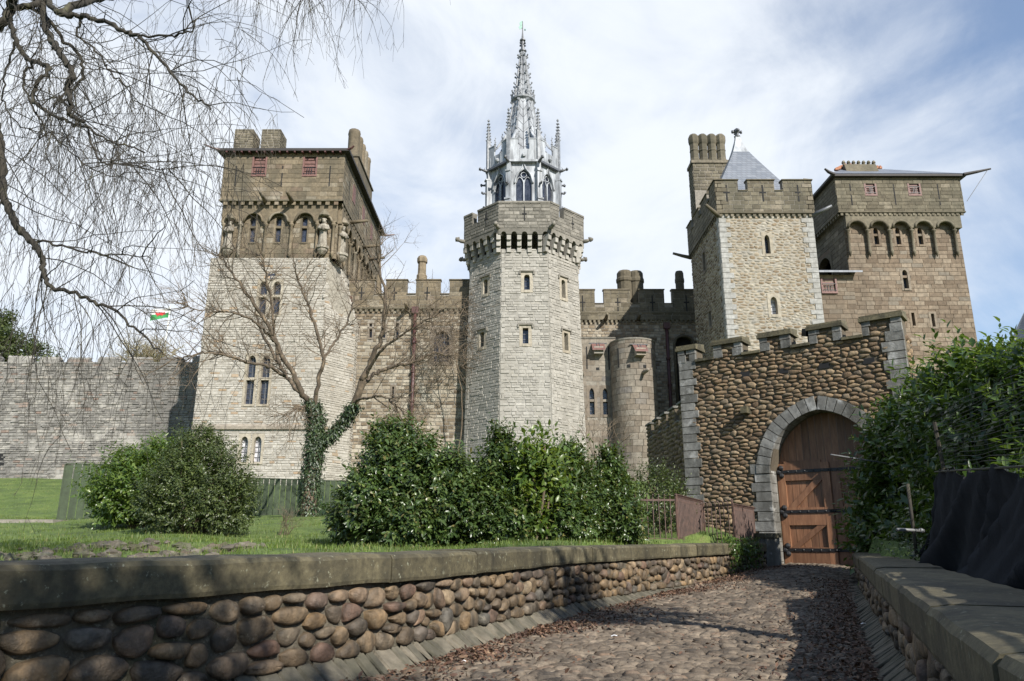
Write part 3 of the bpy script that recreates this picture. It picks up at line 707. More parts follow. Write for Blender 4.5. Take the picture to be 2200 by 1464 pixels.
# roof
mb = MB(); e = .42
mb.box(((X0+X1)/2, (Y0+Y1)/2, ZE+.10), (X1-X0+2*e, Y1-Y0+2*e, .2)); rf = mb.build('roof', 'roof_dark', LT)
mb = MB(); a = [(X0-e, Y0-e, ZE+.2), (X1+e, Y0-e, ZE+.2), (X1+e, Y1+e, ZE+.2), (X0-e, Y1+e, ZE+.2)]; r1, r2 = ((X0+X1)/2, Y0+4, ZE+1.3), ((X0+X1)/2, Y1-4, ZE+1.3)
mb.face(a[0], a[1], r1); mb.face(a[1], a[2], r2, r1); mb.face(a[2], a[3], r2); mb.face(a[3], a[0], r1, r2); mb.build('roof_slope', 'slate', rf)
for sx, sy in ((-1, -1), (1, -1), (1, 1), (-1, 1)):
    x = X1+e if sx > 0 else X0-e; y = Y0-e if sy < 0 else Y1+e; ln = 1.0 if (sx, sy) != (1, -1) else .45
    mb = MB(); mb.tube([(x-sx*.2, y-sy*.1, ZE+.1), (x+sx*.35*ln, y+sy*.15*ln, ZE+.14), (x+sx*.8*ln, y+sy*.3*ln, ZE+.30)], [.10, .08, .06], 6); mb.build('eaves_spout', 'pipe_red', rf)
for k in range(16):
    x = X0+.25+k*(X1-X0-.5)/15; mb = MB(); mb.box((x, Y0-.2, ZE-.06), (.12, .42, .12)); mb.build('rafter_end', 'pipe_red', rf)
# chimney stacks over the front
for xa, xb in ((-20.93, -19.49), (-18.89, -17.44)):
    st = MB(); st.box(((xa+xb)/2, 51.08, ZE+1.25), (xb-xa-.06, 1.5, 2.35)); ck = st.build('chimney', 'mortar', LT)
    pc = []
    for ff in (Face((xa, 50.33), (xb, 50.33), ZE, ZE+2.45), Face((xb-.03, 50.33), (xb-.03, 51.83), ZE, ZE+2.45)): pc += courses(ff, 0, ff.W, ZE+.1, ZE+2.42, (.18, .24), (.3, .6), (), .03, .02)
    emit(ck, 'stone_block', pc, 'dark_sandstone', 60)
mb = MB(); mb.box((-19.2, 51.0, ZE+.3), (3.6, 1.25, .35)); mb.build('chimney_base', 'brown_sandstone', LT)
mb = MB(); mb.box((-12.9, 56.7, ZE+1.0), (1.3, 6.1, 1.9)); ck = mb.build('chimney', 'brown_sandstone', LT)
mb = MB(); mb.box((-12.9, 56.7, ZE+2.0), (1.5, 6.3, .13)); mb.build('chimney_cornice', 'dark_sandstone', ck)
for k in range(5):
    mb = MB(); mb.lathe((-12.84, 54.4+k*1.14, ZE+2.0), [(.52, 0), (.52, .2), (.48, .3), (.48, 2.2), (.52, 2.35), (.46, 2.65), (.3, 2.75)], 10); mb.build('flue', 'brown_sandstone', ck, True)
# rainwater pipes
def pipe(root, u0, v0, v1, Y, r=.10, hopper=True):
    a = P(u0, v0, Y); z1 = a.z; b = Vector((a.x, Y, 3.2)); mb = MB(); mb.tube([b, Vector((a.x, Y, z1))], r, 8); p = mb.build('rainwater_pipe', 'pipe_red', root, True)
    mb = MB()
    if hopper: mb.box((a.x, Y, z1+.18), (.5, .35, .5))
    for k in range(6): mb.tube([(a.x, Y, 4+k*2.2), (a.x, Y, 4.14+k*2.2)], r*1.5, 8)
    mb.build('pipe_hopper', 'pipe_red', p)
pipe(LT, 748, 650, 0, 52.9, .14); pipe(LT, 757, 690, 0, 53.2, .13)
flush(LT, T, 300)
# statues
def statue(p, h, phi, label, seed, m='statue_stone'):
    random.seed(seed); mb = MB(); n = 20; prof = [(.30, 0), (.31, .06), (.27, .25), (.24, .42), (.22, .52), (.27, .62), (.29, .72), (.23, .80), (.09, .83), (.085, .86)]
    i0 = 0; st = thing('statue', label, 'statue', p, 'robed stone figures on the square tower')
    mb.lathe((0, 0, 0), [(r*h*.50, z*h) for r, z in prof], n, 1, .75)
    for i, q in enumerate(mb.v):
        a = math.atan2(q[1], q[0]); zz = q[2]/h
        k = 1+(.10*math.sin(a*7+seed)+.05*math.sin(a*11+zz*9))*(1 if zz < .75 else .15); mb.v[i] = (q[0]*k, q[1]*k, q[2])
    mb.blob((0, -.01*h, .915*h), .075*h, 12, 8, .03, (.85, .95, 1.15))
    mb.blob((0, -.075*h, .905*h), .016*h, 6, 4, .0)                       # nose
    mb.lathe((0, .01*h, .95*h), [(.072*h, 0), (.085*h, .02*h), (.09*h, .055*h), (.06*h, .06*h)], 10)  # crown
    mb.blob((0, .03*h, .885*h), .08*h, 10, 6, .06, (1, .8, 1.2))             # hair
    for s in (-1, 1):
        mb.tube([(s*.12*h, 0, .77*h), (s*.155*h, -.05*h, .64*h), (s*.08*h, -.14*h, .60*h), (s*.03*h, -.155*h, .62*h)], [.05*h, .055*h, .042*h, .03*h], 8)
    mb.box((0, -.19*h, .60*h), (.10*h, .05*h, .15*h))
    M = Matrix.Rotation(phi, 3, 'Z'); mb.v = [tuple(Vector(p)+M@Vector(q)) for q in mb.v]; mb.build('figure', m, st, True)
    for zz, ra, nm in ((-.02, .26, 'plinth'),):
        b = MB(); b.lathe((p[0], p[1], p[2]), [(.08*h, -.30*h), (.17*h, -.18*h), (.18*h, -.10*h), (.22*h, -.09*h), (.22*h, 0.0)], 8); b.build('corbel_plinth', m, st)
    b = MB(); b.lathe((p[0], p[1], p[2]+1.08*h), [(.17*h, 0), (.20*h, .03*h), (.16*h, .12*h), (.07*h, .24*h), (.01, .30*h)], 8); b.build('canopy', 'dark_sandstone', st)
xs1, z1 = fa.uv(492, 535); statue(tuple(fa.pt(xs1, z1, .28)), 1.95, 0, 'weathered robed stone statue in the leftmost niche of the square tower', 3)
xs1, z1 = fa.uv(695, 533); statue(tuple(fa.pt(xs1, z1, .30)), 2.1, .15, 'white robed stone statue in the right niche on the front of the square tower', 5)
p = far.pt(.55, z1-.25, .30); statue(tuple(p), 2.1, .9, 'robed stone statue round the right corner of the square tower', 8)
random.seed(21)

# ================================================================== octagonal tower with spire
OC = (.895, 53.98); A8 = 3.3
OT = thing('octagonal_tower', 'grey octagonal stone tower crowned by a silvery lead spire', 'tower', (OC[0], OC[1], 4))
T = {}
def octa(a, rot=0.0):
    r = a/(2*math.sin(PI/8)); return [(OC[0]+r*math.cos(-PI/2-PI/8+PI/4*i+rot), OC[1]+r*math.sin(-PI/2-PI/8+PI/4*i+rot)) for i in range(8)]
def octfaces(a, z0, z1, taper=0.0):
    v = octa(a); return [Face(v[i], v[(i+1) % 8], z0, z1, taper) for i in range(8)]
ZP0, ZP1, ZPT = EYE+20.0, EYE+21.4, EYE+23.35
fs8 = octfaces(A8, 3.0, ZP0, .09); core = MB()
VIS = (0, 1, 2, 6, 7)
wk = dict(fr=.22, fmat='pale_dressing', depth=.35)
wins = {0: [(1126, 1138, 591, 624, .15), (1123, 1135, 706, 740, 0), (1118, 1137, 968, 1010, 0)], 1: [(1205, 1213, 604, 640, .15), (1209, 1217, 718, 753, 0)], 7: [(1040, 1049, 600, 634, .15), (1034, 1043, 714, 748, 0)]}
for i, f in enumerate(fs8):
    ops = []
    for (u0, u1, v0, v1, rs) in wins.get(i, []):
        ops.append(window_px(OT, f, u0, u1, v0, v1, rise=rs, bars=2, **wk))
        o = ops[-1]; mb = MB(); f.box(mb, o[0]-.12, o[1]+.12, o[3], o[3]+.09, -.02, .14); f.box(mb, o[0]-.14, o[0]-.03, o[3]-.2, o[3], -.02, .13); f.box(mb, o[1]+.03, o[1]+.14, o[3]-.2, o[3], -.02, .13); mb.build('hood_mould', 'parapet_grey', OT)
    panel(core, f, 0, f.W, 3, ZP0, ops)
    if i in VIS: courses_on(T, f, .0, f.W, 4.0, ZP0, ops, 'grey_limestone', ch=(.13, .26), bl=(.25, .8), depth=.035, gap=.014, jit=.8, roll=.014)
# machicolated parapet
AP = 3.72; fp = octfaces(AP, ZP0, ZPT)
for i, f in enumerate(fp):
    nC = 5; mb = MB(); w = f.W/nC
    for k in range(nC):
        xa, xb = k*w+.17, (k+1)*w-.17
        arch_head(mb, f, xa, xb, ZP1-.45, (xb-xa)/2, ZP1, -.55, .0, 'rd', 8)
        f.box(mb, k*w-.0, k*w+.17, ZP1-.45, ZP1, -.55, 0); f.box(mb, (k+1)*w-.17, (k+1)*w, ZP1-.45, ZP1, -.55, 0)
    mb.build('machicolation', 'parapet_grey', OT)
    if i in VIS or i in (3, 5):
        for k in range(nC):
            x = (k+.5)*w+w/2 if k < nC-1 else 0.0; c = MB()
            for j, dd in enumerate((-.36, -.22, -.06)):
                z0_ = ZP0-.28+j*.42; f.box(c, x-.15, x+.15, z0_, z0_+.42, -.6, dd)
            c.build('machicolation_corbel', 'grey_limestone', OT)
    ops = [(-.01, .32, ZPT-.85, 99), (f.W-.32, f.W+.01, ZPT-.85, 99)] if i not in (0,) else []
    if i in (1, 7, 2, 6): ops = [(.95, 1.5, ZPT-.8, 99)]
    b = MB(); panel(b, f, 0, f.W, ZP1, ZPT, ops); panel(b, f, 0, f.W, ZP1, ZPT, ops, -.42)
    b.face(f.pt(0, ZP1, 0), f.pt(f.W, ZP1, 0), f.pt(f.W, ZP1, -.42), f.pt(0, ZP1, -.42))
    for o in ops: b.face(f.pt(max(0, o[0]), o[2], 0), f.pt(min(f.W, o[1]), o[2], 0), f.pt(min(f.W, o[1]), o[2], -.42), f.pt(max(0, o[0]), o[2], -.42))
    for o in ops:
        for x in o[:2]:
            if 0 < x < f.W: b.face(f.pt(x, o[2], 0), f.pt(x, ZPT, 0), f.pt(x, ZPT, -.42), f.pt(x, o[2], -.42))
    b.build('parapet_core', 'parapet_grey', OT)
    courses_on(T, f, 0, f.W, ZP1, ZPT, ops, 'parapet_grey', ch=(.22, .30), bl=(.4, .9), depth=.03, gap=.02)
    c = MB(); xe = 0
    for o in sorted(ops)+[(f.W, f.W, 0, 0)]:
        if o[0] > xe+.05: f.box(c, xe, min(o[0], f.W), ZPT, ZPT+.14, -.48, .07)
        xe = o[1]
    c.build('merlon_coping', 'parapet_grey', OT)
    if i in VIS:
        x = f.W*.5 if i == 0 else 2.45; s_ = MB(); f.box(s_, x-.04, x+.04, ZPT-1.35, ZPT-.3, -.02, .036); f.box(s_, x-.16, x+.16, ZPT-.9, ZPT-.8, -.02, .0365); s_.build('arrow_slit', 'dark_void', OT)
    p0 = f.pt(0, ZP1+.05, .0); rad = Vector((p0.x-OC[0], p0.y-OC[1], 0)).normalized(); g = MB()
    g.tube([p0-rad*.2, p0+rad*.25, p0+rad*.5+Vector((0, 0, .06))], [.16, .15, .10], 7); g.blob(p0+rad*.55+Vector((0, 0, .08)), .17, 7, 5, .25); g.blob(p0+rad*.42+Vector((0, 0, .22)), .08, 5, 4, .2); g.build('gargoyle', 'parapet_grey', OT, True)
v = octa(AP-.7); core.face(*[(a, b, ZP1+.2) for a, b in v])
for i, f in enumerate(fs8):      # quoin strips on the arrises
    if i in (0, 1, 2, 7): T.setdefault(('quoin', 'grey_limestone'), []).extend(courses(f, 0, .32, 4, ZP0, (.3, .42), (.5, .6), wins and (), .055, .02))
core.build('wall_core', 'grey_limestone', OT)
# lead lantern and spire
SPI = MB()
ZL0, ZL1, ZL2 = EYE+22.2, EYE+27.6, EYE+29.5
AL = 2.15; fl8 = octfaces(AL, ZL0, ZL1)
vv = octa(AL-.25); b = MB(); b.face(*[(x, y, ZL1-.05) for x, y in vv]); b.build('lantern_floor', 'lead_dark', OT)
for i, f in enumerate(fl8):
    w = f.W; x0, x1 = .48, w-.48; zb, zt = ZL0+.6, ZL1-.55; zs = zt-1.15
    m = MB(); f.box(m, 0, x0, ZL0, ZL1, -.3, 0); f.box(m, x1, w, ZL0, ZL1, -.3, 0); f.box(m, x0, x1, ZL0, zb, -.3, 0); arch_head(m, f, x0, x1, zs, 1.15, ZL1, -.3, 0, 'pt', 10); m.build('lantern_wall', 'lead', OT)
    g = MB(); f.quad(g, x0, x1, zb, zt, -.2); gl = g.build('window', 'glass', OT)
    tr = MB(); cx = w/2
    f.box(tr, cx-.05, cx+.05, zb, zs+.25, -.19, -.04); f.box(tr, x0, x1, zb+1.25, zb+1.36, -.19, -.04)
    for a, b_ in ((x0, cx), (cx, x1)):
        arch_tube(tr, f, a+.02, b_-.02, zs+.05, .48, -.1, .04, 'pt', 6); arch_tube(tr, f, a+.02, b_-.02, zb+.85, .35, -.1, .035, 'pt', 6)
    tr.tube([f.pt(cx+.22*math.cos(q), zs+.72+.22*math.sin(q), -.1) for q in np.linspace(0, 2*PI, 9)], .035, 4)
    tr.build('tracery', 'lead', gl)
    hd = MB(); c = [(x0-.1, zs-.05)]+[(x, z+.08) for x, z in arch_curve(x0-.08, x1+.08, zs, 1.1, 10)]+[(x1+.1, zs-.05)]
    c[6] = (cx, zt+.55); c[5] = (c[5][0], c[5][1]+.1); c[7] = (c[7][0], c[7][1]+.1)
    hd.tube([f.pt(x, z, .05) for x, z in c], .07, 5); hd.blob(f.pt(cx, zt+.6, .08), .14, 6, 4, .2); hd.build('ogee_hood', 'lead', OT, True)
    # corner buttress
    p = f.pt(0, ZL0, 0); rad = Vector((p.x-OC[0], p.y-OC[1], 0)).normalized(); ph = math.atan2(rad.y, rad.x)+PI/2; bt = MB()
    for zc, hh, dd, ww in ((ZL0+.6, 3.2, .30, .42), (ZL0+3.4, 2.4, .18, .36), (ZL1-.6, 1.4, .08, .3)):
        bt.box(p+rad*(dd/2)+Vector((0, 0, zc-ZL0)), (ww, dd+.3, hh), ph)
    bt.box(p+rad*.22+Vector((0, 0, 2.25)), (.46, .6, .12), ph); bt.box(p+rad*.16+Vector((0, 0, 4.6)), (.4, .5, .12), ph); bt.build('buttress', 'lead', OT)
    # flying gargoyle at the cornice
    q = p+Vector((0, 0, ZL1-ZL0)); g = MB(); g.tube([q-rad*.1, q+rad*.4, q+rad*.75+Vector((0, 0, .05))], [.14, .12, .07], 6); g.blob(q+rad*.85+Vector((0, 0, .07)), .13, 6, 4, .3)
    g.tube([q+rad*.5+Vector((0, 0, .06)), q+rad*.42+Vector((0, 0, .32))], [.05, .01], 4); g.build('gargoyle', 'lead_dark', OT, True)
    g = MB(); q2 = q-Vector((0, 0, 1.9)); g.tube([q2, q2+rad*.42, q2+rad*.62-Vector((0, 0, .12))], [.10, .09, .05], 5); g.blob(q2+rad*.64, .1, 5, 4, .3); g.build('gargoyle', 'lead_dark', OT, True)
# cornice and embattled parapet
AQ = AL+.16; fq = octfaces(AQ, ZL1, ZL2)
for i, f in enumerate(fq):
    m = MB(); f.box(m, -.05, f.W+.05, ZL1-.05, ZL1+.12, -.4, .12); m.build('cornice', 'lead_dark' if i % 2 else 'lead', OT)
    m = MB(); f.box(m, 0, f.W, ZL1+.12, ZL1+1.05, -.12, 0); f.box(m, 0, .72, ZL1+1.05, ZL2, -.12, 0); f.box(m, f.W-.72, f.W, ZL1+1.05, ZL2, -.12, 0)
    f.box(m, -.02, .76, ZL2, ZL2+.07, -.15, .04); f.box(m, f.W-.76, f.W+.02, ZL2, ZL2+.07, -.15, .04)
    for k in range(4): x = f.W*(k+.5)/4; f.box(m, x-.02, x+.02, ZL1+.12, ZL1+1.0, -.02, .03)
    m.blob(f.pt(f.W/2, ZL1+.5, .06), .16, 6, 4, .3); m.build('lead_parapet', 'lead', OT)
    p = f.pt(0, ZL1, -.05); rad = Vector((p.x-OC[0], p.y-OC[1], 0)).normalized(); ph = math.atan2(rad.y, rad.x)
    pn = MB(); pn.box(p+Vector((0, 0, 1.3)), (.26, .26, 2.6), ph); pn.lathe(p+Vector((0, 0, 2.6)), [(.17, 0), (.19, .08), (.12, .16), (.02, 1.75), (.09, 1.8), (.09, 1.9), (.02, 2.0)], 6)
    for k in range(6):
        for j in range(4):
            a = ph+PI/4+j*PI/2; rr = .15*(1-k/7.5)+.04; pn.blob(p+Vector((rr*math.cos(a), rr*math.sin(a), 2.75+k*.28)), .065, 5, 3, .2)
    pn.build('pinnacle', 'lead_mid', OT)
    sp_ = MB()
    for xx in (.76, f.W-.76):
        b0 = f.pt(xx, ZL2-.4, -.05); sp_.lathe(b0, [(.07, 0), (.07, .5), (.11, .55), (.06, .62), (.01, 1.25)], 5)
        for k in range(3): sp_.blob(b0+Vector((.05*(1-2*(k % 2)), 0, .75+k*.16)), .045, 5, 3, .2)
    sp_.build('small_pinnacle', 'lead_mid', OT)
    # strut from the pinnacle up to the spire
    s_ = MB(); a = p+Vector((0, 0, 1.5)); b_ = Vector((OC[0]+rad.x*1.45, OC[1]+rad.y*1.45, ZL2+1.6)); mid = (a+b_)/2-Vector((0, 0, .25))
    s_.tube([a, mid, b_], [.10, .10, .12], 5); s_.tube([b_, b_-Vector((0, 0, 1.7))], .08, 5); s_.build('flying_strut', 'lead', OT)
def spire_stage(r0, r1, z0, z1, nm, ribs=True, crk=6):
    m = MB(); n = 8; rot = -PI/2-PI/8
    lo = [Vector((OC[0]+r0*math.cos(rot+PI/4*i), OC[1]+r0*math.sin(rot+PI/4*i), z0)) for i in range(8)]; hi = [Vector((OC[0]+r1*math.cos(rot+PI/4*i), OC[1]+r1*math.sin(rot+PI/4*i), z1)) for i in range(8)]
    for i in range(8): m.face(lo[i], lo[(i+1) % 8], hi[(i+1) % 8], hi[i])
    sp = m.build(nm, 'lead', OT)
    sm = MB()
    for i in range(8):
        a0, a1, b0, b1 = lo[i], lo[(i+1) % 8], hi[i], hi[(i+1) % 8]; c0, c1 = (a0+a1)/2, (b0+b1)/2
        sm.tube([c0, c1], .028, 4); N_ = 9 if z1-z0 > 3 else 6
        for k in range(N_):
            t0, t1 = k/N_, min(1, (k+.8)/N_); m0 = c0.lerp(c1, t0); sm.tube([m0, a0.lerp(b0, t1)], .022, 3); sm.tube([m0, a1.lerp(b1, t1)], .022, 3)
    sm.build('lead_roll', 'lead_dark', sp)
    for i in range(8):
        rb = MB(); rb.tube([lo[i], hi[i]], [.10, .07], 5); d = (hi[i]-lo[i]); out = Vector((lo[i].x-OC[0], lo[i].y-OC[1], 0)).normalized()
        for k in range(crk):
            p = lo[i].lerp(hi[i], (k+.4)/crk); s = .16*(1-.25*k/crk); rb.tube([p, p+out*s*1.1+Vector((0, 0, s*.2)), p+out*s*1.6+Vector((0, 0, s*1.1))], [.07, .06, .03], 4); rb.blob(p+out*s*1.5+Vector((0, 0, s*1.0)), .085, 5, 4, .3)
        rb.build('crocket_rib', 'lead_mid', sp)
ZS0, ZS1, ZS2 = ZL1+.4, EYE+34.6, EYE+39.2
spire_stage(1.95, .78, ZS0, ZS1, 'spire', crk=7)
spire_stage(.70, .17, ZS1, ZS2, 'spire_top', crk=5)
cr = MB(); cr.lathe((OC[0], OC[1], ZS1), [(.75, -.35), (.98, -.15), (1.0, 0), (.92, .06)], 16)
for k in range(16):
    a = 2*PI*k/16; p = Vector((OC[0]+.95*math.cos(a), OC[1]+.95*math.sin(a), ZS1)); cr.tube([p, p+Vector((0, 0, .45))], .035, 4); cr.blob(p+Vector((0, 0, .5+.18*(k % 2))), .09, 5, 4, .2)
    a2 = 2*PI*(k+1)/16; q = Vector((OC[0]+.95*math.cos(a2), OC[1]+.95*math.sin(a2), ZS1)); cr.tube([p+Vector((0, 0, .1)), (p+q)/2+Vector((0, 0, .42)), q+Vector((0, 0, .1))], .03, 4)
cr.build('spire_crown', 'lead_mid', OT)
fn = MB(); fn.lathe((OC[0], OC[1], ZS2), [(.2, -.1), (.32, 0), (.32, .12), (.15, .2), (.13, 1.0), (.24, 1.05), (.24, 1.15), (.1, 1.25), (.05, 1.9), (.04, 2.9), (.01, 3.0)], 8)
for k in range(4): a = PI/4+PI/2*k; fn.blob((OC[0]+.25*math.cos(a), OC[1]+.25*math.sin(a), ZS2+.72), .1, 5, 4, .2)
fin = fn.build('finial', 'lead_dark', OT)
wv = MB(); z = ZS2+2.3; pts = [(0, 0), (.28, -.12), (.38, .15), (.25, .2), (.3, .55), (.02, .75)]
for s in (-.015, .015): wv.face(*[(OC[0]-x*.9, OC[1]+s, z+zz) for x, zz in pts])
wv.blob((OC[0]+.2, OC[1], z-.15), .09, 6, 4, .2); wv.build('weathervane', 'copper_green', fin)
flush(OT, T, 300)
# ================================================================== battlement helper
def battlement(root, T, f, z0, z1, crenels, m, cope_m, thick=.45, ashlar=None, cope=.13, slits=(), ops=(), x0=0.0, x1=None, cross=True, m_core='mortar'):
    """crenels: (xa,xb,zbottom)"""
    x1 = f.W if x1 is None else x1
    o = [(a, b, c, 999) for a, b, c in crenels]+list(ops)
    b = MB(); panel(b, f, x0, x1, z0, z1, o); panel(b, f, x0, x1, z0, z1, o, -thick)
    for a, c, z in crenels:
        a, c = max(a, x0), min(c, x1); b.face(f.pt(a, z, 0), f.pt(c, z, 0), f.pt(c, z, -thick), f.pt(a, z, -thick))
        for x in (a, c): b.face(f.pt(x, z, 0), f.pt(x, z1, 0), f.pt(x, z1, -thick), f.pt(x, z, -thick))
    b.face(f.pt(x0, z0, 0), f.pt(x1, z0, 0), f.pt(x1, z0, -thick), f.pt(x0, z0, -thick))
    for x in (x0, x1): b.face(f.pt(x, z0, 0), f.pt(x, z1, 0), f.pt(x, z1, -thick), f.pt(x, z0, -thick))
    b.build('parapet_core', m_core, root)
    if ashlar: courses_on(T, f, x0, x1, z0, z1, o, m, **ashlar)
    xe = x0
    for a, c, z in sorted(crenels)+[(x1, x1, 0)]:
        if a > xe+.1:
            k = MB(); prism(k, f, xe-.05, a+.05, z1, z1+cope*.5, -thick-.06, .09, z1+cope); k.build('merlon_coping', cope_m, root)
        if c > a and c <= x1: k = MB(); prism(k, f, a, c, z, z+cope*.4, -thick-.04, .08, z+cope*.8); k.build('crenel_sill', cope_m, root)
        xe = c
    for u, v0, v1 in slits: slit(root, f, u, v0, v1, .10, cross)

# ================================================================== rubble tower (right of centre)
RT = thing('rubble_tower', 'honey coloured rubble tower with pale quoins, battlements and slate pyramid roof', 'tower', (16.9, 50, 4)); T = {}
XA, XB, YA, YB = 13.80, 20.05, 46.0, 53.8; ZK = EYE+20.9; ZT = EYE+23.3
f = Face((XA, YA), (XB, YA), 3, ZK); g = Face((XA, YB), (XA, YA), 3, ZK); h = Face((XB, YA), (XB, YB), 3, ZK)
core = MB(); wk = dict(fr=.20, fmat='pale_dressing', depth=.35, bars=3)
ops = [window_px(RT, f, 1643, 1654, 505, 546, rise=.3, **wk), window_px(RT, f, 1656, 1670, 638, 676, rise=.3, **dict(wk, glass='glass_white'))]
opl = []
for u0, u1, v0, v1 in ((1511, 1516, 537, 588), (1524, 1529, 665, 706)): opl.append(window_px(RT, g, u0, u1, v0, v1, fr=.2, fmat='turret_ashlar', depth=.3))
panel(core, f, 0, f.W, 3, ZK, ops); panel(core, g, 0, g.W, 3, ZK, opl); panel(core, h, 0, h.W, 3, ZK, [])
core.face((XB, YB, 3), (XA, YB, 3), (XA, YB, ZK), (XB, YB, ZK)); core.face((XA, YA, ZK+.4), (XB, YA, ZK+.4), (XB, YB, ZK+.4), (XA, YB, ZK+.4)); core.build('wall_core', 'mortar_pale', RT)
def inops(ops): return lambda x, z: any(o[0]-.02 < x < o[1]+.02 and o[2]-.02 < z < o[3]+.02 for o in ops)
T[('rubble_stone', 'cream_rubble')] = pebbles(f.pt, cells(.42, f.W-.42, 8, ZK, .36, .19, jz=.4), .045, .03, 7, 1, inops(ops), f.N)
T[('rubble_stone', 'mixed_rubble')] = pebbles(g.pt, cells(0, g.W-.4, 8, ZK, .40, .21, jz=.4), .05, .05, 6, 1, inops(opl), g.N)
T[('rubble_stone', 'cream_rubble')] += pebbles(h.pt, cells(.4, h.W, 10, ZK, .5, .26), .05, .05, 6, 1, None, h.N)
qs = []
z = 6.0; k = 0
while z < ZK-.2:
    hh = R(.30, .40); w1, w2 = (.72, .42) if k % 2 else (.45, .75)
    for ff, xa, xb in ((f, 0, w1), (f, f.W-w2, f.W), (g, g.W-w2, g.W), (h, 0, w1)):
        M = ff.M((xa+xb)/2, z+hh/2, 0, xb-xa+.02, .05, hh-.012); qs.append(('i', ('ashlar', k % 4), M, score(M[:3, 3], .3, ff.N)))
    z += hh; k += 1
T[('quoin', 'quoin_grey')] = qs
e = .14; fp_ = Face((XA-e, YA-e), (XB+e, YA-e), ZK, ZT); gp = Face((XA-e, YB+e), (XA-e, YA-e), ZK, ZT); hp = Face((XB+e, YA-e), (XB+e, YB+e), ZK, ZT)
kx = lambda c: fp_.uv(1420+c/2.973, 395)[0]
battlement(RT, T, fp_, ZK, ZT, [(kx(490), kx(550), ZT-.78), (kx(722), kx(775), ZT-.78)], 'dark_sandstone', 'dark_sandstone', ashlar=dict(ch=(.29, .33), bl=(.5, .75), depth=.025, gap=.028, key='ashlar'), slits=[(1420+c/2.973, 398, 434) for c in (415, 645, 870)])
for ff in (gp, hp): battlement(RT, T, ff, ZK, ZT, [(1.4, 2.0, ZT-.78), (3.7, 4.3, ZT-.78), (6.0, 6.6, ZT-.78)], 'dark_sandstone', 'dark_sandstone', ashlar=dict(ch=(.29, .33), bl=(.5, .75), depth=.025, gap=.028, key='ashlar'))
corbel_row(RT, fp_, .1, fp_.W-.1, ZK+.0, 17, .2, .22, -.01); corbel_row(RT, gp, .1, gp.W-.1, ZK, 20, .2, .22, -.01)
mb = MB()
for ff in (fp_, gp, hp): ff.box(mb, -.02, ff.W+.02, ZK-.01, ZK+.1, -.2, .05)
mb.build('cornice', 'dark_sandstone', RT)
for x, y, dx, dy in ((XA, YA, -.8, -.6), (XB, YA, .9, -.5), (XA, YB, -1.1, .1)):
    mb = MB(); p = Vector((x, y, ZK-.1)); mb.tube([p, p+Vector((dx*.6, dy*.6, .18)), p+Vector((dx*1.25, dy*1.25, .42))], [.17, .14, .10], 6); mb.build('water_spout', 'lead_dark' if x > 15 else 'dark_sandstone', RT, True)
# bell-cast pyramid roof
cx, cy = 16.75, 49.7; prof = [(3.05, 22.5), (2.75, 22.95), (2.30, 23.75), (1.70, 24.95), (1.08, 26.2), (.56, 27.3)]
mb = MB()
for (r0, z0), (r1, z1) in zip(prof[:-1], prof[1:]):
    a = [Vector((cx+sx*r0, cy+sy*r0, EYE+z0)) for sx, sy in ((-1, -1), (1, -1), (1, 1), (-1, 1))]; b = [Vector((cx+sx*r1, cy+sy*r1, EYE+z1)) for sx, sy in ((-1, -1), (1, -1), (1, 1), (-1, 1))]
    for i in range(4): mb.face(a[i], a[(i+1) % 4], b[(i+1) % 4], b[i])
pr = mb.build('pyramid_roof', 'slate', RT)
mb = MB(); a = [(.58, 27.25), (.36, 27.9), (.20, 28.5), (.14, 28.85)]
for (r0, z0), (r1, z1) in zip(a[:-1], a[1:]):
    A = [Vector((cx+sx*r0, cy+sy*r0, EYE+z0)) for sx, sy in ((-1, -1), (1, -1), (1, 1), (-1, 1))]; B = [Vector((cx+sx*r1, cy+sy*r1, EYE+z1)) for sx, sy in ((-1, -1), (1, -1), (1, 1), (-1, 1))]
    for i in range(4): mb.face(A[i], A[(i+1) % 4], B[(i+1) % 4], B[i])
mb.build('lead_cap', 'lead', pr)
mb = MB(); mb.lathe((cx, cy, EYE+28.75), [(.22, 0), (.24, .08), (.14, .14), (.12, .3), (.2, .42), (.24, .6), (.1, .72), (.03, .78)], 8)
for k in range(4): a = k*PI/2; mb.blob((cx+.3*math.cos(a), cy+.3*math.sin(a), EYE+29.2), .13, 5, 4, .3)
mb.build('finial', 'lead_dark', pr, True)
# chimney with four octagonal flues
mb = MB(); mb.box((16.0, 55.0, EYE+25.8), (2.9, 1.3, 6.8)); mb.box((15.0, 55.0, EYE+20.5), (.9, 1.5, 12.4)); ck = mb.build('chimney', 'mortar', RT); pc = []
for ff in (Face((14.53, 54.34), (17.47, 54.34), 20, EYE+29.2), Face((14.53, 55.7), (14.53, 54.34), 20, EYE+29.2)): pc += courses(ff, 0, ff.W, EYE+22, EYE+29.1, (.26, .32), (.4, .7), (), .03, .025)
emit(ck, 'stone_block', pc, 'dark_sandstone', 60)
mb = MB(); mb.box((16.0, 55.0, EYE+29.25), (3.15, 1.55, .25)); mb.build('chimney_cornice', 'dark_sandstone', ck)
for k in range(4):
    mb = MB(); mb.lathe((14.92+k*.73, 55.0, EYE+29.35), [(.40, 0), (.40, .35), (.35, .5), (.345, 1.1), (.385, 1.2), (.345, 1.3), (.345, 1.75), (.40, 1.9), (.43, 2.1), (.43, 2.45), (.36, 2.6), (.25, 2.7)], 8, rot=PI/8); mb.build('flue', 'dark_sandstone', ck)
flush(RT, T, 300)

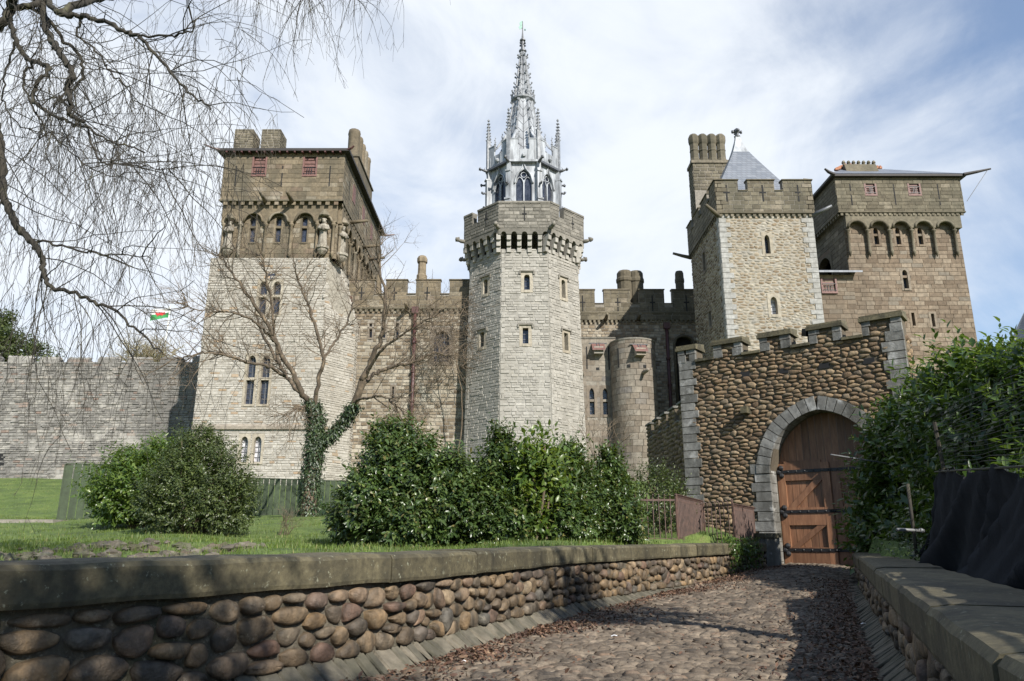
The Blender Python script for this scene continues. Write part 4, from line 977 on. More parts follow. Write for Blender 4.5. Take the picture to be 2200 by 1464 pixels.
# ================================================================== warm ashlar tower (far right)
AT = thing('ashlar_tower', 'tall warm brown ashlar tower with arcade and overhanging eaves at far right', 'tower', (29.2, 57, 4)); T = {}
YF = 52.0; ZE = EYE+26.4; ZC = EYE+23.55; ZQ = EYE+18.0
def axu(u, v, Y): return P(u, v, Y).x
XL, XR = axu(1812, 480, YF), axu(2058, 480, YF)
f = Face((XL, YF), (XR, YF), 3, ZC); g = Face((XL, YF+12), (XL, YF), 3, ZC); core = MB(); ops = []
c5 = lambda x, y: (1420+x/2.973, 260+y/2.973)
def w5(x0, x1, y0, y1, ff=f, **k):
    a, b = c5(x0, y0); c, d = c5(x1, y1); return window_px(AT, ff, a, c, b, d, **dict(dict(fr=.16, fmat='warm_ashlar', depth=.3), **k))
for x in (1372, 1512, 1654): ops += [w5(x-13, x+16, 683, 791, rise=.25, tv=c5(0, 728)[1])]
ops += [w5(1545, 1577, 952, 1072, rise=.25, tv=c5(0, 994)[1])]
for x0, y0 in ((1474, 1222), (1602, 1226), (1728, 1232)): ops.append(w5(x0, x0+20, y0, y0+84))
panel(core, f, 0, f.W, 3, ZC, ops)
gops = [(9.9, 11.5, ZQ+.3, ZQ+4.1), (6.6, 9.2, ZQ-.6, ZQ+3.6), (3.2, 5.8, ZQ-.6, ZQ+3.6)]
panel(core, g, 0, g.W, 3, ZC, gops[1:]); core.face((XR, YF, 3), (XR, YF+12, 3), (XR, YF+12, ZC), (XR, YF, ZC)); core.face((XR, YF+12, 3), (XL, YF+12, 3), (XL, YF+12, ZC), (XR, YF+12, ZC))
core.build('wall_core', 'warm_ashlar', AT)
for o in gops[1:]:      # loggia arches on the shaded side
    mb = MB(); arch_head(mb, g, o[0], o[1], o[3]-1.3, 1.28, o[3], -.6, .02, 'rd', 10); g.box(mb, o[0]-.25, o[0], o[2], o[3], -.6, .05); g.box(mb, o[1], o[1]+.25, o[2], o[3], -.6, .05); mb.build('loggia_arch', 'dark_sandstone', AT)
    mb = MB(); g.quad(mb, o[0], o[1], o[2], o[3], -1.2); g.box(mb, o[0], o[1], o[2]-.1, o[2]+.9, -.5, -.3); mb.build('loggia_balustrade', 'dark_sandstone', AT)
courses_on(T, f, 0, f.W, 6, ZC, ops, 'warm_ashlar', ch=(.30, .38), bl=(.5, 1.0), depth=.022, gap=.018, key='ashlar')
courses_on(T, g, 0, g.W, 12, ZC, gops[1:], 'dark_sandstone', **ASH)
ar = []
for a, b in ((1180, 1292), (1322, 1432), (1462, 1570), (1604, 1714), (1744, 1850)):
    xa, zsp = f.uv(*c5(a, 695)); xb, _ = f.uv(*c5(b, 695)); ar.append((max(.06, xa), xb))
_, zsh = f.uv(*c5(1500, 838)); ZS_ = zsp
arcade(AT, f, ar, zsp, ZC, .42, zsh, 'dark_sandstone', .80, .12, f.W)
e = .48; X0, X1 = XL-e, XR+e-.1; fb = Face((X0, YF-e), (X1, YF-e), ZC, ZE); gb = Face((X0, YF+12.4), (X0, YF-e), ZC, ZE); hb = Face((X1, YF-e), (X1, YF+12.4), ZC, ZE)
ops = []
for a, b in ((1310, 1366), (1588, 1648)): ops.append(shutter(AT, fb, c5(a, 0)[0], c5(b, 0)[0], c5(0, 402)[1], c5(0, 472)[1]))
core = MB(); panel(core, fb, 0, fb.W, ZC, ZE, ops); panel(core, gb, 0, gb.W, ZC, ZE, []); panel(core, hb, 0, hb.W, ZC, ZE, []); core.face((X0, YF-e, ZC), (X0, YF+12.4, ZC), (X1, YF+12.4, ZC), (X1, YF-e, ZC)); core.build('upper_core', 'dark_sandstone', AT)
for ff in (fb, gb, hb): courses_on(T, ff, 0, ff.W, ZC, ZE, ops if ff is fb else [], 'dark_sandstone', ch=(.26, .34), bl=(.5, .95), depth=.025, gap=.022, key='ashlar')
for x in (1205, 1482, 1763): slit(AT, fb, *[c5(x, 405)[0], c5(x, 405)[1], c5(x, 538)[1]], .09)
corbel_row(AT, fb, .05, fb.W-.05, ZC, 26, .19, .24, -.01); corbel_row(AT, gb, .05, gb.W, ZC, 30, .19, .24, -.01)
mb = MB(); fb.box(mb, -.03, fb.W+.03, ZC-.01, ZC+.09, -.2, .05); gb.box(mb, 0, gb.W, ZC-.01, ZC+.09, -.2, .05); mb.build('cornice', 'dark_sandstone', AT)
# low roof with terracotta ridge
mb = MB(); o = .35; mb.box(((X0+X1)/2, YF+6, ZE+.09), (X1-X0+2*o, 13.6, .18)); rf = mb.build('roof', 'roof_dark', AT)
mb = MB(); a = [(X0-o, YF-.83, ZE+.18), (X1+o, YF-.83, ZE+.18), (X1+o, YF+12.8, ZE+.18), (X0-o, YF+12.8, ZE+.18)]; r1, r2 = (X0+3.2, YF+4.2, ZE+3.4), (X1-3.4, YF+4.2, ZE+3.2)
mb.face(a[0], a[1], r2, r1); mb.face(a[1], a[2], r2); mb.face(a[2], a[3], r1, r2); mb.face(a[3], a[0], r1); mb.build('roof_slope', 'slate', rf)
for k in range(14):
    t = k/13; p = Vector(r1).lerp(Vector(r2), t); mb = MB(); mb.box(p+Vector((0, 0, .08)), (.3, .22, .16)); mb.blob(p+Vector((.05, 0, .22)), .1, 5, 4, .2); mb.build('ridge_tile', 'terracotta', rf)
for k in range(9):
    p = Vector(a[0]).lerp(Vector(r1), .35+k*.06); mb = MB(); mb.box(p+Vector((0, 0, .12)), (.26, .26, .16)); mb.build('ridge_tile', 'terracotta', rf)
mb = MB(); cxx = P(1845, 365, YF+2).x
mb.hexa([(cxx-1.3, YF+1.2, ZE+.9), (cxx+1.3, YF+1.2, ZE+.9), (cxx+1.3, YF+2.6, ZE+.5), (cxx-1.3, YF+2.6, ZE+.5), (cxx-1.25, YF+1.7, ZE+2.3), (cxx+1.25, YF+1.7, ZE+2.3), (cxx+1.25, YF+2.6, ZE+2.3), (cxx-1.25, YF+2.6, ZE+2.3)]); rl = mb.build('roof_lantern', 'dark_sandstone', rf)
for k in range(7): mb = MB(); mb.lathe((cxx-1.2+k*.4, YF+1.9, ZE+2.28), [(.1, 0), (.1, .15), (.17, .22), (.12, .36), (.02, .45)], 6); mb.build('cresting_knob', 'dark_sandstone', rl)
for x, sx in ((X0-o, -1), (X1+o, 1)):
    mb = MB(); p = Vector((x, YF-.8, ZE+.1)); mb.tube([p-Vector((sx*.2, 0, 0)), p+Vector((sx*(.7 if sx > 0 else .3), -.2, .12)), p+Vector((sx*(1.7 if sx > 0 else .6), -.3, .32))], [.15, .12, .07], 6); mb.build('eaves_spout', 'roof_dark', rf)
mb = MB(); p = Vector((X1+o, YF-.8, ZE+.1)); mb.tube([p+Vector((1.5, -.3, .28)), p+Vector((-.3, 0, -2.2))], .025, 4); mb.build('stay_rod', 'lead_dark', rf)
# lean-to beside the tower, with hatch
XM0, XM1 = 20.3, XL; zr = P(1790, 590, 51.5).z; fm = Face((XM0, 51.6), (XM1+.02, 51.6), 3, zr)
core = MB(); panel(core, fm, 0, fm.W, 3, zr, []); core.build('link_wall', 'warm_ashlar', AT); courses_on(T, fm, 0, fm.W, 6, zr, [], 'warm_ashlar', ch=(.30, .38), bl=(.5, 1.0), depth=.022, gap=.018, key='ashlar')
mb = MB(); mb.hexa([(XM0, 51.0, zr), (XM1+.5, 51.0, zr), (XM1+.3, 54.5, zr+1.3), (XM0, 54.5, zr+1.3), (XM0, 51.0, zr+.14), (XM1+.5, 51.0, zr+.14), (XM1+.3, 54.5, zr+1.45), (XM0, 54.5, zr+1.45)]); mb.build('lean_to_roof', 'slate', AT)
shutter(AT, Face((XM0, 51.5), (XM1, 51.5), 3, zr), 1768, 1794, 598, 628)
flush(AT, T, 300)

# ================================================================== curtain walls
def cx3(x, y): return 540+x/2.525, 560+y/2.525
def cx6(x, y): return 1230+x/2.927, 560+y/2.927
CW = thing('curtain_wall', 'battlemented brown rubble wall between the square tower and the octagonal tower', 'castle wall', (-7, 53.5, 4), None); T = {}
Yc = 53.5; f = Face((-12.3, Yc), (-2.0, Yc), 3, 30); zc = f.uv(800, 665)[1]; zt = f.uv(800, 604)[1]; zn = f.uv(800, 634)[1]; ops = []
for x in (575, 648, 720, 792):
    ops.append(window_px(CW, f, cx3(x-8, 0)[0], cx3(x+8, 0)[0], cx3(0, 340)[1], cx3(0, 360)[1], fr=.12, fmat='turret_ashlar')); ops.append(window_px(CW, f, cx3(x-9, 0)[0], cx3(x+7, 0)[0], cx3(0, 372)[1], cx3(0, 420)[1], fr=.12, fmat='turret_ashlar'))
for x, a, b in ((553, 612, 685), (768, 685, 755), (521, 990, 1070)): ops.append(window_px(CW, f, cx3(x-5, 0)[0], cx3(x+5, 0)[0], cx3(0, a)[1], cx3(0, b)[1], fr=.14, fmat='turret_ashlar'))
ops.append(window_px(CW, f, 932, 965, 712, 778, rise=.6, fr=.3, fmat='turret_ashlar', mull=2, bars=3, transom=None))
core = MB(); panel(core, f, 0, f.W, 3, zc, ops); core.face((-12.3, Yc+1.2, 3), (-2, Yc+1.2, 3), (-2, Yc+1.2, zc), (-12.3, Yc+1.2, zc)); core.face((-12.3, Yc-.1, zc-.01), (-2, Yc-.1, zc-.01), (-2, Yc+1.2, zc-.01), (-12.3, Yc+1.2, zc-.01)); core.build('wall_core', 'mortar', CW)
courses_on(T, f, 0, f.W-.5, 4, zc, ops, 'mixed_rubble', ch=(.18, .32), bl=(.3, .7), depth=.04, gap=.025, jit=.5, roll=.015)
fp_ = Face((-12.3, Yc-.18), (-2, Yc-.18), zc, zt); k3 = lambda x: fp_.uv(cx3(x, 0)[0], 620)[0]
battlement(CW, T, fp_, zc, zt, [(k3(670), k3(730), zn), (k3(845), k3(893), zn), (k3(1026), k3(1075), zn)], 'brown_sandstone', 'brown_sandstone', ashlar=dict(ch=(.30, .38), bl=(.6, 1.1), depth=.02, gap=.018, key='ashlar'), slits=[(cx3(x, 0)[0], cx3(0, 145)[1], cx3(0, 215)[1]) for x in (600, 777, 955)], x0=0.0)
corbel_row(CW, fp_, 0, fp_.W, zc, 26, .2, .24, 0); mb = MB(); fp_.box(mb, 0, fp_.W, zc-.01, zc+.1, -.1, .05); mb.build('cornice', 'dark_sandstone', CW)
spout(CW, fp_, k3(850), zc-.05, 1.0, 'brown_sandstone')
p = P(906, 602, Yc+1.5); mb = MB(); mb.lathe(p, [(.42, -1.5), (.42, .35), (.34, .45), (.32, 1.35), (.42, 1.45), (.42, 1.75), (.30, 1.95), (.2, 2.0)], 8, rot=PI/8); mb.build('chimney', 'brown_sandstone', CW)
pipe(CW, 892, 672, 0, Yc-.28, .13)
flush(CW, T, 300)

CV = thing('curtain_wall', 'battlemented wall with round chimneys between the octagonal tower and the rubble tower', 'castle wall', (9, 58.5, 4), None); T = {}
Yc = 58.5; f = Face((3.0, Yc), (16.5, Yc), 3, 30); zc = f.uv(1350, cx6(0, 378)[1])[1]; zt = f.uv(1350, cx6(0, 190)[1])[1]; zn = f.uv(1350, cx6(0, 277)[1])[1]
xa, zb = f.uv(1452, 800); xb, zq = f.uv(1490, 722); core = MB(); ops = [(xa, xb, zb-6, zq)]
panel(core, f, 0, f.W, 3, zc, ops); core.face((3, Yc+1.2, 3), (16.5, Yc+1.2, 3), (16.5, Yc+1.2, zc), (3, Yc+1.2, zc)); core.build('wall_core', 'mortar', CV)
mb = MB(); arch_head(mb, f, xa, xb, zq-.7, .68, zq+.02, -.5, .03, 'rd', 10); ao = mb.build('arch_surround', 'turret_ashlar', CV); mb = MB(); arch_tube(mb, f, xa, xb, zq-.7, .7, .05, .12, 'rd', 12, 5); mb.build('arch_moulding', 'dark_sandstone', CV, True)
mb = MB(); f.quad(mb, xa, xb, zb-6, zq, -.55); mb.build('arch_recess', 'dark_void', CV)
courses_on(T, f, 0, f.W, 6, zc, ops, 'mixed_rubble', ch=(.18, .30), bl=(.28, .6), depth=.045, gap=.03, jit=.5, roll=.03)
fp_ = Face((3, Yc-.2), (16.5, Yc-.2), zc, zt); k6 = lambda x: fp_.uv(cx6(x, 0)[0], 640)[0]
battlement(CV, T, fp_, zc, zt, [(k6(140), k6(196), zn), (k6(362), k6(418), zn), (k6(577), k6(626), zn)], 'dark_sandstone', 'dark_sandstone', ashlar=dict(ch=(.34, .42), bl=(.5, .95), depth=.025, gap=.022, key='ashlar'), slits=[(cx6(x, 0)[0], cx6(0, 220)[1], cx6(0, 318)[1]) for x in (62, 283, 500, 713)])
zs_ = f.uv(1350, cx6(0, 335)[1])[1]; mb = MB(); fp_.box(mb, 0, fp_.W, zs_, zs_+.1, -.1, .06); mb.build('string_course', 'dark_sandstone', CV)
corbel_row(CV, fp_, 0, fp_.W, zc, 38, .18, .22, 0)
for x in (205, 408): spout(CV, fp_, k6(x), zc+.05, 1.0, 'dark_sandstone')
for u, w_, tv in ((1343, .66, 584), (1367, .62, 585), (1461, .36, 584)):
    p = P(u, 622, Yc+1.2); top = P(u, tv, Yc+1.2).z-p.z
    mb = MB(); q = w_; mb.lathe(p, [(q, -2.2), (q, top-1.05), (q*1.12, top-.95), (q*1.12, top-.75), (q*1.02, top-.6), (q*1.0, top-.2), (q*.8, top)], 14); mb.build('chimney', 'dark_sandstone', CV, False)
pipe(CV, cx6(592, 0)[0], cx6(0, 425)[1], 0, Yc-.15, .13)
flush(CV, T, 300)

# round turret with the ashlar wall beside it
TU = thing('round_turret', 'plain round ashlar turret with a red hatch right of the octagonal tower', 'turret', (8.7, 53.2, 4)); T = {}
tc_ = (P(1361, 800, 53.2).x, 53.2); tr_ = 1.62; ztop = P(1361, 728, 51.6).z; ns = 20
mb = MB(); mb.lathe((tc_[0], tc_[1], 0), [(tr_-.02, 3), (tr_-.02, ztop)], 24); mb.build('wall_core', 'mortar', TU, True)
mb = MB(); mb.lathe((tc_[0], tc_[1], ztop), [(tr_+.06, -.02), (tr_+.08, .08), (tr_-.1, .14), (.2, .2)], 24); mb.build('coping', 'parapet_grey', TU)
pc = []; z = 4.0
while z < ztop-.1:
    hh = min(R(.34, .46), ztop-z); a = R(0, .4)
    while a < 2*PI:
        da = R(.30, .52); mid = a+da/2; dirv = Vector((math.cos(mid), math.sin(mid), 0)); a += da
        if dirv.y > .45: continue
        # each course stone follows the curve
        V = []; 
        for dd, g_ in ((tr_-.03, 0), (tr_+.02, .012)):
            for q in (mid-da/2+g_, mid, mid+da/2-g_):
                for zz in (z+g_, z+hh-g_): V.append((tc_[0]+dd*math.cos(q), tc_[1]+dd*math.sin(q), zz))
        fs = [(6, 8, 9, 7), (8, 10, 11, 9), (0, 6, 7, 1), (4, 5, 11, 10), (1, 7, 9, 3), (3, 9, 11, 5), (0, 2, 8, 6), (2, 4, 10, 8)]
        pc.append(('u', np.array(V), fs, score((tc_[0]+tr_*dirv.x, tc_[1]+tr_*dirv.y, z), .3, dirv)))
    z += hh
T[('stone_block', 'turret_ashlar')] = pc
def hatch(root, p, nrm, w=.95, hh=.75, dd=.55):
    ph = math.atan2(nrm.y, nrm.x)+PI/2; s = Vector((math.cos(ph), math.sin(ph), 0)); k = MB(); c = Vector(p)
    k.box(c+nrm*(dd*.45), (w*.72, dd, hh*.7), ph); hb_ = k.build('hatch_box', 'cream_rubble', root)
    k = MB(); a, b = c+Vector((0, 0, hh*.75)), c+nrm*(dd+.15)+Vector((0, 0, -.05)); th = Vector((0, 0, .06))
    k.hexa([b-s*w/2, b+s*w/2, a+s*w/2, a-s*w/2, b-s*w/2+th, b+s*w/2+th, a+s*w/2+th, a-s*w/2+th]); k.build('hatch_lid', 'red_paint', hb_)
    k = MB(); k.tube([a-s*w*.7+th, a+s*w*.7+th], .05, 5); 
    for q in (-.1, .1): k.tube([a+s*q*w+th*1.2+nrm*.02, (a+b)/2+s*q*w+th*1.2], .03, 4)
    k.build('hatch_hinge', 'lead_dark', hb_)
pz = P(1371, 750, 51.6); nrm = Vector((.12, -1, 0)).normalized(); hatch(TU, (tc_[0]+tr_*nrm.x, tc_[1]+tr_*nrm.y, pz.z-.3), nrm)
for u, v_ in ((1351, 786), (1386, 787)):
    p = P(u, v_, 51.6); d = Vector((p.x-tc_[0], p.y-tc_[1], 0)).normalized(); k = MB(); k.box((tc_[0]+d.x*tr_, tc_[1]+d.y*tr_, p.z), (.22, .12, .2), math.atan2(d.y, d.x)+PI/2); k.build('putlog_hole', 'dark_void', TU)
for u in (1330, 1400):
    p = P(u, 768, 51.9); dx = (p.x-tc_[0])/tr_; dx = max(-.98, min(.98, dx)); d = Vector((dx, -math.sqrt(1-dx*dx), 0)); k = MB(); k.box((tc_[0]+d.x*tr_, tc_[1]+d.y*tr_, p.z), (.09, .1, 1.4), math.atan2(d.y, d.x)+PI/2); k.build('arrow_slit', 'dark_void', TU)
p = P(1375, 802, 51.6); d = Vector((.25, -1, 0)).normalized(); k = MB(); q = Vector((tc_[0]+d.x*tr_, tc_[1]+d.y*tr_, p.z)); k.tube([q-d*.1, q+d*.45+Vector((.05, 0, .06)), q+d*.8+Vector((.08, 0, .12))], [.15, .13, .11], 6); k.build('water_spout', 'turret_ashlar', TU, True)
flush(TU, T, 260)
AW = thing('ashlar_wall', 'smooth ashlar wall with two arched windows between octagonal tower and round turret', 'castle wall', (6, 53.6, 4)); T = {}
f = Face((3.2, 53.4), (tc_[0]-1.2, 53.4), 3, 30); zt = f.uv(1290, 728)[1]; ops = []
for x in (122, 206):
    ops.append(window_px(AW, f, cx6(x-15, 0)[0], cx6(x+16, 0)[0], cx6(0, 803)[1], cx6(0, 970)[1], rise=.35, fr=.2, fmat='turret_ashlar', bars=5, tv=cx6(0, 880)[1]))
core = MB(); panel(core, f, 0, f.W, 3, zt, ops); f.box(core, 0, f.W, zt-.3, zt, -4.5, -.01); core.build('wall_core', 'mortar', AW); courses_on(T, f, 0, f.W, 4, zt, ops, 'turret_ashlar', ch=(.36, .46), bl=(.55, 1.1), depth=.018, gap=.016, key='ashlar')
mb = MB(); f.box(mb, 0, f.W, zt, zt+.1, -.5, .07); mb.build('coping', 'parapet_grey', AW)
x, z = f.uv(cx6(160, 0)[0], cx6(0, 560)[1]); hatch(AW, f.pt(x, z-.15, 0), f.N)
for u, a, b in ((1260, 745, 793), (1307, 745, 795)): slit(AW, f, u, a, b, .09)
k = MB(); x, z = f.uv(1284, 793); f.box(k, x-.12, x+.12, z-.1, z+.1, -.02, .027); k.build('putlog_hole', 'dark_void', AW)
spout(AW, f, f.uv(1250, 810)[0], f.uv(1250, 810)[1], .7, 'dark_sandstone')
flush(AW, T, 200)

# ================================================================== old town wall at the left
OW = thing('old_wall', 'long grey weathered rubble wall with broken battlements at far left', 'castle wall', (-35, 61.8, 5)); T = {}
f = Face((-55, 61.4), (-21.5, 61.4), 4, 30); zt = f.uv(200, 778)[1]; z0 = 4.2
core = MB(); f.box(core, 0, f.W, z0, zt-.03, -1.6, 0); core.build('wall_core', 'old_wall', OW)
courses_on(T, f, 5, f.W, z0, zt, [], 'old_wall', ch=(.10, .26), bl=(.18, .75), depth=.055, gap=.016, jit=1.1, roll=.05)
x = 1.0
while x < f.W-3.6:
    w = R(1.5, 2.2); hh = R(.30, .55); mb = MB(); f.box(mb, x, x+w, zt-.05, zt+hh*.75, -.7, -.02)
    mc = mb.build('merlon', 'old_wall', OW); mb = MB()
    for k in range(5): mb.blob(f.pt(x+w*(k+.5)/5, zt+hh*.8, -.35), .3, 6, 4, .3, (1.0, 1.2, .75))
    mb.build('merlon_top', 'old_wall', mc); x += w+R(.7, 1.1)
mb = MB(); f.box(mb, f.W-3.3, f.W-1.5, zt, zt+.42, -.8, .05); mb.build('merlon', 'old_wall', OW)
x, z = f.uv(4, 985); mb = MB(); f.box(mb, x-.3, x+.3, z-.6, z+.6, -.05, .07); mb.build('drain_hole', 'dark_void', OW)
flush(OW, T, 300)
# toothing stones on the tower's flank
for k in range(6):
    p = P(438-k*2, 735+k*14, 52.2+.45*k); mb = MB(); mb.box((-21.65, 52.2+.45*k, p.z), (.55, .5, .32)); mb.build('toothing_stone', 'dark_sandstone', LT)

# ================================================================== gate wall
gu = Vector((.79, -.61, 0)).normalized(); g0 = Vector((7.53, 22, 0)); SL, SR = -2.62, 3.95
GT = thing('gate_wall', 'battlemented cobblestone gate wall with pointed arch and plank gate', 'gatehouse', (8.5, 21.3, .3)); T = {}
def gp_(s, back=0.0): q = g0+gu*s+Vector((.61, .79, 0)).normalized()*back; return (q.x, q.y)
f = Face(gp_(SL), gp_(SR), 0, 9); TH = 1.05; OFS = -SL; AWd = 3.04
c7 = lambda x, y: (1420+x/2.44, 660+y/2.44)
ztop = f.uv(*c7(350, 195))[1]; zn = f.uv(*c7(470, 245))[1]; zlow = zn
mer = [(-.02, f.uv(*c7(182, 260))[0])]+[(f.uv(*c7(a, 240))[0], f.uv(*c7(b, 230))[0]) for a, b in ((280, 425), (525, 683), (788, 955))]+[(f.uv(*c7(1065, 190))[0], f.W)]
xo0, xo1, zsg, rise = OFS, OFS+AWd, 2.95, 1.74
core = MB()
crn = [(mer[i][1], mer[i+1][0]) for i in range(4)]
ac = arch_curve(xo0, xo1, zsg, rise, 16)
# front skin with arch, reveals, sides, back
f.quad(core, 0, xo0, -.2, zn); f.quad(core, xo1, f.W, -.2, zn)
for (xa, za), (xb, zb) in zip(ac[:-1], ac[1:]):
    core.face(f.pt(xa, za), f.pt(xb, zb), f.pt(xb, zn), f.pt(xa, zn)); core.face(f.pt(xa, za, -TH), f.pt(xb, zb, -TH), f.pt(xb, zb), f.pt(xa, za))
    core.face(f.pt(xa, za, -TH), f.pt(xb, zb, -TH), f.pt(xb, zn, -TH), f.pt(xa, zn, -TH))
for x in (xo0, xo1): core.face(f.pt(x, -.2), f.pt(x, zsg), f.pt(x, zsg, -TH), f.pt(x, -.2, -TH))
for x in (0, f.W): core.face(f.pt(x, -.2), f.pt(x, zn), f.pt(x, zn, -TH), f.pt(x, -.2, -TH))
f.quad(core, 0, xo0, -.2, zn, -TH); f.quad(core, xo1, f.W, -.2, zn, -TH); core.face(f.pt(0, zn), f.pt(f.W, zn), f.pt(f.W, zn, -TH), f.pt(0, zn, -TH))
for a, b in mer: f.box(core, a, b, zn, ztop, -.55, 0)
core.build('wall_core', 'mortar_brown', GT)
RG = .37
def in_arch(x, z, r=0.0):
    if x < xo0-r or x > xo1+r: return False
    if z < zsg: return True
    t = abs(x-(xo0+xo1)/2); a = AWd/2; Rr = (a*a+rise*rise)/(2*a); cxo = a-Rr
    return math.hypot(t-cxo, z-zsg) < Rr+r if t > cxo else False
def gskip(x, z):
    if in_arch(x, z, .30): return True
    if z > zn-.06 and not any(a+.1 < x < b-.1 for a, b in mer): return True
    if x < .34 or x > f.W-.36: return True
    return False
holes = [f.uv(*c7(a, b)) for a, b in ((440, 352), (640, 335), (855, 308), (1090, 283))]
def gskip2(x, z): return gskip(x, z) or any(abs(x-a) < .15 and abs(z-b) < .08 for a, b in holes)
T[('cobble', 'gate_cobble')] = pebbles(f.pt, cells(.2, f.W-.2, .1, ztop-.06, .235, .115, jz=.42, drop=.10), .012, .046, 10, 2, gskip2, f.N, .09, .5, .15)
for a, b in holes: mb = MB(); f.box(mb, a-.15, a+.15, b-.08, b+.08, -.1, .02); mb.build('putlog_hole', 'dark_void', GT)
qs = []; z = .2; k = 0
while z < zn-.1:
    hh = R(.22, .30)
    w1, w2 = (.56, .44) if k % 2 else (.45, .56)
    for xa, xb in ((-.02, w1), (f.W-w2, f.W+.02)): M = f.M((xa+xb)/2, z+hh/2, 0, xb-xa, .075, hh-.012); qs.append(('i', ('ashlar', k % 4), M, score(M[:3, 3], .15, f.N)))
    if z < zsg:
        for xa, xb in ((xo0-w2+.0, xo0+.015), (xo1-.015, xo1+min(w1, .5))): M = f.M((xa+xb)/2, z+hh/2, 0, xb-xa, .08, hh-.012); qs.append(('i', ('ashlar', (k+1) % 4), M, score(M[:3, 3], .15, f.N)))
    z += hh; k += 1
for a, b in mer:      # dressed merlon edges
    for z in np.arange(zn+.0, ztop-.1, .26):
        for xa, xb in ((a-.01, a+.2+R(-.03, .1)), (b-.2-R(-.03, .1), b+.01)): M = f.M((xa+xb)/2, z+.13, 0, xb-xa, .085, .25); qs.append(('i', ('ashlar', int(z*9) % 4), M, score(M[:3, 3], .1, f.N)))
sr = Face(gp_(SR), gp_(SR, TH), 0, 9); T[('cobble', 'gate_cobble')] += pebbles(sr.pt, cells(.3, TH-.05, .3, zn, .25, .135), .022, .05, 8, 1, None, sr.N)
T[('quoin', 'gate_dressing')] = qs
# voussoirs
vs_ = []
cxm = (xo0+xo1)/2; a_ = AWd/2; Rr = (a_*a_+rise*rise)/(2*a_); cxo = a_-Rr; th1 = math.acos((0-cxo)/Rr) if abs(cxo/Rr) < 1 else PI/2
for sgn in (-1, 1):
    nv = 11
    for k in range(nv):
        t0, t1 = th1*k/nv+.006, th1*(k+1)/nv-.006; V = []
        for dd in (-TH*.45, .085):
            for th, rr in ((t0, Rr-.015), (t1, Rr-.015), (t1, Rr+RG*R(.92, 1.06)), (t0, Rr+RG)):
                q = .012 if dd > 0 else 0
                V.append(tuple(f.pt(cxm+sgn*max(0.0, cxo+rr*math.cos(th)), zsg+rr*math.sin(th), dd)))
        fs = [(4, 5, 6, 7), (0, 1, 5, 4), (2, 3, 7, 6), (1, 2, 6, 5), (3, 0, 4, 7)]; vs_.append(('u', np.array(V), fs, 1))
emit(GT, 'voussoir', vs_, 'gate_dressing', 40)
mb = MB()     # dressed reveal
for sgn, xe in ((-1, xo0), (1, xo1)):
    for z in np.arange(.2, zsg-.01, .275): f.box(mb, xe-.05, xe+.018 if sgn < 0 else xe+.05, z+.008, min(z+.275, zsg)-.008, -TH*.45, .02) if sgn < 0 else f.box(mb, xe-.018, xe+.05, z+.008, min(z+.275, zsg)-.008, -TH*.45, .02)
mb.build('jamb_reveal', 'gate_dressing', GT)
for i, (a, b) in enumerate(mer):
    mb = MB(); prism(mb, f, a-.07, b+.07, ztop, ztop+.10, -.62, .12, ztop+.10); cp_ = mb.build('merlon_coping', 'coping', GT)
    mb = MB(); prism(mb, f, a-.05, b+.05, ztop+.10, ztop+.17, -.60, .07, ztop+.27); mb.build('coping_ridge', 'coping', cp_)
for a, b in crn: mb = MB(); prism(mb, f, a+.01, b-.01, zn-.02, zn+.06, -TH, .12, zn+.16); mb.build('crenel_sill', 'coping', GT)
mb = MB(); x, z = f.uv(*c7(455, 545)); f.box(mb, x-.1, x+.1, z-.1, z+.1, -.05, .35); mb.build('stone_bracket', 'coping', GT)
flush(GT, T, 300)
# the gate door
DP = -.62; DO = tag(link('plank_gate', None, None, f.pt(cxm, .3, DP)), 'brown timber double gate with diagonal braces and black strap hinges under the arch', 'gate')
def dz_(x): 
    for (xa, za), (xb, zb) in zip(ac[:-1], ac[1:]):
        if xa <= x <= xb: return za+(zb-za)*(x-xa)/(xb-xa)
    return zsg
zb0 = .33; npk = 15
for k in range(npk):
    xa, xb = xo0+AWd*k/npk+.006, xo0+AWd*(k+1)/npk-.006; mb = MB(); h1, h2 = dz_(xa)-.01, dz_(xb)-.01
    mb.hexa([f.pt(xa, zb0, DP), f.pt(xb, zb0, DP), f.pt(xb, zb0, DP-.05), f.pt(xa, zb0, DP-.05), f.pt(xa, h1, DP), f.pt(xb, h2, DP), f.pt(xb, h2, DP-.05), f.pt(xa, h1, DP-.05)]); mb.build('plank', 'oak', DO)
fd = Face(gp_(SL, -DP), gp_(SR, -DP), 0, 9); dv = lambda y: fd.uv(*c7(600, y))[1]
def rail(x0, x1, z0, z1, nm='rail', d=.06): mb = MB(); f.box(mb, x0, x1, z0, z1, DP, DP+d); return mb.build(nm, 'oak', DO)
mid = cxm; leaf = [(xo0, mid-.015), (mid+.015, xo1)]
zA0, zA1 = dv(1360), dv(1272)
Z = [dv(y) for y in (1355, 1262, 1145, 1085, 1055, 915, 880, 835)]
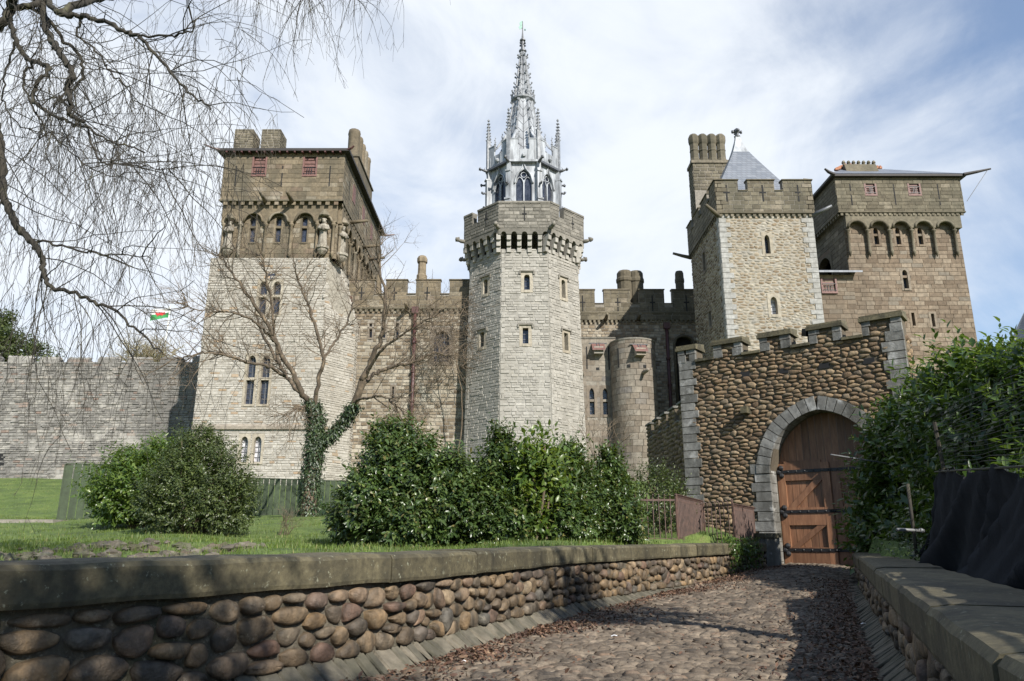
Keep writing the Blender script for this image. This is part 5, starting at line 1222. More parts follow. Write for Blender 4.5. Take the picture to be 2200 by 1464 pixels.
for (xa, xb) in leaf:
    ws = .22
    for s0 in (xa+.02, xb-ws-.0): rail(s0, s0+ws, zb0, zsg+.3, 'stile', .065)
    for z0, z1 in ((zb0, Z[1]+.02), (Z[2], Z[4]), (Z[5], Z[7]+.12)): rail(xa+ws+.02, xb-ws, z0, z1, 'rail', .06)
    for z0, z1 in ((Z[1]+.02, Z[2]), (Z[4], Z[5])):
        m_ = MB(); x0, x1 = xa+ws+.02, xb-ws; w = .24
        m_.hexa([f.pt(x0, z0, DP+.052), f.pt(x0+w, z0, DP+.052), f.pt(x0+w, z0, DP), f.pt(x0, z0, DP), f.pt(x1-w, z1, DP+.052), f.pt(x1, z1, DP+.052), f.pt(x1, z1, DP), f.pt(x1-w, z1, DP)]); m_.build('brace', 'oak', DO)
for y in (868, 1075, 1272):
    z = dv(y)
    for (xa, xb), s in ((leaf[0], 1), (leaf[1], -1)):
        m_ = MB(); x0 = xa if s > 0 else xb; f.box(m_, min(x0+s*.06, x0+s*1.62), max(x0+s*.06, x0+s*1.62), z-.045, z+.045, DP+.066, DP+.085)
        for q in ((.14, .11), (.14, -.11), (.06, 0)):
            c = f.pt(x0+s*q[0], z+q[1], DP+.07); m_.blob(c, .085, 8, 6, .02, (1, 1, 1))
        for k in range(6): m_.blob(f.pt(x0+s*(.35+k*.24), z, DP+.088), .022, 6, 4, 0)
        m_.build('strap_hinge', 'black_iron', DO)
# floodlight on the gate
p = f.pt(f.uv(1732, 738)[0], zn+.12, -.3); FL = tag(link('floodlight', None, None, p), 'small black floodlight in a gap of the gate battlements', 'lamp')
mb = MB(); mb.tube([p, p+Vector((0, 0, .22))], .03, 6); mb.build('bracket', 'black_iron', FL); mb = MB(); mb.box(p+Vector((0, 0, .33)), (.30, .2, .22), .3, .25); mb.build('lamp_housing', 'black_iron', FL)

# side wall running back from the gate
SW = thing('side_wall', 'narrow battlemented cobble wall running back from the gate in shade', 'castle wall', (5.4, 26.5, 1)); T = {}
q0 = gp_(SL+.1, .5); f2_ = Face((q0[0]-.35, 30.2), (q0[0]-.12, q0[1]), 1.0, 8); zt = EYE+4.35; zn2 = zt-.55
core = MB(); f2_.box(core, 0, f2_.W, .8, zn2, -.5, 0)
nme = 5; w = f2_.W/nme
for k in range(nme): f2_.box(core, k*w+.02, k*w+w*.62, zn2, zt, -.45, 0)
core.build('wall_core', 'mortar_brown', SW)
for k in range(nme):
    mb = MB(); prism(mb, f2_, k*w-.02, k*w+w*.62+.04, zt, zt+.07, -.52, .07, zt+.14); mb.build('merlon_coping', 'gate_dressing', SW)
    mb = MB(); prism(mb, f2_, k*w+w*.62, (k+1)*w+.02, zn2, zn2+.05, -.5, .06, zn2+.1); mb.build('crenel_sill', 'gate_dressing', SW)
T[('cobble', 'gate_cobble')] = pebbles(f2_.pt, cells(0, f2_.W, 1.0, zt-.02, .3, .16), .03, .06, 7, 1, lambda x, z: z > zn2 and (x % w) > w*.62, f2_.N)
flush(SW, T, 300)

# ================================================================== parapet walls of the bridge
def sweep_wall(name, label, xf, ya, yb, face_dir, zt, base_z, cw, n_cope, stone_cells, cap=300, seed=1):
    """wall along x=xf(y); face_dir=+1: stones face +x side of the line"""
    random.seed(seed)
    WLr = thing(name, label, 'wall', (xf((ya+yb)/2), (ya+yb)/2, .1)); yy = np.linspace(ya, yb, 160)
    pts = np.array([(xf(y), y) for y in yy]); seg = np.r_[0, np.cumsum(np.hypot(*np.diff(pts, axis=0).T))]; Ln = seg[-1]
    def at(s): x = np.interp(s, seg, pts[:, 0]); y = np.interp(s, seg, pts[:, 1]); return x, y
    def nrm(s):
        a, b = at(max(0, s-.15)), at(min(Ln, s+.15)); d = Vector((b[0]-a[0], b[1]-a[1], 0)).normalized(); return Vector((d.y, -d.x, 0))*face_dir
    def pt(s, z, d): x, y = at(s); q = nrm(s); return Vector((x+q.x*d, y+q.y*d, z))
    zc = zt-.24; core = MB(); st = np.linspace(0, Ln, 70)
    for a, b in zip(st[:-1], st[1:]):
        core.face(pt(a, -.2, 0), pt(b, -.2, 0), pt(b, zc, 0), pt(a, zc, 0)); core.face(pt(a, -.4, -cw+.12), pt(b, -.4, -cw+.12), pt(b, zc, -cw+.12), pt(a, zc, -cw+.12))
    for s in (0, Ln): core.face(pt(s, -.2, 0), pt(s, zc, 0), pt(s, zc, -cw+.12), pt(s, -.2, -cw+.12))
    core.build('wall_core', 'mortar_dark', WLr)
    ed = [0]+sorted((k+R(-.2, .2))*Ln/n_cope for k in range(1, n_cope))+[Ln]
    for a, b in zip(ed[:-1], ed[1:]):
        mb = MB(); n = max(3, int((b-a)/.25)); a += .006; b -= .006; jz, jd = R(-.008, .008), R(-.012, .012); prof = [(.075, zc), (.085, zc+.03), (.085, zt-.035), (.06, zt-.004), (-.03, zt+.01), (-cw+.03, zt+.01), (-cw, zt-.03), (-cw, zc)]
        rings = [[pt(a+(b-a)*i/n, z+.005*math.sin(i*1.7)+jz, d+jd+.004*math.sin(i*2.3)) for d, z in prof] for i in range(n+1)]; K = len(prof)
        i0 = len(mb.v); mb.v += [tuple(p) for r in rings for p in r]
        for i in range(n):
            for j in range(K): mb.f.append((i*K+j, i*K+(j+1) % K, (i+1)*K+(j+1) % K, (i+1)*K+j)); mb.r.append(0)
        mb.f += [tuple(range(K-1, -1, -1)), tuple(n*K+j for j in range(K))]; mb.r += [0, 0]; mb.build('coping_stone', 'coping', WLr)
    sx, sz = stone_cells; bz = base_z
    pl = cells(0, Ln, bz, zc-.012, sx, sz, jx=.45, jz=.40, drop=.13)
    vmid = nrm(Ln/2)
    emit(WLr, 'cobble', pebbles(pt, pl, .026, .062, 18, 3, None, None, .04, .45, .42), 'river_cobble', cap, True, 'cobble_masonry')
    # sloping kerb stones along the foot
    ks = []; s = 0.0
    while s < Ln-.1:
        w = R(.10, .24); o_in, o_out = .02, R(.24, .32); x, y = at(s); zb = zpath(x+face_dir*.3, y)-.02; V = []
        for q0, q1, up in ((s+.008, s+w-.008, 0), (s+.02, s+w-.02, 1)):
            l = .03*R(-1, 1)
            V += [pt(q0+l, zb-.03+up*.05, o_out-up*.03), pt(q1+l, zb-.03+up*.05, o_out-up*.03), pt(q1, bz-.0+up*.03, o_in), pt(q0, bz-.0+up*.03, o_in)]
        ks.append(('u', np.array([tuple(v) for v in V]), [(4, 5, 6, 7), (0, 1, 5, 4), (1, 2, 6, 5), (3, 0, 4, 7)], score(V[0], w*.3))); s += w
    emit(WLr, 'kerb_stone', ks, 'kerb', 120, False)
    return WLr
sweep_wall('parapet_wall', 'low cobblestone parapet wall with heavy stone coping in the left foreground', lwx, 1.2, 21.2, 1, 1.0, .17, .52, 13, (.235, .148), 300, 4)
sweep_wall('parapet_wall', 'shaded cobblestone parapet wall with flat coping in the right foreground', rwx, .75, 17.0, -1, .82, .17, .62, 10, (.24, .155), 300, 9)
# short return of the left wall at the gate
random.seed(33)
# ================================================================== vegetation helpers
def smooth_line(pts, k=4):
    pts = [Vector(p) for p in pts]; out = []
    for i in range(len(pts)-1):
        p0, p1, p2, p3 = pts[max(i-1, 0)], pts[i], pts[i+1], pts[min(i+2, len(pts)-1)]
        for j in range(k):
            t = j/k; out.append(.5*((2*p1)+(p2-p0)*t+(2*p0-5*p1+4*p2-p3)*t*t+(3*p1-p0-3*p2+p3)*t*t*t))
    return out+[pts[-1]]
def rv(): return Vector((R(-1, 1), R(-1, 1), R(-1, 1)))
def limb(mb, pts, r0, r1, n=7, k=5, wob=.0):
    L_ = smooth_line(pts, k)
    if wob: L_ = [p+rv()*wob*(0 if i in (0,) else 1) for i, p in enumerate(L_)]
    rad = [r0+(r1-r0)*(i/(len(L_)-1)) for i in range(len(L_))]; mb.tube(L_, rad, n, True); return L_, rad
def twig(mb, p, d, ln, r, lev, grav=0.0, curl=.25, kids=3, spread=.8, up=0.0):
    n = max(3, int(ln/.16)) if ln < 1.2 else 7; st = ln/n; pts = [p.copy()]; d = d.normalized(); ds = []
    for i in range(n):
        d = (d+rv()*curl+Vector((0, 0, -grav+up))*.3).normalized(); p = p+d*st; pts.append(p.copy()); ds.append(d.copy())
    mb.tube(pts, [max(.0016, r*(1-.8*i/n)) for i in range(n+1)], 3 if r < .02 else 5, False)
    if lev > 0:
        for c in range(kids):
            i = random.randrange(max(1, n//4), n); a = rv(); a = (a-ds[i]*a.dot(ds[i])).normalized()
            twig(mb, pts[i], ds[i]*(1-spread*.5)+a*spread, ln*R(.4, .72), r*.55, lev-1, grav, curl, kids, spread, up)
BASE['blade', 0] = (np.array([(-.06, 0, 0), (.06, 0, 0), (.035, .12, .6), (-.035, .12, .6), (0, .42, 1.0)]), [(0, 1, 2, 3), (3, 2, 4)])
BASE['blade', 1] = (np.array([(-.05, 0, 0), (.05, 0, 0), (.03, .3, .5), (-.03, .3, .5), (.02, .8, .7)]), [(0, 1, 2, 3), (3, 2, 4)])
def mats_from(pos, yd, up, size):
    """(N,3) positions, leaf direction, normal hint, size"""
    y = yd/np.linalg.norm(yd, axis=1, keepdims=True); x = np.cross(y, up); x /= (np.linalg.norm(x, axis=1, keepdims=True)+1e-9); z = np.cross(x, y)
    M = np.zeros((len(pos), 4, 4)); M[:, :3, 0] = x*size[:, None]; M[:, :3, 1] = y*size[:, None]; M[:, :3, 2] = z*size[:, None]; M[:, :3, 3] = pos; M[:, 3, 3] = 1; return M
def foliage(ells, shoots, leaf, per=9, length=.32, droop=.35, up=.5, low=-.75, inner=.5, seed=0, jit=.22):
    """leaf matrices: shoots growing out of lumpy ellipsoids, plus leaves inside"""
    q = np.random.default_rng(seed); out = []; vol = np.array([e[3]*e[4]+e[3]*e[5]+e[4]*e[5] for e in ells]); pr = vol/vol.sum()
    E = np.array(ells)
    w = q.choice(len(ells), shoots, p=pr); d = q.normal(size=(shoots, 3)); d /= np.linalg.norm(d, axis=1, keepdims=True); d[:, 2] = np.where(d[:, 2] < low, -d[:, 2], d[:, 2])
    r = (1-np.abs(q.normal(size=shoots))*jit)*(1+.10*np.sin(d[:, 0]*7+d[:, 2]*5)+.07*np.sin(d[:, 1]*11+d[:, 2]*9)); pos = E[w, :3]+d*E[w, 3:6]*r[:, None]
    # drop shoots buried in another lump
    keep = np.ones(shoots, bool)
    for k in range(len(ells)):
        s = (((pos-E[k, :3])/E[k, 3:6])**2).sum(1); keep &= ~((s < .45) & (w != k))
    pos, d, w = pos[keep], d[keep], w[keep]; n = len(pos)
    sd = d+np.array([0, 0, up])+q.normal(size=(n, 3))*.35; sd /= np.linalg.norm(sd, axis=1, keepdims=True)
    a = np.cross(sd, np.array([.3, .2, .93])); a /= np.linalg.norm(a, axis=1, keepdims=True); b = np.cross(sd, a)
    Ls = length*np.where(q.random(n) < .03, 2.0, q.uniform(.5, 1.4, n)); P_, Y_, U_, S_ = [], [], [], []
    for k in range(per):
        t = (k+.5)/per; ang = k*2.4+q.uniform(0, .7, n); rad = a*np.cos(ang)[:, None]+b*np.sin(ang)[:, None]
        P_.append(pos+sd*(Ls*t)[:, None]); yd = rad*(1.05-.5*t)+sd*(.35+.6*t)+np.array([0, 0, -droop])*(.4+q.random((n, 1))); Y_.append(yd); U_.append(sd+np.array([0, 0, .35])+q.normal(size=(n, 3))*.25); S_.append(leaf*q.uniform(.5, 1.35, n)*(1-.25*t))
    M = mats_from(np.concatenate(P_), np.concatenate(Y_), np.concatenate(U_), np.concatenate(S_))
    ni = int(len(M)*inner)
    if ni:
        w = q.choice(len(ells), ni, p=pr); d = q.normal(size=(ni, 3)); d /= np.linalg.norm(d, axis=1, keepdims=True); rr = q.uniform(.45, .95, ni); pos = E[w, :3]+d*E[w, 3:6]*rr[:, None]
        M = np.concatenate([M, mats_from(pos, d+q.normal(size=(ni, 3))*.6, q.normal(size=(ni, 3))+np.array([0, 0, .8]), leaf*q.uniform(.8, 1.4, ni))])
    return M
LEAFK = [('leaf', k) for k in range(4)]
def ell_px(u0, u1, v0, v1, Y, ry=None):
    a, b = P(u0, (v0+v1)/2, Y), P(u1, (v0+v1)/2, Y); t, bt = P((u0+u1)/2, v0, Y).z, P((u0+u1)/2, v1, Y).z
    rx = (b.x-a.x)/2; return ((a.x+b.x)/2, Y, (t+bt)/2, rx, ry or rx*.9, (t-bt)/2)
def shrub(name, label, ells, shoots, leaf, m, seed, cat='shrub', leaf_objs=0, group='evergreen shrubs behind the parapet', **k):
    random.seed(seed); cx = sum(e[0] for e in ells)/len(ells); cy = sum(e[1] for e in ells)/len(ells); zb = min(e[2]-e[5] for e in ells)
    s = thing(name, label, cat, (cx, cy, zb), group); M = foliage(ells, shoots, leaf, seed=seed, **k)
    if leaf_objs:
        c = M[:, :3, 3]; dd = np.linalg.norm(c-np.array([0, 0, EYE]), axis=1); facing = np.abs((M[:, :3, 2]/np.linalg.norm(M[:, :3, 2], axis=1, keepdims=True)*(c-np.array([0, 0, EYE]))/dd[:, None]).sum(1))
        out_ = np.zeros(len(M))
        for e in ells: out_ = np.maximum(out_, (c-np.array(e[:3]))@np.array([0, -1, .3])/e[4])
        sc = facing*np.linalg.norm(M[:, :3, 1], axis=1)/dd*np.clip(out_, 0, 2)
        for i in range(len(M)):
            if dd[i] > 0:
                q = proj(c[i])
                if q is None or not (0 < q[0] < 2200 and 0 < q[1] < 1464): sc[i] = 0
        o = np.argsort(-sc)[:leaf_objs]; keep = np.ones(len(M), bool); keep[o] = False
        emit(s, 'leaf', [('i', LEAFK[j % 4], M[i], 1) for j, i in enumerate(o)], m, leaf_objs, True); M = M[keep]
    if m == 'leaf_dark':      # paler new growth at some tips
        z = M[:, 2, 3]; nw = (rng.random(len(M)) < .05) & (z > np.quantile(z, .35)); bulk(s, 'new_growth', M[nw], LEAFK, 'leaf_bright'); M = M[~nw]
    bulk(s, 'foliage', M, LEAFK, m)
    st = MB()
    for e in ells[:4]:
        for j in range(5):
            a = R(0, 2*PI); p0 = Vector((cx+R(-.2, .2), cy+R(-.2, .2), zb-.05)); p1 = Vector((e[0]+e[3]*.7*math.cos(a), e[1]+e[4]*.7*math.sin(a), e[2]+e[5]*R(.1, .8))); md = p0.lerp(p1, .5)+Vector((R(-.1, .1), R(-.1, .1), .1)); st.tube(smooth_line([p0, md, p1], 4), [.03-.002*i for i in range(9)], 5, False)
    st.build('stem', 'bark_brown', s); return s

# ------------------------------------------------------------------ shrubs on the lawn
shrub('laurel_shrub', 'bright green laurel shrub left of the round olive bush', [ell_px(195, 400, 985, 1130, 22.5), ell_px(270, 410, 955, 1080, 22.8), ell_px(205, 300, 1040, 1135, 22.0)], 1250, .15, 'leaf_laurel_pale', 11, per=9, length=.42, up=.7)
shrub('round_shrub', 'large rounded olive green bush at the left edge of the lawn', [ell_px(305, 540, 965, 1165, 20.0), ell_px(345, 500, 930, 1080, 20.3), ell_px(300, 400, 1020, 1160, 19.6), ell_px(430, 545, 1010, 1160, 19.8), ell_px(400, 470, 918, 1000, 20.2)], 2900, .085, 'leaf_olive', 12, per=9, length=.24, up=.6, inner=.5)
shrub('dark_shrub', 'broad dark glossy evergreen shrub beside the ivy tree', [ell_px(760, 960, 945, 1185, 15.6), ell_px(790, 905, 915, 1060, 15.8), ell_px(735, 850, 1015, 1180, 15.2), ell_px(880, 1010, 975, 1185, 15.2), ell_px(715, 790, 1060, 1170, 15.4), ell_px(930, 1050, 1040, 1190, 14.9), ell_px(820, 950, 1080, 1195, 14.7)], 2700, .125, 'leaf_dark', 13, leaf_objs=120, per=11, length=.28, droop=.6, up=.35)
shrub('dark_shrub', 'tall pointed dark evergreen shrub in front of the octagonal tower base', [ell_px(1015, 1115, 1005, 1185, 15.3), ell_px(1052, 1100, 930, 1060, 15.4), ell_px(985, 1050, 1005, 1120, 15.6), ell_px(1040, 1140, 1080, 1190, 14.8)], 1300, .12, 'leaf_dark', 14, leaf_objs=60, per=11, length=.28, droop=.55, up=.5)
shrub('young_laurel', 'yellow green young laurel with upright shoots between the dark shrubs', [ell_px(1112, 1180, 1040, 1180, 14.9), ell_px(1115, 1146, 968, 1060, 14.8), ell_px(1160, 1182, 945, 1040, 14.8), ell_px(1140, 1200, 1010, 1080, 15.0)], 300, .17, 'leaf_bright', 15, leaf_objs=60, per=8, length=.5, droop=.0, up=1.1, inner=.3)
shrub('dark_shrub', 'dense dark evergreen shrub left of the railing, nearer the octagonal tower', [ell_px(1185, 1295, 1015, 1180, 15.7), ell_px(1198, 1250, 955, 1060, 15.9), ell_px(1180, 1260, 1070, 1185, 15.0)], 1150, .11, 'leaf_dark', 16, leaf_objs=40, per=11, length=.25, droop=.4, up=.5)
shrub('dark_shrub', 'smaller dark evergreen shrub touching the iron railing', [ell_px(1268, 1355, 1020, 1175, 16.2), ell_px(1285, 1335, 972, 1080, 16.4), ell_px(1300, 1375, 1070, 1175, 15.9)], 950, .11, 'leaf_dark', 17, per=11, length=.25, droop=.4, up=.5)
shrub('grey_shrub', 'thin grey green shrub behind the iron railing', [ell_px(1355, 1450, 1010, 1160, 19.5), ell_px(1420, 1475, 1030, 1170, 20.5)], 420, .09, 'leaf_olive', 18, per=8, length=.35, up=.7, inner=.3)
# ------------------------------------------------------------------ hedge at the right
hl = [(8.85, 17.3, 1.9, .85, .9, 1.8), (9.0, 16.9, 3.0, .75, .9, 1.0), (9.3, 15.9, 2.5, 1.1, 1.2, 2.0), (9.1, 14.4, 2.5, 1.2, 1.2, 2.1), (8.9, 13.0, 2.3, 1.2, 1.2, 2.0), (9.0, 11.6, 2.2, 1.3, 1.2, 1.95), (8.2, 17.0, 1.1, .5, .7, .9), (8.1, 13.2, 1.2, .8, 1.0, 1.0), (7.7, 10.4, 1.3, .7, 1.1, .9), (7.2, 8.8, 1.1, .6, 1.0, .8), (8.3, 15.2, .9, .7, 1.1, .7)]
shrub('laurel_hedge', 'tall glossy laurel hedge beside the gate, behind the black tarpaulin', hl, 4200, .21, 'leaf_laurel', 31, cat='hedge', leaf_objs=300, group=None, per=9, length=.5, droop=.15, up=.75, inner=.5)

shrub('ground_ivy', 'low ivy and leaves on the bank behind the right parapet', [(rwx(y)+1.15+.25*(k % 2), y, .62+.012*y, .55, .75, .30) for k, y in enumerate(np.arange(11.6, 18.2, .7))]+[(rwx(y)+2.1, y, .8, .7, .8, .45) for y in np.arange(11.0, 18.0, 1.0)], 1300, .085, 'ivy', 37, cat='plant', group=None, per=8, length=.25, up=.5, inner=.3)
# ------------------------------------------------------------------ tree with ivy
random.seed(51); IT = thing('ivy_tree', 'bare spreading tree with ivy covered trunk in front of the square tower', 'tree', tuple(P(668, 1112, 30)))
c3 = lambda x, y, Y=30.0: P(540+x/2.525, 560+y/2.525, Y)
c2 = lambda x, y, Y=30.0: P(380+x/3.327, 640+y/3.327, Y)
trk = MB(); base = c3(312, 1420); base.z -= .3
A, rA = limb(trk, [base, c3(322, 1200), c3(345, 1000), c3(350, 860), c3(325, 770)], .31, .17, 10)
B, rB = limb(trk, [c3(345, 1010), c3(420, 960), c3(520, 850), c3(575, 740, 29.6), c3(605, 640, 29.4)], .20, .14, 9)
trk.build('trunk', 'bark_brown', IT, True)
LIM = [([c3(325, 775), c3(280, 730, 29.6), c3(210, 590, 29.2), c3(100, 380, 28.8), c3(0, 215, 28.4), P(500, 590, 28.2), P(470, 545, 28)], .15, .03),
       ([c3(322, 770), c3(240, 690, 30.3), c3(150, 560, 30.8), c3(60, 400, 31.2), P(553, 690, 31.5), P(545, 640, 31.6)], .12, .03),
       ([c3(150, 565, 29), c3(130, 400, 29), c3(90, 130, 28.8), c3(60, 0, 28.5), P(560, 545, 28.5)], .08, .02),
       ([c3(345, 860), c3(365, 640, 29.6), c3(395, 530, 29.4), c3(330, 300, 29.2), c3(285, 190, 29), c3(240, 60, 28.9), P(630, 560, 28.8)], .11, .02),
       ([c3(390, 540, 29.5), c3(450, 440, 30.4), c3(520, 330, 31), c3(560, 200, 31.4), P(775, 600, 31.8)], .07, .02),
       ([c3(600, 650, 29.4), c3(660, 520, 29.2), c3(710, 390, 29), c3(722, 180, 28.8), c3(690, 20, 28.6), P(820, 520, 28.4)], .14, .025),
       ([c3(585, 700, 29.5), c3(660, 620, 30), c3(780, 570, 30.4), c3(900, 545, 30.7), c3(985, 505, 31), P(975, 765, 31.4)], .11, .03),
       ([c3(610, 640, 29.4), c3(700, 500, 28.6), c3(820, 400, 28.0), c3(940, 330, 27.6), P(960, 660, 27.3)], .08, .02),
       ([c3(560, 770, 29.6), c3(640, 740, 28.8), c3(730, 745, 28.3), c3(800, 800, 28), c3(840, 860, 27.8)], .07, .015),
       ([c2(770, 560, 29.7), c2(680, 500, 28.6), c2(500, 460, 27.8), c2(340, 410, 27.2), c2(180, 395, 26.8), P(390, 770, 26.4), P(350, 772, 26.2)], .085, .015),
       ([c2(690, 310, 29.4), c2(600, 210, 28.6), c2(480, 130, 28), c2(300, 100, 27.5), c2(130, 80, 27.2), P(390, 650, 27)], .07, .012),
       ([c3(325, 790), c3(250, 800, 29.2), c3(190, 850, 28.9)], .045, .012)]
for pts, r0, r1 in LIM:
    mb = MB(); Lp, rad = limb(mb, pts, r0*.88, r1*.9, 7, 6, .05); mb.build('limb', 'bark_pale', IT, True)
tw = MB()
for pts, r0, r1 in LIM:
    Lp = smooth_line(pts, 5); n = len(Lp)
    for k in range(int(10+n*.65)):
        i = random.randrange(int(n*.30), n-1); d = (Lp[i+1]-Lp[i]).normalized(); a = rv(); a = (a-d*a.dot(d)).normalized()
        twig(tw, Lp[i], d*.7+a*.8, R(.9, 2.0), .020, 3 if k % 2 else 2, .10, .20, 3, .8, .22)
o = tw.build('twigs', 'bark_brown', IT); o['kind'] = 'stuff'
iv = []; q = np.random.default_rng(5)
def ivy_on(Lp, rad, n, extra=.16):
    out = []
    for k in range(n):
        i = q.integers(0, len(Lp)-1); t = q.random(); p = np.array(Lp[i].lerp(Lp[i+1], t)); a = q.uniform(0, 2*PI); d = np.array([math.cos(a), math.sin(a), q.normal()*.3]); rr = rad[i]+abs(q.normal())*extra
        out.append((p+d*rr, d))
    return out
pv = ivy_on(A, rA, 5600, .12)+ivy_on(B[:14], rB, 2600, .10)
pos = np.array([a for a, _ in pv]); dr = np.array([b for _, b in pv])
bulk(IT, 'ivy', mats_from(pos, np.array([0, 0, -.8])+dr*.35+q.normal(size=dr.shape)*.45, dr+np.array([0, 0, .3])+q.normal(size=dr.shape)*.25, q.uniform(.07, .15, len(pos))), [('leaf', 3), ('leaf', 1)], 'ivy')

# creeper and bare shrub near the castle walls
def bare(name, label, base, spread, n, ln, r, m, up, grav=0.0, lev=2, curl=.22, cat='shrub'):
    s = thing(name, label, cat, base); mb = MB()
    for k in range(n):
        d = Vector((R(-1, 1)*spread[0], R(-1, 1)*spread[1], 1)); twig(mb, Vector(base)+Vector((R(-.15, .15), R(-.15, .15), 0)), d, ln*R(.7, 1.2), r, lev, grav, curl, 3, .6, up)
    o = mb.build('twigs', m, s); o['kind'] = 'stuff'; return s
random.seed(61)
bare('bare_shrub', 'leafless brown shrub against the ashlar wall below the arched windows', tuple(P(1290, 1010, 40)), (.5, .3), 12, 2.6, .03, 'bark_brown', .12)
bare('dry_weeds', 'dry brown weeds on the grass near the ivy tree', tuple(P(612, 1150, 21)), (.6, .6), 14, .7, .008, 'bark_brown', .1, cat='plant')
CR = thing('bare_creeper', 'tangled leafless creeper hanging in the shaded corner beside the octagonal tower', 'plant', tuple(P(965, 900, 51.5))); mb = MB()
for k in range(120):
    p = P(R(918, 1006), R(640, 790), R(50.4, 52)); twig(mb, p, Vector((R(-.8, .8), R(-.4, .2), R(-1, .4))), R(1.0, 2.4), .022, 2, .25, .3, 3, .9)
limb(mb, [P(985, 980, 51.5), P(992, 860, 51.2), P(978, 760, 51.2), P(965, 690, 51.4)], .05, .02, wob=.06)
o = mb.build('twigs', 'bark_brown', CR); o['kind'] = 'stuff'

# ------------------------------------------------------------------ overhanging tree, upper left
random.seed(71); WT = thing('weeping_tree', 'dark overhanging tree with twisted limbs and hanging bare twigs at upper left', 'tree', (-8.6, 8.6, .4))
k1 = lambda x, y, Y=8.2: P(x/2.614, y/2.614, Y)
trunk_top = Vector((-8.0, 8.4, 8.6)); mb = MB()
T0, rT = limb(mb, [(-8.7, 8.6, 0), (-8.5, 8.6, 3), (-8.2, 8.5, 6), trunk_top, (-7.4, 8.3, 11)], .34, .20, 12); mb.build('trunk', 'bark_dark', WT, True)
WL_ = [([trunk_top-Vector((0, 0, 1.2)), k1(-120, 180, 8.3), k1(20, 130), k1(60, 40), k1(85, -60, 8.0), k1(130, -200, 7.8)], .13, .09),
       ([k1(85, -60, 8.0), k1(150, -30), k1(235, 20), k1(262, 160), k1(310, 260, 7.9), k1(360, 340, 7.8), k1(405, 430, 7.7), k1(370, 500, 7.7), k1(400, 570, 7.6), k1(395, 650, 7.6), k1(470, 690, 7.5)], .10, .035),
       ([k1(60, 50), k1(180, 35, 8.1), k1(260, 10), k1(340, 75, 7.9), k1(450, 95, 7.9), k1(570, 115, 7.8), k1(690, 180, 7.7), k1(780, 205, 7.6), k1(860, 290, 7.5), k1(1000, 455, 7.3), k1(1090, 540, 7.2), k1(1190, 615, 7.1)], .085, .015),
       ([k1(50, 120), k1(95, 230), k1(140, 320), k1(230, 360, 8.0), k1(280, 395, 7.9), k1(200, 490, 7.9), k1(190, 560, 7.9), k1(250, 620, 7.8), k1(320, 660, 7.7), k1(410, 700, 7.6), k1(520, 735, 7.5), k1(640, 800, 7.4), k1(800, 850, 7.3)], .065, .015),
       ([k1(160, 30, 8.3), k1(290, 130, 8.4), k1(350, 220, 8.5), k1(430, 300, 8.6), k1(470, 400, 8.6), k1(430, 480, 8.6), k1(370, 560, 8.6), k1(330, 540, 8.6), k1(310, 600, 8.6)], .05, .02),
       ([k1(340, 75, 7.9), k1(470, 10, 8.2), k1(620, -20, 8.6), k1(900, -90, 9.0), k1(1300, -140, 9.2), k1(1800, -160, 9.3), k1(2250, -150, 9.3)], .10, .03),
       ([k1(780, 205, 7.6), k1(960, 200, 7.5), k1(1080, 165, 7.4), k1(1090, 110, 7.4)], .03, .01),
       ([trunk_top-Vector((0, 0, 4.4)), k1(-140, 640, 8.5), k1(-20, 740, 8.3), k1(5, 900, 8.2), k1(15, 1080, 8.1), k1(70, 1220, 8.0), k1(140, 1320, 7.9), k1(205, 1400, 7.8), k1(238, 1470, 7.8), P(95, 585, 7.7), P(112, 618, 7.6), P(170, 635, 7.5), P(235, 665, 7.4), P(300, 715, 7.3), P(345, 755, 7.2)], .12, .012),
       ([k1(180, 1350, 7.9), k1(330, 1380, 7.7), k1(480, 1420, 7.6), k1(650, 1430, 7.5), k1(850, 1450, 7.4)], .03, .008),
       ([k1(480, 700, 7.6), k1(560, 900, 7.5), k1(640, 920, 7.4), k1(800, 930, 7.3), k1(1000, 960, 7.2)], .025, .008),
       ([k1(270, 740, 7.9), k1(420, 870, 8), k1(520, 960, 8.1), k1(700, 1000, 8.2), k1(900, 1060, 8.3)], .02, .007),
       ([k1(95, 230, 8.4), k1(30, 420, 8.6), k1(20, 560, 8.6), k1(110, 700, 8.6), k1(260, 760, 8.6)], .03, .01),
       ([k1(220, 330, 8.2), k1(150, 400, 8.2), k1(130, 480, 8.2), k1(190, 600, 8.2), k1(270, 770, 8.2)], .04, .015),
       ([k1(450, 95, 8), k1(440, 200, 8), k1(540, 280, 8), k1(600, 380, 8), k1(640, 430, 8), k1(730, 500, 8), k1(760, 620, 8)], .03, .01)]
for pts, r0, r1 in WL_:
    mb = MB(); Lp, rad = limb(mb, pts, r0*.50, r1*.6, 8, 6, .022); mb.build('limb', 'bark_dark', WT, True)
tw = MB()
def strand(p, ln, r=.0045, sway=None):
    d = Vector((R(-.45, .6), R(-.4, .3), R(-.9, .25))); n = max(5, int(ln/.13)); pts = [p.copy()]
    for i in range(n):
        d = (d*.86+Vector((R(-.16, .16), R(-.14, .14), -.22+R(-.08, .08)))); d.normalize(); p = p+d*(ln/n); pts.append(p.copy())
        if random.random() < .55: twig(tw, p, d*.8+rv()*.55, R(.10, .34), r*.55, 1 if random.random() < .3 else 0, .55, .12, 2, .6)
    tw.tube(pts, [max(.0017, r*(1-.7*i/n)) for i in range(n+1)], 3, False)
STARTS = []
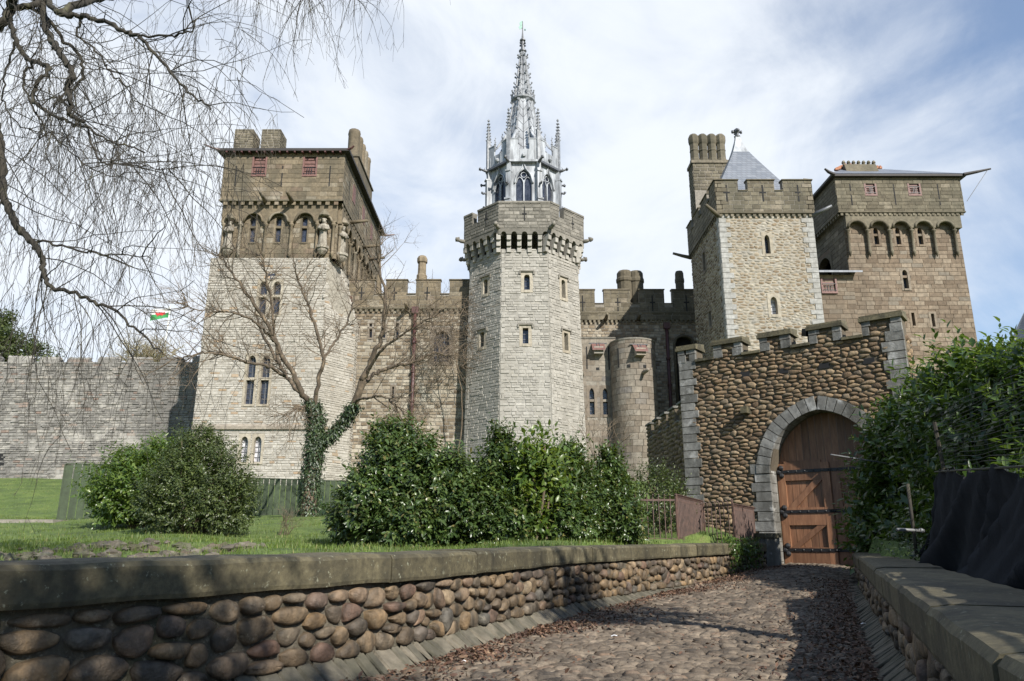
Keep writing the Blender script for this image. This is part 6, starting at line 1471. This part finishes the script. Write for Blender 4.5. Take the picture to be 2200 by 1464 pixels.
for li, (pts, r0, r1) in enumerate(WL_):
    Lp = smooth_line(pts, 6); n = len(Lp)
    for k in range(int(n*.30)):      # secondary branches
        i = random.randrange(6, n-1); d = (Lp[i+1]-Lp[i]).normalized(); a = rv(); a.y *= .7; a = (a-d*a.dot(d)).normalized(); p = Lp[i]; q_ = [p.copy()]; dd = d*.6+a*.8+Vector((.25, 0, .1)); m = random.randrange(6, 11)
        for j in range(m):
            dd = (dd+rv()*.24+Vector((.04, 0, -.08))).normalized(); p = p+dd*R(.13, .24); q_.append(p.copy())
        tw.tube(q_, [max(.003, .0072*(1-.8*j/m)) for j in range(m+1)], 4, False); STARTS += q_[2:]
    STARTS += Lp[8:]
random.shuffle(STARTS); cnt = 0
for p in STARTS*2:
    q_ = proj(p)
    if q_ is None or cnt > 680: continue
    u, v_, _ = q_
    if u > 560 and v_ > 60: continue
    strand(p+rv()*.05, R(.4, 1.3), R(.0026, .0042)); cnt += 1
for k in range(70):      # fringe hanging from above the picture
    u = R(480, 830); strand(P(u, R(-60, 5), R(8.4, 9.4)), R(.25, .75) if random.random() < .7 else R(.8, 1.25), .004)
for k in range(10): strand(P(R(640, 665), -20, 8.8), R(1.0, 1.5), .006); 
for k in range(5): strand(P(R(755, 768), -10, 8.9), R(.8, 1.1), .005)
for k in range(30): strand(P(R(20, 330), R(600, 720), R(7.2, 8.0)), R(.7, 1.6), .004)
for k in range(170): strand(P(R(120, 530), R(60, 470), R(7.0, 8.6)), R(.6, 1.2), .0045)
o = tw.build('twigs', 'bark_dark', WT); o['kind'] = 'stuff'

# ------------------------------------------------------------------ grass, litter, bank
q = np.random.default_rng(77); n = 60000
Y = np.r_[q.uniform(11, 17, n//2), q.uniform(16, 31, n-n//2), q.uniform(30, 60, 9000)]; U = np.r_[q.uniform(-30, 1560, n), q.uniform(-30, 200, 9000)]; n += 9000; X = (U-1100)/F*Y*1.03
clump = np.sin(X*2.3+Y*1.1)*np.sin(X*.9-Y*1.7)+q.normal(size=n)*.6; kp = clump > -.5; X, Y = X[kp], Y[kp]
pos = np.array([(x, y, ground(x, y)-.01) for x, y in zip(X, Y) if x < lwx(y)-.8]); ang = q.uniform(0, 2*PI, len(pos)); hgt = q.uniform(.04, .13, len(pos))
M = np.zeros((len(pos), 4, 4)); c, s = np.cos(ang), np.sin(ang); wv_ = q.uniform(.08, .16, len(pos))
M[:, 0, 0] = c*wv_; M[:, 0, 1] = -s*hgt; M[:, 1, 0] = s*wv_; M[:, 1, 1] = c*hgt; M[:, 2, 2] = hgt; M[:, :3, 3] = pos; M[:, 3, 3] = 1
tag(bulk(None, 'lawn_grass', M, [('blade', 0), ('blade', 1)], 'grass'), 'fresh green grass blades on the bank below the castle', 'grass')
# bank rubble
random.seed(81); mb = MB()
for k in range(240):
    x, y = R(-12, -4.2), R(10.6, 13.2); mb.cur = random.random(); mb.blob((x, y, ground(x, y)+.02), R(.03, .12), 7, 5, .35, (1.3, 1.0, .7))
o = mb.build('bank_rubble', 'bank_stone'); tag(o, 'loose stones and rubble on the eroded bank behind the left parapet', 'rubble', kind='stuff')
n = 13000; s_ = q.uniform(4.2, 20.6, n); s_ = s_[q.random(n) < .22+.78*(.5+.5*np.sin(s_*1.9+np.sin(s_*.8)*2))**1.5]; n = len(s_); off = np.abs(q.normal(size=n))*.42*(1+.5*np.sin(s_*1.3))+.22; kp = np.ones(n, bool)
pl = np.array([(lwx(a)+b*1.08, a, 0) for a, b in zip(s_, off)]); s2 = q.uniform(3.5, 16.8, 4200); o2 = np.abs(q.normal(size=4200))*.40+.25; p2 = np.array([(rwx(a)-b*1.08, a, 0) for a, b in zip(s2, o2)])
p3 = np.array([(pathx(a, t), a, 0) for a, t in zip(q.uniform(3, 21, 900), q.uniform(.08, .95, 900))])
for arr, nm, lb in ((np.r_[pl, p3], 'leaf_litter', 'brown fallen leaves drifted along the foot of the left parapet'), (p2, 'leaf_litter', 'brown fallen leaves drifted along the foot of the right parapet')):
    arr[:, 2] = [zpath(a[0], a[1])+.026+abs(q.normal())*.012 for a in arr]; m_ = len(arr)
    yd = q.normal(size=(m_, 3)); yd[:, 2] *= .35; up = np.array([0, 0, 1.0])+q.normal(size=(m_, 3))*.45
    tag(bulk(None, nm, mats_from(arr, yd, up, q.uniform(.028, .07, m_)), [('leaf', 3), ('leaf', 1), ('leaf', 0)], 'litter'), lb, 'leaves')
# ivy growing over the parapet near the gate
iv_ = thing('ivy_clump', 'patch of green ivy trailing over the parapet near the gate', 'plant', (6.0, 19.6, .8)); ps = []; ds = []
for k in range(1300):
    t = abs(q.normal())*.75; y = 18.2+q.uniform(0, 2.2); x = lwx(y); d = q.uniform(.06, .22); z = 1.06-t*q.uniform(.2, 1.0) if q.random() < .8 else 1.02+q.uniform(0, .15)
    if z < .15: continue
    ps.append((x+d*.85-(.3*q.random() if z > 1.0 else 0), y-d*.5, z)); ds.append((.8, -.5, .5))
ps = np.array(ps); ds = np.array(ds); bulk(iv_, 'foliage', mats_from(ps, np.array([0, 0, -.7])+q.normal(size=ds.shape)*.5, ds+q.normal(size=ds.shape)*.35, q.uniform(.05, .10, len(ps))), [('leaf', 3), ('leaf', 1)], 'leaf_laurel')
# ================================================================== fences, railings and small things
random.seed(91)
TF = thing('timber_fence', 'dark green upright board fence in front of the square tower', 'fence', tuple(P(560, 1110, 36)))
fpts = [(P(142, 998, 28), ), (P(330, 1000, 29.5), ), (P(530, 1028, 37), ), (P(780, 1036, 38.5), )]
fpts = [a[0] for a in fpts]
for a, b in zip(fpts[:-1], fpts[1:]):
    d = Vector((b.x-a.x, b.y-a.y, 0)); L_ = d.length; d.normalize(); n = int(L_/.26); ph = math.atan2(d.y, d.x); nn = Vector((d.y, -d.x, 0))
    for k in range(n):
        t = (k+.5)/n; p = a.lerp(b, t); zg = ground(p.x, p.y)-.15; zt_ = p.z+R(-.012, .012); mb = MB(); off = .05*(k % 2)
        mb.box((p.x+nn.x*off, p.y+nn.y*off, (zg+zt_)/2), (L_/n-.03, .03, zt_-zg), ph); mb.build('board', 'fence_green', TF)
    for k in range(int(L_/2.2)+1):
        t = min(.99, k*2.2/L_); p = a.lerp(b, t); zg = ground(p.x, p.y)-.2; mb = MB(); mb.box((p.x-nn.x*.08, p.y-nn.y*.08, (zg+p.z)/2), (.1, .1, p.z-zg), ph); mb.build('post', 'fence_green', TF)
    mb = MB(); mb.hexa([a-nn*.03+Vector((0, 0, .0)), b-nn*.03, b+nn*.05, a+nn*.05, a-nn*.03+Vector((0, 0, .04)), b-nn*.03+Vector((0, 0, .04)), b+nn*.05+Vector((0, 0, .04)), a+nn*.05+Vector((0, 0, .04))]); mb.build('capping_rail', 'fence_green', TF)
# iron railings beside the gate
def railing(label, pts, n, zb, zt, r=.013):
    s = thing('iron_railing', label, 'railing', (pts[0][0], pts[0][1], zb), 'rusty railings beside the gate'); a, b = Vector((*pts[0], 0)), Vector((*pts[1], 0)); d = (b-a).normalized(); nn = Vector((d.y, -d.x, 0))
    for k in range(n):
        p = a.lerp(b, k/(n-1)); mb = MB(); mb.tube([(p.x, p.y, zb), (p.x, p.y, zt-.06), (p.x+nn.x*.03, p.y+nn.y*.03, zt), (p.x+nn.x*.07, p.y+nn.y*.07, zt+.005)], r, 5); mb.build('bar', 'railing_paint', s)
    for z in (zb+.08, zt-.14): mb = MB(); mb.hexa([a+Vector((0, 0, z))-nn*.006, b+Vector((0, 0, z))-nn*.006, b+Vector((0, 0, z))+nn*.006, a+Vector((0, 0, z))+nn*.006]+[q+Vector((0, 0, z+.045)) for q in (a-nn*.006, b-nn*.006, b+nn*.006, a+nn*.006)]); mb.build('rail', 'railing_paint', s)
    for p in (a, b): mb = MB(); mb.tube([(p.x, p.y, zb-.1), (p.x, p.y, zt+.03)], .024, 6); mb.build('post', 'railing_paint', s)
def xy(u, v, Y): p = P(u, v, Y); return (p.x, p.y)
railing('rusty iron railing with widely spaced bars next to the dark shrub', (xy(1366, 1100, 18), xy(1453, 1100, 18)), 8, 1.0, 2.12)
railing('rusty iron railing turned edge on beside the gate wall corner', (xy(1455, 1100, 18.05), xy(1508, 1100, 21.2)), 22, 1.0, 2.12, .02)
railing('short rusty iron railing in front of the cobbled gate wall', (xy(1512, 1100, 21.0), xy(1574, 1100, 19.2)), 8, 1.0, 2.06)
railing('rusty iron railing turned edge on next to the arch jamb', (xy(1577, 1110, 19.1), xy(1619, 1110, 21.6)), 20, .98, 1.95, .02)
# pier where the left parapet meets the gate
PR = thing('parapet_pier', 'short mossy stone pier at the end of the left parapet by the arch', 'pier', (6.9, 21.2, .2)); mb = MB(); mb.box((7.0, 21.45, .6), (.5, .7, 1.1), .4); mb.build('pier_shaft', 'gate_dressing', PR); mb = MB(); mb.box((7.0, 21.45, 1.2), (.58, .8, .12), .4); mb.build('pier_cap', 'coping', PR)

# black tarpaulin, wire mesh and poles at the right
def tline(y, c=1.12): return rwx(y)+c
ny_, nz_ = 90, 26; mb = MB(); TP = thing('black_tarpaulin', 'black tarpaulin draped on a fence behind the right parapet', 'tarpaulin', (tline(7), 7, .6))
grid = []
for i in range(ny_):
    y = .6+(11.9-.6)*i/(ny_-1); row = []
    tp = 2.16-.42*max(0, (11.0-y)/5.0)**.9 if y > 6 else 1.74-.03*math.sin(y*2.2)
    if y > 11.2: tp -= (y-11.2)*1.6
    tp -= .12*abs(math.sin(y*1.25))+.04*math.sin(y*5.1)+.02*math.sin(y*11); bt = .62+.10*math.sin(y*1.1)+.05*math.sin(y*3.7)
    if 9.2 < y < 10.4: bt += .16*math.sin((y-9.2)/1.2*PI)
    for j in range(nz_):
        t = j/(nz_-1); z = bt+(tp-bt)*t; sp = 1-t
        # folds running diagonally down from the tie at the far end
        tri = lambda q: abs((q % 2)-1)**1.4-.45
        w = .55*math.sin(y*1.3)+.35*math.sin(y*2.9+1); q_ = (11.2-y)+sp*1.5+.25*w
        dd = .38*tri(q_*.62+.2)*(.12+sp)+.22*tri(q_*1.45+.5*w)*(.15+sp)+.06*tri(q_*3.7+t*1.5)+.012*math.sin(y*23-t*11)+.34*sp**1.3
        row.append((tline(y)-dd*.92, y+dd*.38+.10*sp*(1 if y > 11 else 0)*6*(y-11), z))
    grid.append(row)
mb.v = [p for r in grid for p in r]; mb.f = [(i*nz_+j, (i+1)*nz_+j, (i+1)*nz_+j+1, i*nz_+j+1) for i in range(ny_-1) for j in range(nz_-1)]; mb.r = [0]*len(mb.f)
to = mb.build('sheet', 'tarp', TP, True); sm = to.modifiers.new('thickness', 'SOLIDIFY'); sm.thickness = .006
mb = MB(); mb.tube([(tline(y), y, 1.70+.0*y+max(0, (y-6))*.075) for y in np.linspace(.6, 11.2, 24)], .012, 5); mb.build('tie_rope', 'wire', TP)
WM = thing('wire_mesh_fence', 'green wire mesh fence above the black tarpaulin in front of the hedge', 'fence', (tline(9, 1.5), 9, .6))
def mz(y): return 1.80+max(0, (y-6))*.075
for k in range(17):
    mb = MB(); mb.tube([(tline(y, 1.42)+.03*math.sin(y*2+k), y, mz(y)+k*.052+.012*math.sin(y*3+k*.7)) for y in np.linspace(5.6, 12.2, 16)], .0042, 3, False); mb.build('wire', 'wire', WM)
for k in range(9):
    y = 5.9+k*.75; mb = MB(); mb.tube([(tline(y, 1.42), y, .7), (tline(y, 1.42)+.02, y-.05, mz(y)+.88)], .003, 3, False); mb.build('upright_wire', 'wire', WM)
for y, lean in ((12.3, .3), (5.4, .0)):
    mb = MB(); mb.tube([(tline(y, 1.45)+lean*.3, y, .3), (tline(y, 1.45)-lean*.2, y, 3.0 if y > 12 else mz(y)+.9)], .032, 6); mb.build('post', 'bark_dark', WM)
mb = MB(); a = P(1785, 977, 14.2); b = P(1905, 996, 15.6); mb.tube([a, b], .014, 6); o = mb.build('steel_rod', 'steel'); tag(o, 'thin pale rod poking out of the hedge in front of the gate', 'rod')
for (u0, v0, u1, v1, Y0_, Y1_, lb) in ((1927, 1138, 1985, 1141, 12.0, 12.2, 'short horizontal grey scaffold pole below the hedge'), (1950, 1040, 1972, 1215, 12.2, 12.1, 'leaning dark pole beside the black tarpaulin')):
    a = P(u0, v0, Y0_); b = P(u1, v1, Y1_); mb = MB(); mb.tube([a, b], .026, 8); mb.tube([a.lerp(b, .86), a.lerp(b, .92)], .04, 8); o = mb.build('scaffold_pole', 'steel' if v1-v0 < 20 else 'bark_dark', None, True); tag(o, lb, 'pole')
# litter on the path
for u, v_, lb in ((1856, 1349, 'scrap of white paper among leaves at the foot of the right parapet'), (1320, 1377, 'small pale paper scrap in the middle of the cobbled path'), (996, 1434, 'pale cigarette stub near the fallen leaves on the path')):
    d = P(u, v_, 1.0)-Vector((0, 0, EYE)); t = 5.0
    for _ in range(20): p = Vector((0, 0, EYE))+d*t; t *= (EYE-zpath(p.x, p.y))/max(.01, (EYE-p.z))
    mb = MB(); c = Vector((p.x, p.y, zpath(p.x, p.y)+.045)); w = .035 if 'stub' not in lb else .022
    mb.face(c+Vector((-w, -w*.4, 0)), c+Vector((0, -w*.6, .012)), c+Vector((0, w*.5, .016)), c+Vector((-w, w*.3, .004))); mb.face(c+Vector((0, -w*.6, .012)), c+Vector((w, -w*.3, .002)), c+Vector((w*.9, w*.5, .008)), c+Vector((0, w*.5, .016)))
    o = mb.build('paper_scrap', 'paper'); tag(o, lb, 'litter')
p = P(60, 1110, 26.5); mb = MB(); mb.box((p.x-.6, 26.5, ground(p.x, 26.5)+.06), (3.6, 1.3, .12), .05); o = mb.build('stone_slab', 'mortar'); tag(o, 'flat pale slab lying on the lawn at the left edge', 'slab')
# flag beyond the old wall
fp0 = P(346, 780, 120); zt_ = P(352, 662, 120).z; FP = thing('flagpole', 'white flagpole flying a green and white flag with a red beast beyond the old wall', 'flagpole', (fp0.x, 120, 8)); mb = MB(); mb.tube([(fp0.x, 120, 8), (fp0.x+.4, 120, zt_+.3)], .12, 6); mb.build('pole', 'white_paint', FP)
def fl_pt(s, t): return (fp0.x+.4-s*3.1, 120+.25*math.sin(s*6), zt_-1.75+t*1.75-.75*s*s*(.4+.6*(1-t))+.12*math.sin(s*7+t)-.28*s*(t-.4))
for nm, m, t0, t1 in (('flag_lower', 'flag_green', 0, .5), ('flag_upper', 'white_paint', .5, 1)):
    mb = MB()
    for i in range(10):
        s0, s1 = i/10, (i+1)/10; mb.face(fl_pt(s0, t0), fl_pt(s1, t0), fl_pt(s1, t1), fl_pt(s0, t1))
    mb.build(nm, m, FP)
mb = MB(); bt_ = [(.22, .35), (.30, .55), (.27, .75), (.36, .62), (.48, .72), (.60, .62), (.74, .78), (.70, .5), (.62, .45), (.66, .28), (.56, .4), (.44, .38), (.40, .25), (.36, .4)]
mb.face(*[Vector(fl_pt(s, t))+Vector((0, -.06, 0)) for s, t in bt_]); mb.build('flag_emblem', 'flag_red', FP)
# trees beyond the wall
def far_tree(name, label, c, r, m, leafs, n, seed, cat='tree', bare_=False):
    s = thing(name, label, cat, (c[0], c[1], c[2]-r[2]*1.6)); mb = MB(); mb.tube([(c[0], c[1], c[2]-r[2]*1.8), (c[0]+.3, c[1], c[2])], [.5, .25], 7); mb.build('trunk', 'bark_brown', s)
    if bare_:
        random.seed(seed); mb = MB()
        for k in range(60): twig(mb, Vector((c[0]+R(-.4, .4)*r[0], c[1]+R(-.4, .4)*r[1], c[2]-r[2]*.7)), Vector((R(-1, 1)*r[0]/r[2], R(-.8, .8), R(.5, 1.2))), r[2]*R(1.0, 1.6), .10, 3, 0, .16, 3, .7, .1)
        o = mb.build('crown', m, s); o['kind'] = 'stuff'
    else:
        q = np.random.default_rng(seed); el = [(c[0]+q.normal()*r[0]*.45, c[1]+q.normal()*r[1]*.3, c[2]+q.normal()*r[2]*.35, r[0]*.5, r[1]*.5, r[2]*.45) for _ in range(9)]
        bulk(s, 'crown', foliage(el, n, leafs, per=7, length=leafs*2.2, seed=seed, inner=.4), LEAFK, m)
p = P(15, 745, 85); far_tree('evergreen_tree', 'dark evergreen tree showing above the old wall at the left edge', tuple(p), (4.5, 3, 3.4), 'leaf_olive', .40, 1100, 5)
p = P(-5, 695, 95); far_tree('evergreen_tree', 'small dark treetop cut off by the left edge of the picture', tuple(p), (1.6, 1.6, 1.6), 'leaf_olive', .40, 300, 6)
leafm('bud_twig', [(0, (.20, .17, .09)), (1, (.30, .26, .14))], .8, .1)
p = P(318, 765, 105); far_tree('budding_tree', 'pale budding tree showing above the old wall beside the flagpole', tuple(p), (4.6, 3, 3.2), 'bud_twig', .3, 0, 7, bare_=True)
# roofs beyond the hedge
LD = thing('lodge', 'low slate roofed building with terracotta ridge beyond the hedge', 'building', (46, 62, 4)); a = P(2098, 748, 60)
mb = MB(); mb.box((a.x+10, 66, a.z-5), (22, 10, 7)); mb.build('wall', 'warm_ashlar', LD); mb = MB(); z0 = P(2100, 800, 58).z; mb.face((a.x-1, 58, z0-1.0), (a.x+22, 58, z0-1.0), (a.x+22, 62, a.z), (a.x-.6, 62, a.z)); mb.face((a.x-1, 71, z0-2), (a.x-.6, 62, a.z), (a.x+22, 62, a.z), (a.x+22, 71, z0-2)); mb.face((a.x-1, 58, z0-1.0), (a.x-.6, 62, a.z), (a.x-1, 71, z0-2)); rf = mb.build('roof', 'slate', LD)
for k in range(20): mb = MB(); mb.box((a.x-.4+k*.6, 62, a.z+.06), (.5, .3, .2)); mb.blob((a.x-.4+k*.6, 62, a.z+.2), .12, 5, 4, .1); mb.build('ridge_tile', 'terracotta', rf)
CN = thing('conical_roof', 'steep slate cone roof with finial cut off at the right edge', 'building', (P(2200, 740, 64).x+1, 66, 5)); c0 = P(2192, 640, 66)
mb = MB(); zb_ = P(2192, 745, 66).z; mb.lathe((c0.x+.9, 66, 0), [(3.0, zb_-1), (2.4, zb_+.3), (.25, c0.z-.6), (.02, c0.z)], 10); co = mb.build('cone', 'slate', CN); mb = MB(); mb.lathe((c0.x+.9, 66, 4), [(2.6, 0), (2.6, zb_-5)], 10); mb.build('wall', 'warm_ashlar', CN)
for dx in (.9, ): mb = MB(); mb.lathe((c0.x+dx, 66, c0.z-.3), [(.12, 0), (.08, .6), (.25, .75), (.08, .95), (.16, 1.2), (.02, 1.9)], 6); mb.build('finial', 'lead_dark', co)

# ================================================================== trees behind the photographer (they shade the foreground)
leafm('leaf_shade', [(0, (.03, .055, .015)), (1, (.06, .095, .025))], .45, .2)
def shade_tree(label, x, y, zc, r, n, seed):
    s = thing('holm_oak', label, 'tree', (x, y, 0)); random.seed(seed); mb = MB(); limb(mb, [(x, y, -.2), (x+.2, y, zc*.4), (x-.1, y+.2, zc)], .35, .12, 9); mb.build('trunk', 'bark_dark', s, True)
    q = np.random.default_rng(seed); el = [(x+q.normal()*r*.5, y+q.normal()*r*.5, zc+q.normal()*r*.42, r*.38, r*.38, r*.30) for _ in range(11)]
    bulk(s, 'crown', foliage(el, n, .22, per=8, length=.5, seed=seed, inner=.2, low=-1.1), LEAFK, 'leaf_shade')
shade_tree('evergreen tree behind the viewpoint shading the near parapet', 3.0, -3.6, 7.2, 1.9, 380, 3)
shade_tree('evergreen tree right of the viewpoint shading the middle of the left parapet', 6.9, 2.2, 8.2, 1.5, 230, 4)
shade_tree('evergreen tree far behind the viewpoint shading the near cobbles', 6.4, -6.5, 7.6, 2.0, 260, 8)
for o in C.objects:
    if o.parent is None and 'category' in o and 'kind' not in o: o['kind'] = 'thing'
